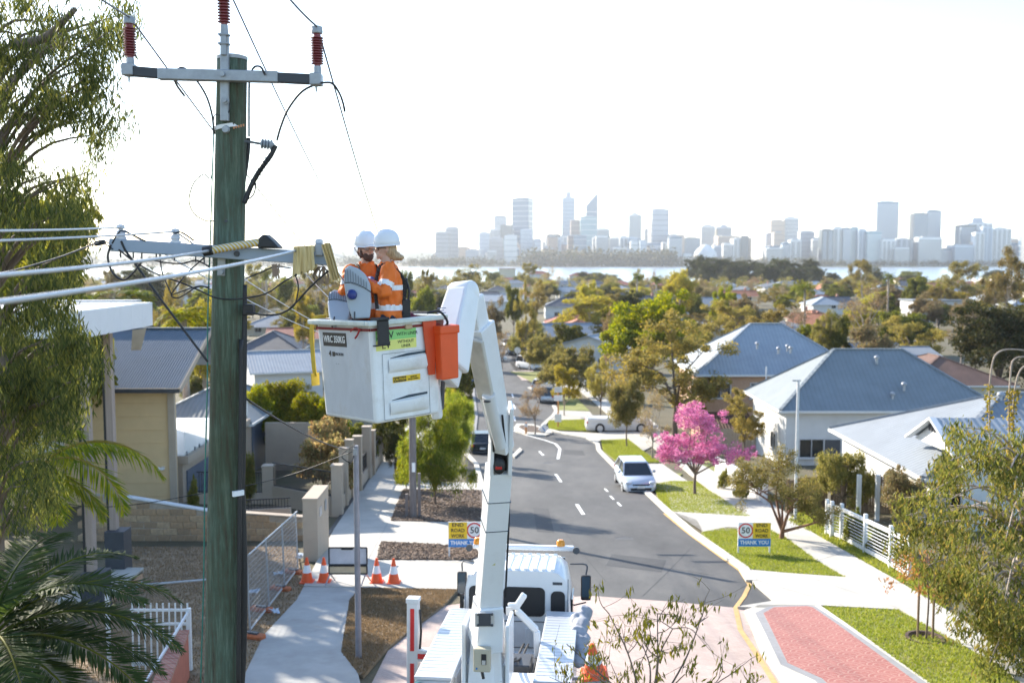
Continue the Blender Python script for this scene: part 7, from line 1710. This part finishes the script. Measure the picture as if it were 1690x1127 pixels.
    hm_ = MB()
    if female: hm_.ball(hp((0, .035, 1.635)), (.082, .078, .095), 14, 10, HR); hm_.ball(hp((0, .09, 1.575)), (.055, .06, .055), 12, 8, HR); hm_.ball(hp((0, .135, 1.56)), (.045, .055, .036), 12, 8, HR)
    else: hm_.ball(hp((0, -.06, 1.572)), (.062, .057, .056), 14, 10, HR); hm_.ball(hp((0, -.095, 1.55)), (.04, .03, .04), 12, 8, HR); hm_.ball(hp((0, .04, 1.63)), (.079, .07, .085), 14, 10, HR); [hm_.ball(hp((s * .07, -.015, 1.60)), (.016, .035, .05), 8, 6, HR) for s in (-1, 1)]
    hh = remesh(hm_, .0075, 1, .008, 30); hh.materials.append(HAIRB if female else HAIRD); link('hair' if female else 'beard_and_hair', hh, t)
    for (S, e, w), (d, n), mt in zip(arms, hands, gl):
        if not mt: continue
        q = MB(); d_ = Vector(d).normalized(); hand(q, w, d, n)
        for v in q.v: v += (v - (w + d_ * .06)) * .14
        q.tube([w + d_ * .03, w, w.lerp(e, .22), w.lerp(e, .52)], [.042, .046, .058, .066], 14); q.ball(w + d_ * .05, (.055, .055, .045), 10, 8)
        gm = remesh(q, .0085, 3, .005, 16); gm.materials.append(mt); link('glove', gm, t)
    q = MB()
    for s in (-1, 1): c = curve_pts([(s * .12, -.13, 1.0), (s * .11, -.135 - lean * .5, 1.25), (s * .105, -.06 - lean, 1.47), (s * .10, .09 - lean, 1.43), (s * .07, .165, 1.3), (s * .05, .165, 1.1), (s * .1, .15, .95)], 5); [q.bar(a, b_, .04, .012, up=(1, 0, .01)) for a, b_ in zip(c, c[1:])]
    q.box((0, .18, 1.27), (.12, .05, .12)); q.box((0, .185, 1.0), (.2, .09, .2)); q.tube(curve_pts([(.05, .18, 1.33), (.06, .22, 1.2), (.08, .2, 1.05)], 4), .014, 7); q.build('harness', BLACK, t, bevel=.006)
    return t
RUB = mat('red_rubber_glove', (.55, .11, .07), .5, var=.06); BLG = mat('blue_glove', (.05, .16, .45), .6)
fz = P(640, 378, 10.95).z - 1.868
person('worker with blonde hair in orange shirt and white helmet, seen in profile', (P(641, 400, 10.92).x, 10.92, fz), R(-82), True, ((.30, -.05, 1.18), (.19, -.24, 1.30)), ((-.26, -.13, 1.16), (-.06, -.32, 1.33)), (((-.25, -.9, .35), (-.6, 0, -.3)), ((.4, -.9, .2), (.4, 0, -.4))), lean=.02, gl=(RUB, RUB))
fz = P(607, 381, 11.35).z - 1.862
person('bearded worker in orange shirt and white helmet facing the other worker', (P(604, 400, 11.3).x, 11.3, fz), R(25), False, ((.29, -.10, 1.17), (.12, -.30, 1.24)), ((-.27, -.06, 1.18), (-.12, -.28, 1.28)), (((-.2, -.9, .4), (-.6, 0, -.3)), ((.3, -.9, .3), (.5, 0, -.3))), headturn=R(12), gl=(BLG, BLG))

# ---------------------------------------------------------------- the power pole
PM, pt_, pb = nt('green_treated_pole')
n1 = noisetex(pt_, 5, 7, .75, stretch=(5, 5, .35)); r1 = ramp(pt_, [(.30, (.025, .025, .018)), (.40, (.09, .085, .06)), (.50, (.08, .115, .085)), (.62, (.14, .185, .145)), (.76, (.25, .26, .20))])
pt_.links.new(n1.outputs[0], r1.inputs[0]); n3 = noisetex(pt_, 1.1, 4, .6); r3 = ramp(pt_, [(.35, (.75, .7, .55)), (.65, (1.1, 1.15, 1.1))]); pt_.links.new(n3.outputs[0], r3.inputs[0])
mx = N(pt_, 'ShaderNodeMix', data_type='RGBA', blend_type='MULTIPLY'); mx.inputs[0].default_value = 1; pt_.links.new(r1.outputs[0], mx.inputs[6]); pt_.links.new(r3.outputs[0], mx.inputs[7])
pt_.links.new(mx.outputs[2], pb.inputs['Base Color']); pb.inputs['Roughness'].default_value = .85; addbump(pt_, pb, n1.outputs[0], 1.0, .03)
top, mid = P(383, 97, 9.6), P(366, 1127, 9.6); bot = mid + (mid - top) * ((mid.z - Z(9.6) + .3) / (top.z - mid.z))
up_ = thing('power_pole', 'green stained timber power pole with two cross arms in the left foreground', 'power pole', (bot.x, bot.y, Z(9.6)))
def U(px, py, d=9.6): return P(px, py, d) - up_.location
rgp = random.Random(3); m = MB(); nseg, nr = 60, 28
for j in range(nseg + 1):
    u = j / nseg; c = bot.lerp(top, u) - up_.location; r = .19 + (.138 - .19) * u
    for q in range(nr):
        a = 6.2832 * q / nr; k = r * (1 + .025 * mnoise.noise((math.cos(a) * 3, math.sin(a) * 3, u * 5)) + .012 * mnoise.noise((math.cos(a) * 9, math.sin(a) * 9, u * 3))); m.v.append(c + Vector((math.cos(a) * k, math.sin(a) * k, 0)))
for j in range(nseg):
    for q in range(nr): a = j * nr + q; b = j * nr + (q + 1) % nr; m.f.append([a, b, b + nr, a + nr]); m.m.append(0)
m.f.append([nseg * nr + q for q in range(nr)]); m.m.append(0); m.build('shaft', PM, up_, smooth='all')
MB().lathe([(.143, 0), (.145, .03), (.1, .045)], 24, Matrix.Translation(U(383, 97) + Vector((0, 0, -.015)))).build('pole_cap', GALV, up_)
d1 = 9.38
ARMB = mat('arm_black_cover', (.035, .04, .05), .5); LVM = mat('arm_blue_grey', (.30, .36, .44), .5, var=.06, scale=3)
ha = MB().bar(U(262, 123, d1), U(460, 128, d1), .10, .10).build('high_cross_arm', GALV, up_, bevel=.006)
for a, b in (((216, 118), (262, 122)), ((460, 129), (520, 132))): MB().bar(U(*a, d1), U(*b, d1), .088, .088).build('arm_sleeve', ARMB, ha, bevel=.004)
for px, py in ((213, 116), (522, 132)): MB().box(U(px, py, d1), (.105, .13, .11)).build('arm_end', GALV, ha, bevel=.008); MB().tube([U(px, py + 8, d1), U(px, py + 20, d1)], [.012, .009], 8).build('end_bolt', GALV, ha)
bp_ = MB().bar(U(371, 200, 9.42), U(371, 60, 9.42), .075, .05, up=(0, 1, 0)); bp_.bar(U(370, 92, 9.40), U(370, 45, 9.40), .05, .06, up=(0, 1, 0)); bp_.box(U(370, 58, 9.4), (.10, .08, .02)); bp_.box(U(370, 73, 9.4), (.10, .08, .02)); bp_.build('top_bracket', GALV, up_, bevel=.005)
for px, py in ((368, 123), (371, 166)): MB().lathe([(.036, -.02), (.036, .0), (.022, .0), (.022, .03)], 12, Matrix.Translation(U(px, py, 9.33)) @ RY).build('bolt', GALV, up_)
RED = mat('insulator_red', (.22, .035, .04), .35, var=.06)
def insul(px, pyt, pyb, d):
    a, b = U(px, pyb, d), U(px, pyt, d); L = (b - a).length; ns = 11; pr = [(.030, 0)]
    for k in range(ns): z = L * (.06 + .86 * k / ns); pr += [(.030, z), (.058, z + .004), (.058, z + .010), (.032, z + .02)]
    pr += [(.03, L)]
    i = MB().lathe(pr, 20, Matrix.Translation(a)).build('insulator', RED, up_, smooth=True)
    MB().lathe([(.038, -.10), (.034, 0)], 14, Matrix.Translation(a)).build('insulator_foot', GALV, i, smooth=True)
    c = MB(); c.lathe([(.05, L), (.055, L + .02), (.05, L + .035), (.052, L + .06), (.03, L + .07)], 16, Matrix.Translation(a)); c.build('insulator_cap', GALV, i, smooth=True); return b + Vector((0, 0, .06))
i1 = insul(215, 40, 96, d1); i2 = insul(370, -22, 42, 9.4); i3 = insul(524, 56, 110, d1)
# label strip, earth strap
m = MB(); m.lathe([(.1465, -.018), (.1475, -.018), (.1475, .018), (.1465, .018)], 26, Matrix.Translation(U(379, 211)) @ Matrix.Rotation(R(-9), 4, 'Y') @ Matrix.Diagonal((1.0, 1.02, 1, 1))); m.build('label_strip', SIGNW, up_); MB().lathe([(.038, 0), (.03, .03)], 14, Matrix.Translation(U(373, 214, 9.44)) @ RY).build('strip_disc', GALV, up_)
for k in range(5): MB().box(U(386 + 4 * k, 211 - k, 9.43), (.012, .01, .022)).build('strip_mark', mat('mark_orange', (.6, .25, .1), .6), up_)
lv = MB().bar(U(183, 404, 9.36), U(545, 428, 9.36), .115, .118).build('low_cross_arm', LVM, up_, bevel=.008)
MB().bar(U(366, 416, 9.42), U(365, 455, 9.42), .07, .02, up=(0, 1, 0)).build('arm_strap', GALV, lv); MB().lathe([(.03, 0), (.026, .03)], 6, Matrix.Translation(U(365, 449, 9.4)) @ RY).build('strap_bolt', GALV, lv); MB().lathe([(.028, 0), (.024, .025)], 12, Matrix.Translation(U(391, 419, 9.3)) @ RY).build('arm_bolt', DKGREY, lv)
PORC = mat('porcelain', (.62, .62, .64), .3)
def pin(px, py):
    a = U(px, py + 16, 9.36); i = MB().lathe([(.012, -.06), (.012, .02), (.05, .03), (.05, .05), (.034, .06), (.044, .075), (.04, .1), (.02, .12), (.04, .13), (.036, .16), (.01, .17)], 16, Matrix.Translation(a)).build('pin_insulator', PORC, lv, smooth=True); return a + Vector((0, 0, .13))
pin(200, 384); pin(290, 391); pin(527, 408)
for px in (199, 220, 234, 258, 264, 288, 323, 337): MB().tube([U(px, 412 + (px - 183) * .066, 9.36), U(px, 424 + (px - 183) * .066, 9.36)], .007, 6).build('pin_bolt', DKGREY, lv)
# standoff insulator and cable terminations
m = MB().bar(U(404, 233, 9.5), U(432, 238, 9.5), .022, .022).build('standoff_arm', DKGREY, up_); a = U(430, 237, 9.5); d_ = (U(452, 240, 9.5) - a).normalized(); Mq = Matrix.Translation(a) @ d_.to_track_quat('Z', 'Y').to_matrix().to_4x4(); pr = [(.02, 0)]
for k in range(4): pr += [(.024, .008 + .028 * k), (.047, .012 + .028 * k), (.047, .022 + .028 * k), (.024, .028 + .028 * k)]
MB().lathe(pr + [(.02, .13)], 16, Mq).build('standoff_insulator', mat('grey_polymer', (.30, .33, .36), .5), m, smooth=True)
def cable(name, pts, r, mt=BLACK, d=9.5, par=up_, n=6):
    q = [U(*(p if len(p) == 3 else (*p, d))) for p in pts]; c = curve_pts(q, 8); return MB().tube(c, r, n).build(name, mt, par, smooth='all')
tm_ = cable('cable_termination', [(455, 240), (446, 258), (430, 280), (415, 306), (403, 336)], .024, d=9.5, n=10)
for k in range(6):
    u = .25 + .09 * k; p = U(455, 240, 9.5).lerp(U(415, 306, 9.5), u + .1); MB().lathe([(.025, -.004), (.045, 0), (.025, .006)], 14, Matrix.Translation(p) @ Matrix.Rotation(R(35), 4, 'Y')).build('shed', BLACK, tm_)
t2 = cable('cable_termination', [(410, 228, 9.75), (409, 250, 9.75), (406, 275, 9.75), (402, 300, 9.75)], .022, d=9.75, n=10)
for pts, r in (([(286, 128), (292, 116), (304, 113), (322, 130), (340, 158), (350, 190), (353, 222)], .010), ([(411, 226, 9.7), (411, 170, 9.7), (412, 130, 9.6), (419, 112, 9.4), (430, 111, 9.3), (438, 124, 9.3)], .010), ([(524, 138), (498, 152), (476, 180), (464, 208), (457, 232)], .011), ([(530, 137, 9.3), (548, 138, 9.4), (560, 154, 9.6), (566, 170, 9.8), (569, 184, 9.9)], .011),
   ([(351, 282), (347, 295), (336, 288), (320, 302), (312, 330), (320, 352), (338, 364), (352, 365)], .006), ([(408, 330), (418, 322), (422, 305), (417, 296)], .007), ([(352, 205, 9.45), (355, 190, 9.45), (370, 192, 9.42), (378, 184, 9.4), (379, 170, 9.4)], .005), ([(286, 128, 9.4), (293, 143, 9.7), (304, 158, 10.0)], .012)): cable('jumper', pts, r)
cable('earth_wire', [(353, 215, 9.5), (350, 300, 9.48), (347, 400, 9.48), (343, 520, 9.46), (342, 640, 9.45), (338, 800, 9.45), (336, 960, 9.45), (331, 1130, 9.45)], .007, mat('green_earth', (.03, .16, .12), .5))
cable('cable_bundle', [(402, 470, 9.62), (402, 560, 9.6), (401, 660, 9.58), (400, 760, 9.56), (399, 800, 9.55), (401, 860, 9.55), (403, 950, 9.54), (402, 1050, 9.54), (398, 1140, 9.54), (392, 1300, 9.5)], .034, n=12); cable('cable_bundle', [(398, 560, 9.5), (397, 700, 9.46), (395, 900, 9.44), (393, 1140, 9.42)], .02, n=10)
MB().bar(U(384, 815, 9.38), U(402, 812, 9.45), .05, .03, up=(0, 1, 0)).build('bundle_clip', SIGNW, up_)
MB().box(U(411, 511, 9.5), (.10, .10, .105)).build('junction_box', INK, up_, bevel=.008); MB().lathe([(.012, 0), (.012, .03)], 8, Matrix.Translation(U(374, 365, 9.42)) @ RY).build('bolt', DKGREY, up_)
for pts, r in (([(183, 404), (178, 425), (186, 450), (204, 462), (220, 450), (234, 432)], .010), ([(200, 398), (208, 415), (222, 434), (255, 480), (300, 540), (343, 597)], .011), ([(196, 412), (222, 432), (258, 452), (300, 467), (330, 480), (352, 490), (375, 494, 9.42), (404, 492), (440, 484), (470, 464), (514, 440)], .008), ([(245, 427), (270, 433), (300, 435), (322, 430), (334, 434), (346, 441)], .008), ([(264, 420), (268, 450), (283, 486)], .006), ([(337, 425), (310, 450), (290, 475), (283, 488), (296, 491), (325, 474), (346, 474)], .007), ([(283, 487), (300, 481), (330, 472), (348, 478)], .006),
   ([(406, 515), (440, 520), (468, 516), (490, 498), (512, 474), (542, 447)], .010), ([(487, 452), (492, 470), (491, 486), (484, 506), (462, 518)], .007), ([(405, 460), (430, 450), (455, 440), (480, 443)], .007), ([(185, 402), (195, 385), (205, 382), (240, 398)], .007), ([(288, 385), (300, 384), (320, 397)], .008)): cable('service_loop', pts, r, d=9.3)
# insulating covers on the low cross arm
hs = MB(); c = curve_pts([U(345, 414, 9.15), U(390, 406, 9.2), U(440, 398, 9.25)], 12)
HOSE, ht_, hb2 = nt('striped_hose'); tcx = N(ht_, 'ShaderNodeTexCoord'); wv = N(ht_, 'ShaderNodeTexWave', bands_direction='DIAGONAL'); wv.inputs['Scale'].default_value = 14; ht_.links.new(tcx.outputs['Object'], wv.inputs[0]); rw = ramp(ht_, [(0, (.55, .36, .06)), (.55, (.50, .33, .06)), (.6, (.62, .60, .55)), (1, (.05, .05, .05))], 'CONSTANT'); ht_.links.new(wv.outputs[1], rw.inputs[0]); ht_.links.new(rw.outputs[0], hb2.inputs['Base Color'])
hs.tube(c, .036, 12); hs.build('insulating_hose', HOSE, up_, smooth='all'); MB().lathe([(.02, -.05), (.045, -.04), (.045, .04), (.03, .05)], 14, Matrix.Translation(U(343, 414, 9.15)) @ Matrix.Rotation(R(80), 4, 'Y')).build('hose_end', BLACK, up_, smooth=True)
m = MB(); q = [(428, 410), (430, 394), (440, 386), (452, 396), (465, 410)]; m.prism([(U(x, y, 9.3).x, U(x, y, 9.3).z) for x, y in q], -(9.4 - up_.location.y), -(9.2 - up_.location.y), RY); m.build('insulator_hood', BLACK, up_, bevel=.015)
BLK = mat('yellow_insulating_sheet', (.66, .52, .26), .6, var=.15, scale=10, stretch=(3, 3, .5))
def drape(pts, d, depth, seed):
    rd_ = random.Random(seed); (x0, y0_), (x1, y1_), (x2, y2_), (x3, y3_) = pts; m = MB(); n, k = 12, 9
    for i in range(n + 1):
        for j in range(k + 1):
            u, v = i / n, j / k; x = (x0 + (x1 - x0) * u) * (1 - v) + (x3 + (x2 - x3) * u) * v; y = (y0_ + (y1_ - y0_) * u) * (1 - v) + (y3_ + (y2_ - y3_) * u) * v
            m.v.append(U(x, y + 3 * v * math.sin(i * 1.9 + seed), d + .02 * math.sin(u * 17 + seed) * v + .012 * math.sin(u * 31)))
    for i in range(n):
        for j in range(k): a = i * (k + 1) + j; m.f.append([a, a + 1, a + k + 2, a + k + 1]); m.m.append(0)
    nv = len(m.v); m.v += [v + Vector((0, depth, 0)) for v in m.v]; m.f += [[q + nv for q in f][::-1] for f in list(m.f)]; m.m += [0] * (len(m.f) - len(m.m)); return m
for pts, d, s in (([(485, 407), (517, 405), (520, 444), (482, 456)], 9.2, 1), ([(530, 404), (541, 400), (558, 460), (548, 464)], 9.15, 2)): drape(pts, d, .12, s).build('insulating_sheet', BLK, up_, smooth=True)
m = MB(); rg = random.Random(4)
for k in range(14): a = U(530 + rg.uniform(-6, 6), 440, 9.3); m.tube(curve_pts([a, a + Vector((rg.uniform(-.06, .06), 0, -.08)), a + Vector((rg.uniform(-.05, .05), 0, -.16))], 3), .007, 5)
m.build('tied_ends', mat('frayed_cloth', (.30, .22, .16), .9), up_); MB().box(U(527, 412, 9.3), (.07, .08, .12)).build('clamp', GALV, up_, bevel=.01); m = MB()
for k in range(8): a = U(455 + rg.uniform(-6, 6), 436, 9.3); m.tube([a, a + Vector((rg.uniform(-.03, .03), 0, rg.uniform(-.14, -.06)))], .008, 5)
m.build('tied_ends', mat('frayed_cloth', (.30, .22, .16), .9), up_)
def wire(label, pts, r, mt=WIREC, sag=0, name='power_line', n=6, res=26, group=None):
    p = [P(*q) if not isinstance(q, Vector) else q for q in pts]
    if len(p) == 2: a, b = p; c = [a.lerp(b, k / res) - Vector((0, 0, sag * 4 * (k / res) * (1 - k / res))) for k in range(res + 1)]
    else: c = curve_pts(p, 10)
    o = MB(); org = c[0].copy(); o.tube([q - org for q in c], r, n); o = o.build(name, mt, None, smooth='all'); o.location = org; tag(o, label, 'power line', group); return o
wi = lambda v: v + up_.location
for i, (a, back, far, nm) in enumerate(((wi(i1), (-150, -260, 4.2), (655, 512, 45.5), 'left'), (wi(i2), (300, -330, 5), (672, 503, 45.5), 'middle'), (wi(i3), (390, -120, 6.5), (690, 512, 45.5), 'right'))):
    wire('thin high power line leaving the %s red insulator toward the next pole' % nm, (a, far), .009, DKGREY, .9); wire('thin high power line reaching the %s red insulator from above' % nm, (P(*back), a), .009, DKGREY, .05)
for p, lb in (((569, 186, 9.95), 'right'), ((306, 162, 10.05), 'left')): pass
wire('upper grey low voltage line from the left edge to the first pin insulator', ((-90, 381, 5.0), (200, 375, 9.36)), .0085, sag=.01); wire('second grey low voltage line to the pin insulator by the pole', ((-90, 400, 5.2), (290, 382, 9.36)), .0085, sag=.01)
wire('thick grey low voltage line ending in the striped hose', ((-90, 461, 4.0), (345, 414, 9.15)), .0125, sag=.02); wire('thickest grey low voltage line passing in front of the pole', ((-90, 510, 3.4), (487, 414, 9.2)), .0125, sag=.03)
wire('black service cable from the gum tree to the cross arm end', ((-60, 460, 6.5), (20, 447, 7.2), (100, 424, 8.2), (165, 400, 9.3), (185, 404, 9.33)), .007, BLACK); MB().box(P(165, 400, 9.3), (.10, .04, .045)) if 0 else None
k_ = thing('cable_clamp', 'small black cable clamp on the service cable left of the cross arm', 'clamp', P(165, 401, 9.3)); MB().box((0, 0, 0), (.10, .045, .045), Matrix.Rotation(R(-12), 3, 'Y')).build('clamp_body', BLACK, k_, bevel=.008); MB().tube([(.05, 0, -.01), (.12, 0, -.06)], .006, 6).build('clamp_tail', BLACK, k_)
for a, f, lb in (((205, 380, 9.4), (664, 548, 45.5), 'far low voltage line from the first pin insulator to the next pole'), ((295, 386, 9.4), (672, 548, 45.5), 'far low voltage line from the second pin insulator to the next pole'), ((470, 416, 9.4), (690, 548, 45.5), 'far low voltage line from below the yellow sheet to the next pole'), ((540, 424, 9.4), (698, 548, 45.5), 'far low voltage line from the right cross arm end to the next pole')): wire(lb, (a, f), .0075, sag=.75)
wire('black service cable from the power pole down to the grey steel pole', ((402, 655, 9.7), (583, 742, 20.9)), .011, BLACK, .12); wire('thin black cable crossing in front of the limestone wall', ((-40, 790, 22), (150, 836, 22.5), (345, 812, 23), (470, 786, 23), (582, 745, 20.9)), .010, BLACK)
ca = thing('pole_crossarm', 'far timber pole cross arms mostly hidden behind the bucket', 'cross arm', P(681, 527, 45.4)); MB().box((0, 0, .3), (1.3, .12, .12)).build('arm', POLEW, ca); MB().box((0, 0, -.55), (1.2, .12, .12)).build('arm', POLEW, ca)

# ---------------------------------------------------------------- air
HZ = bpy.data.materials.new('haze_air'); HZ.use_nodes = True; ht2 = HZ.node_tree; ht2.nodes.remove(ht2.nodes['Principled BSDF']); pv = N(ht2, 'ShaderNodeVolumePrincipled')
pv.inputs['Color'].default_value = (.90, .94, 1.0, 1); pv.inputs['Density'].default_value = .00008; pv.inputs['Anisotropy'].default_value = .35
ht2.links.new(pv.outputs[0], ht2.nodes['Material Output'].inputs['Volume'])
hz = MB().box((0, 4400, 143), (19600, 9600, 296)).build('haze', HZ); tag(hz, kind='stuff')
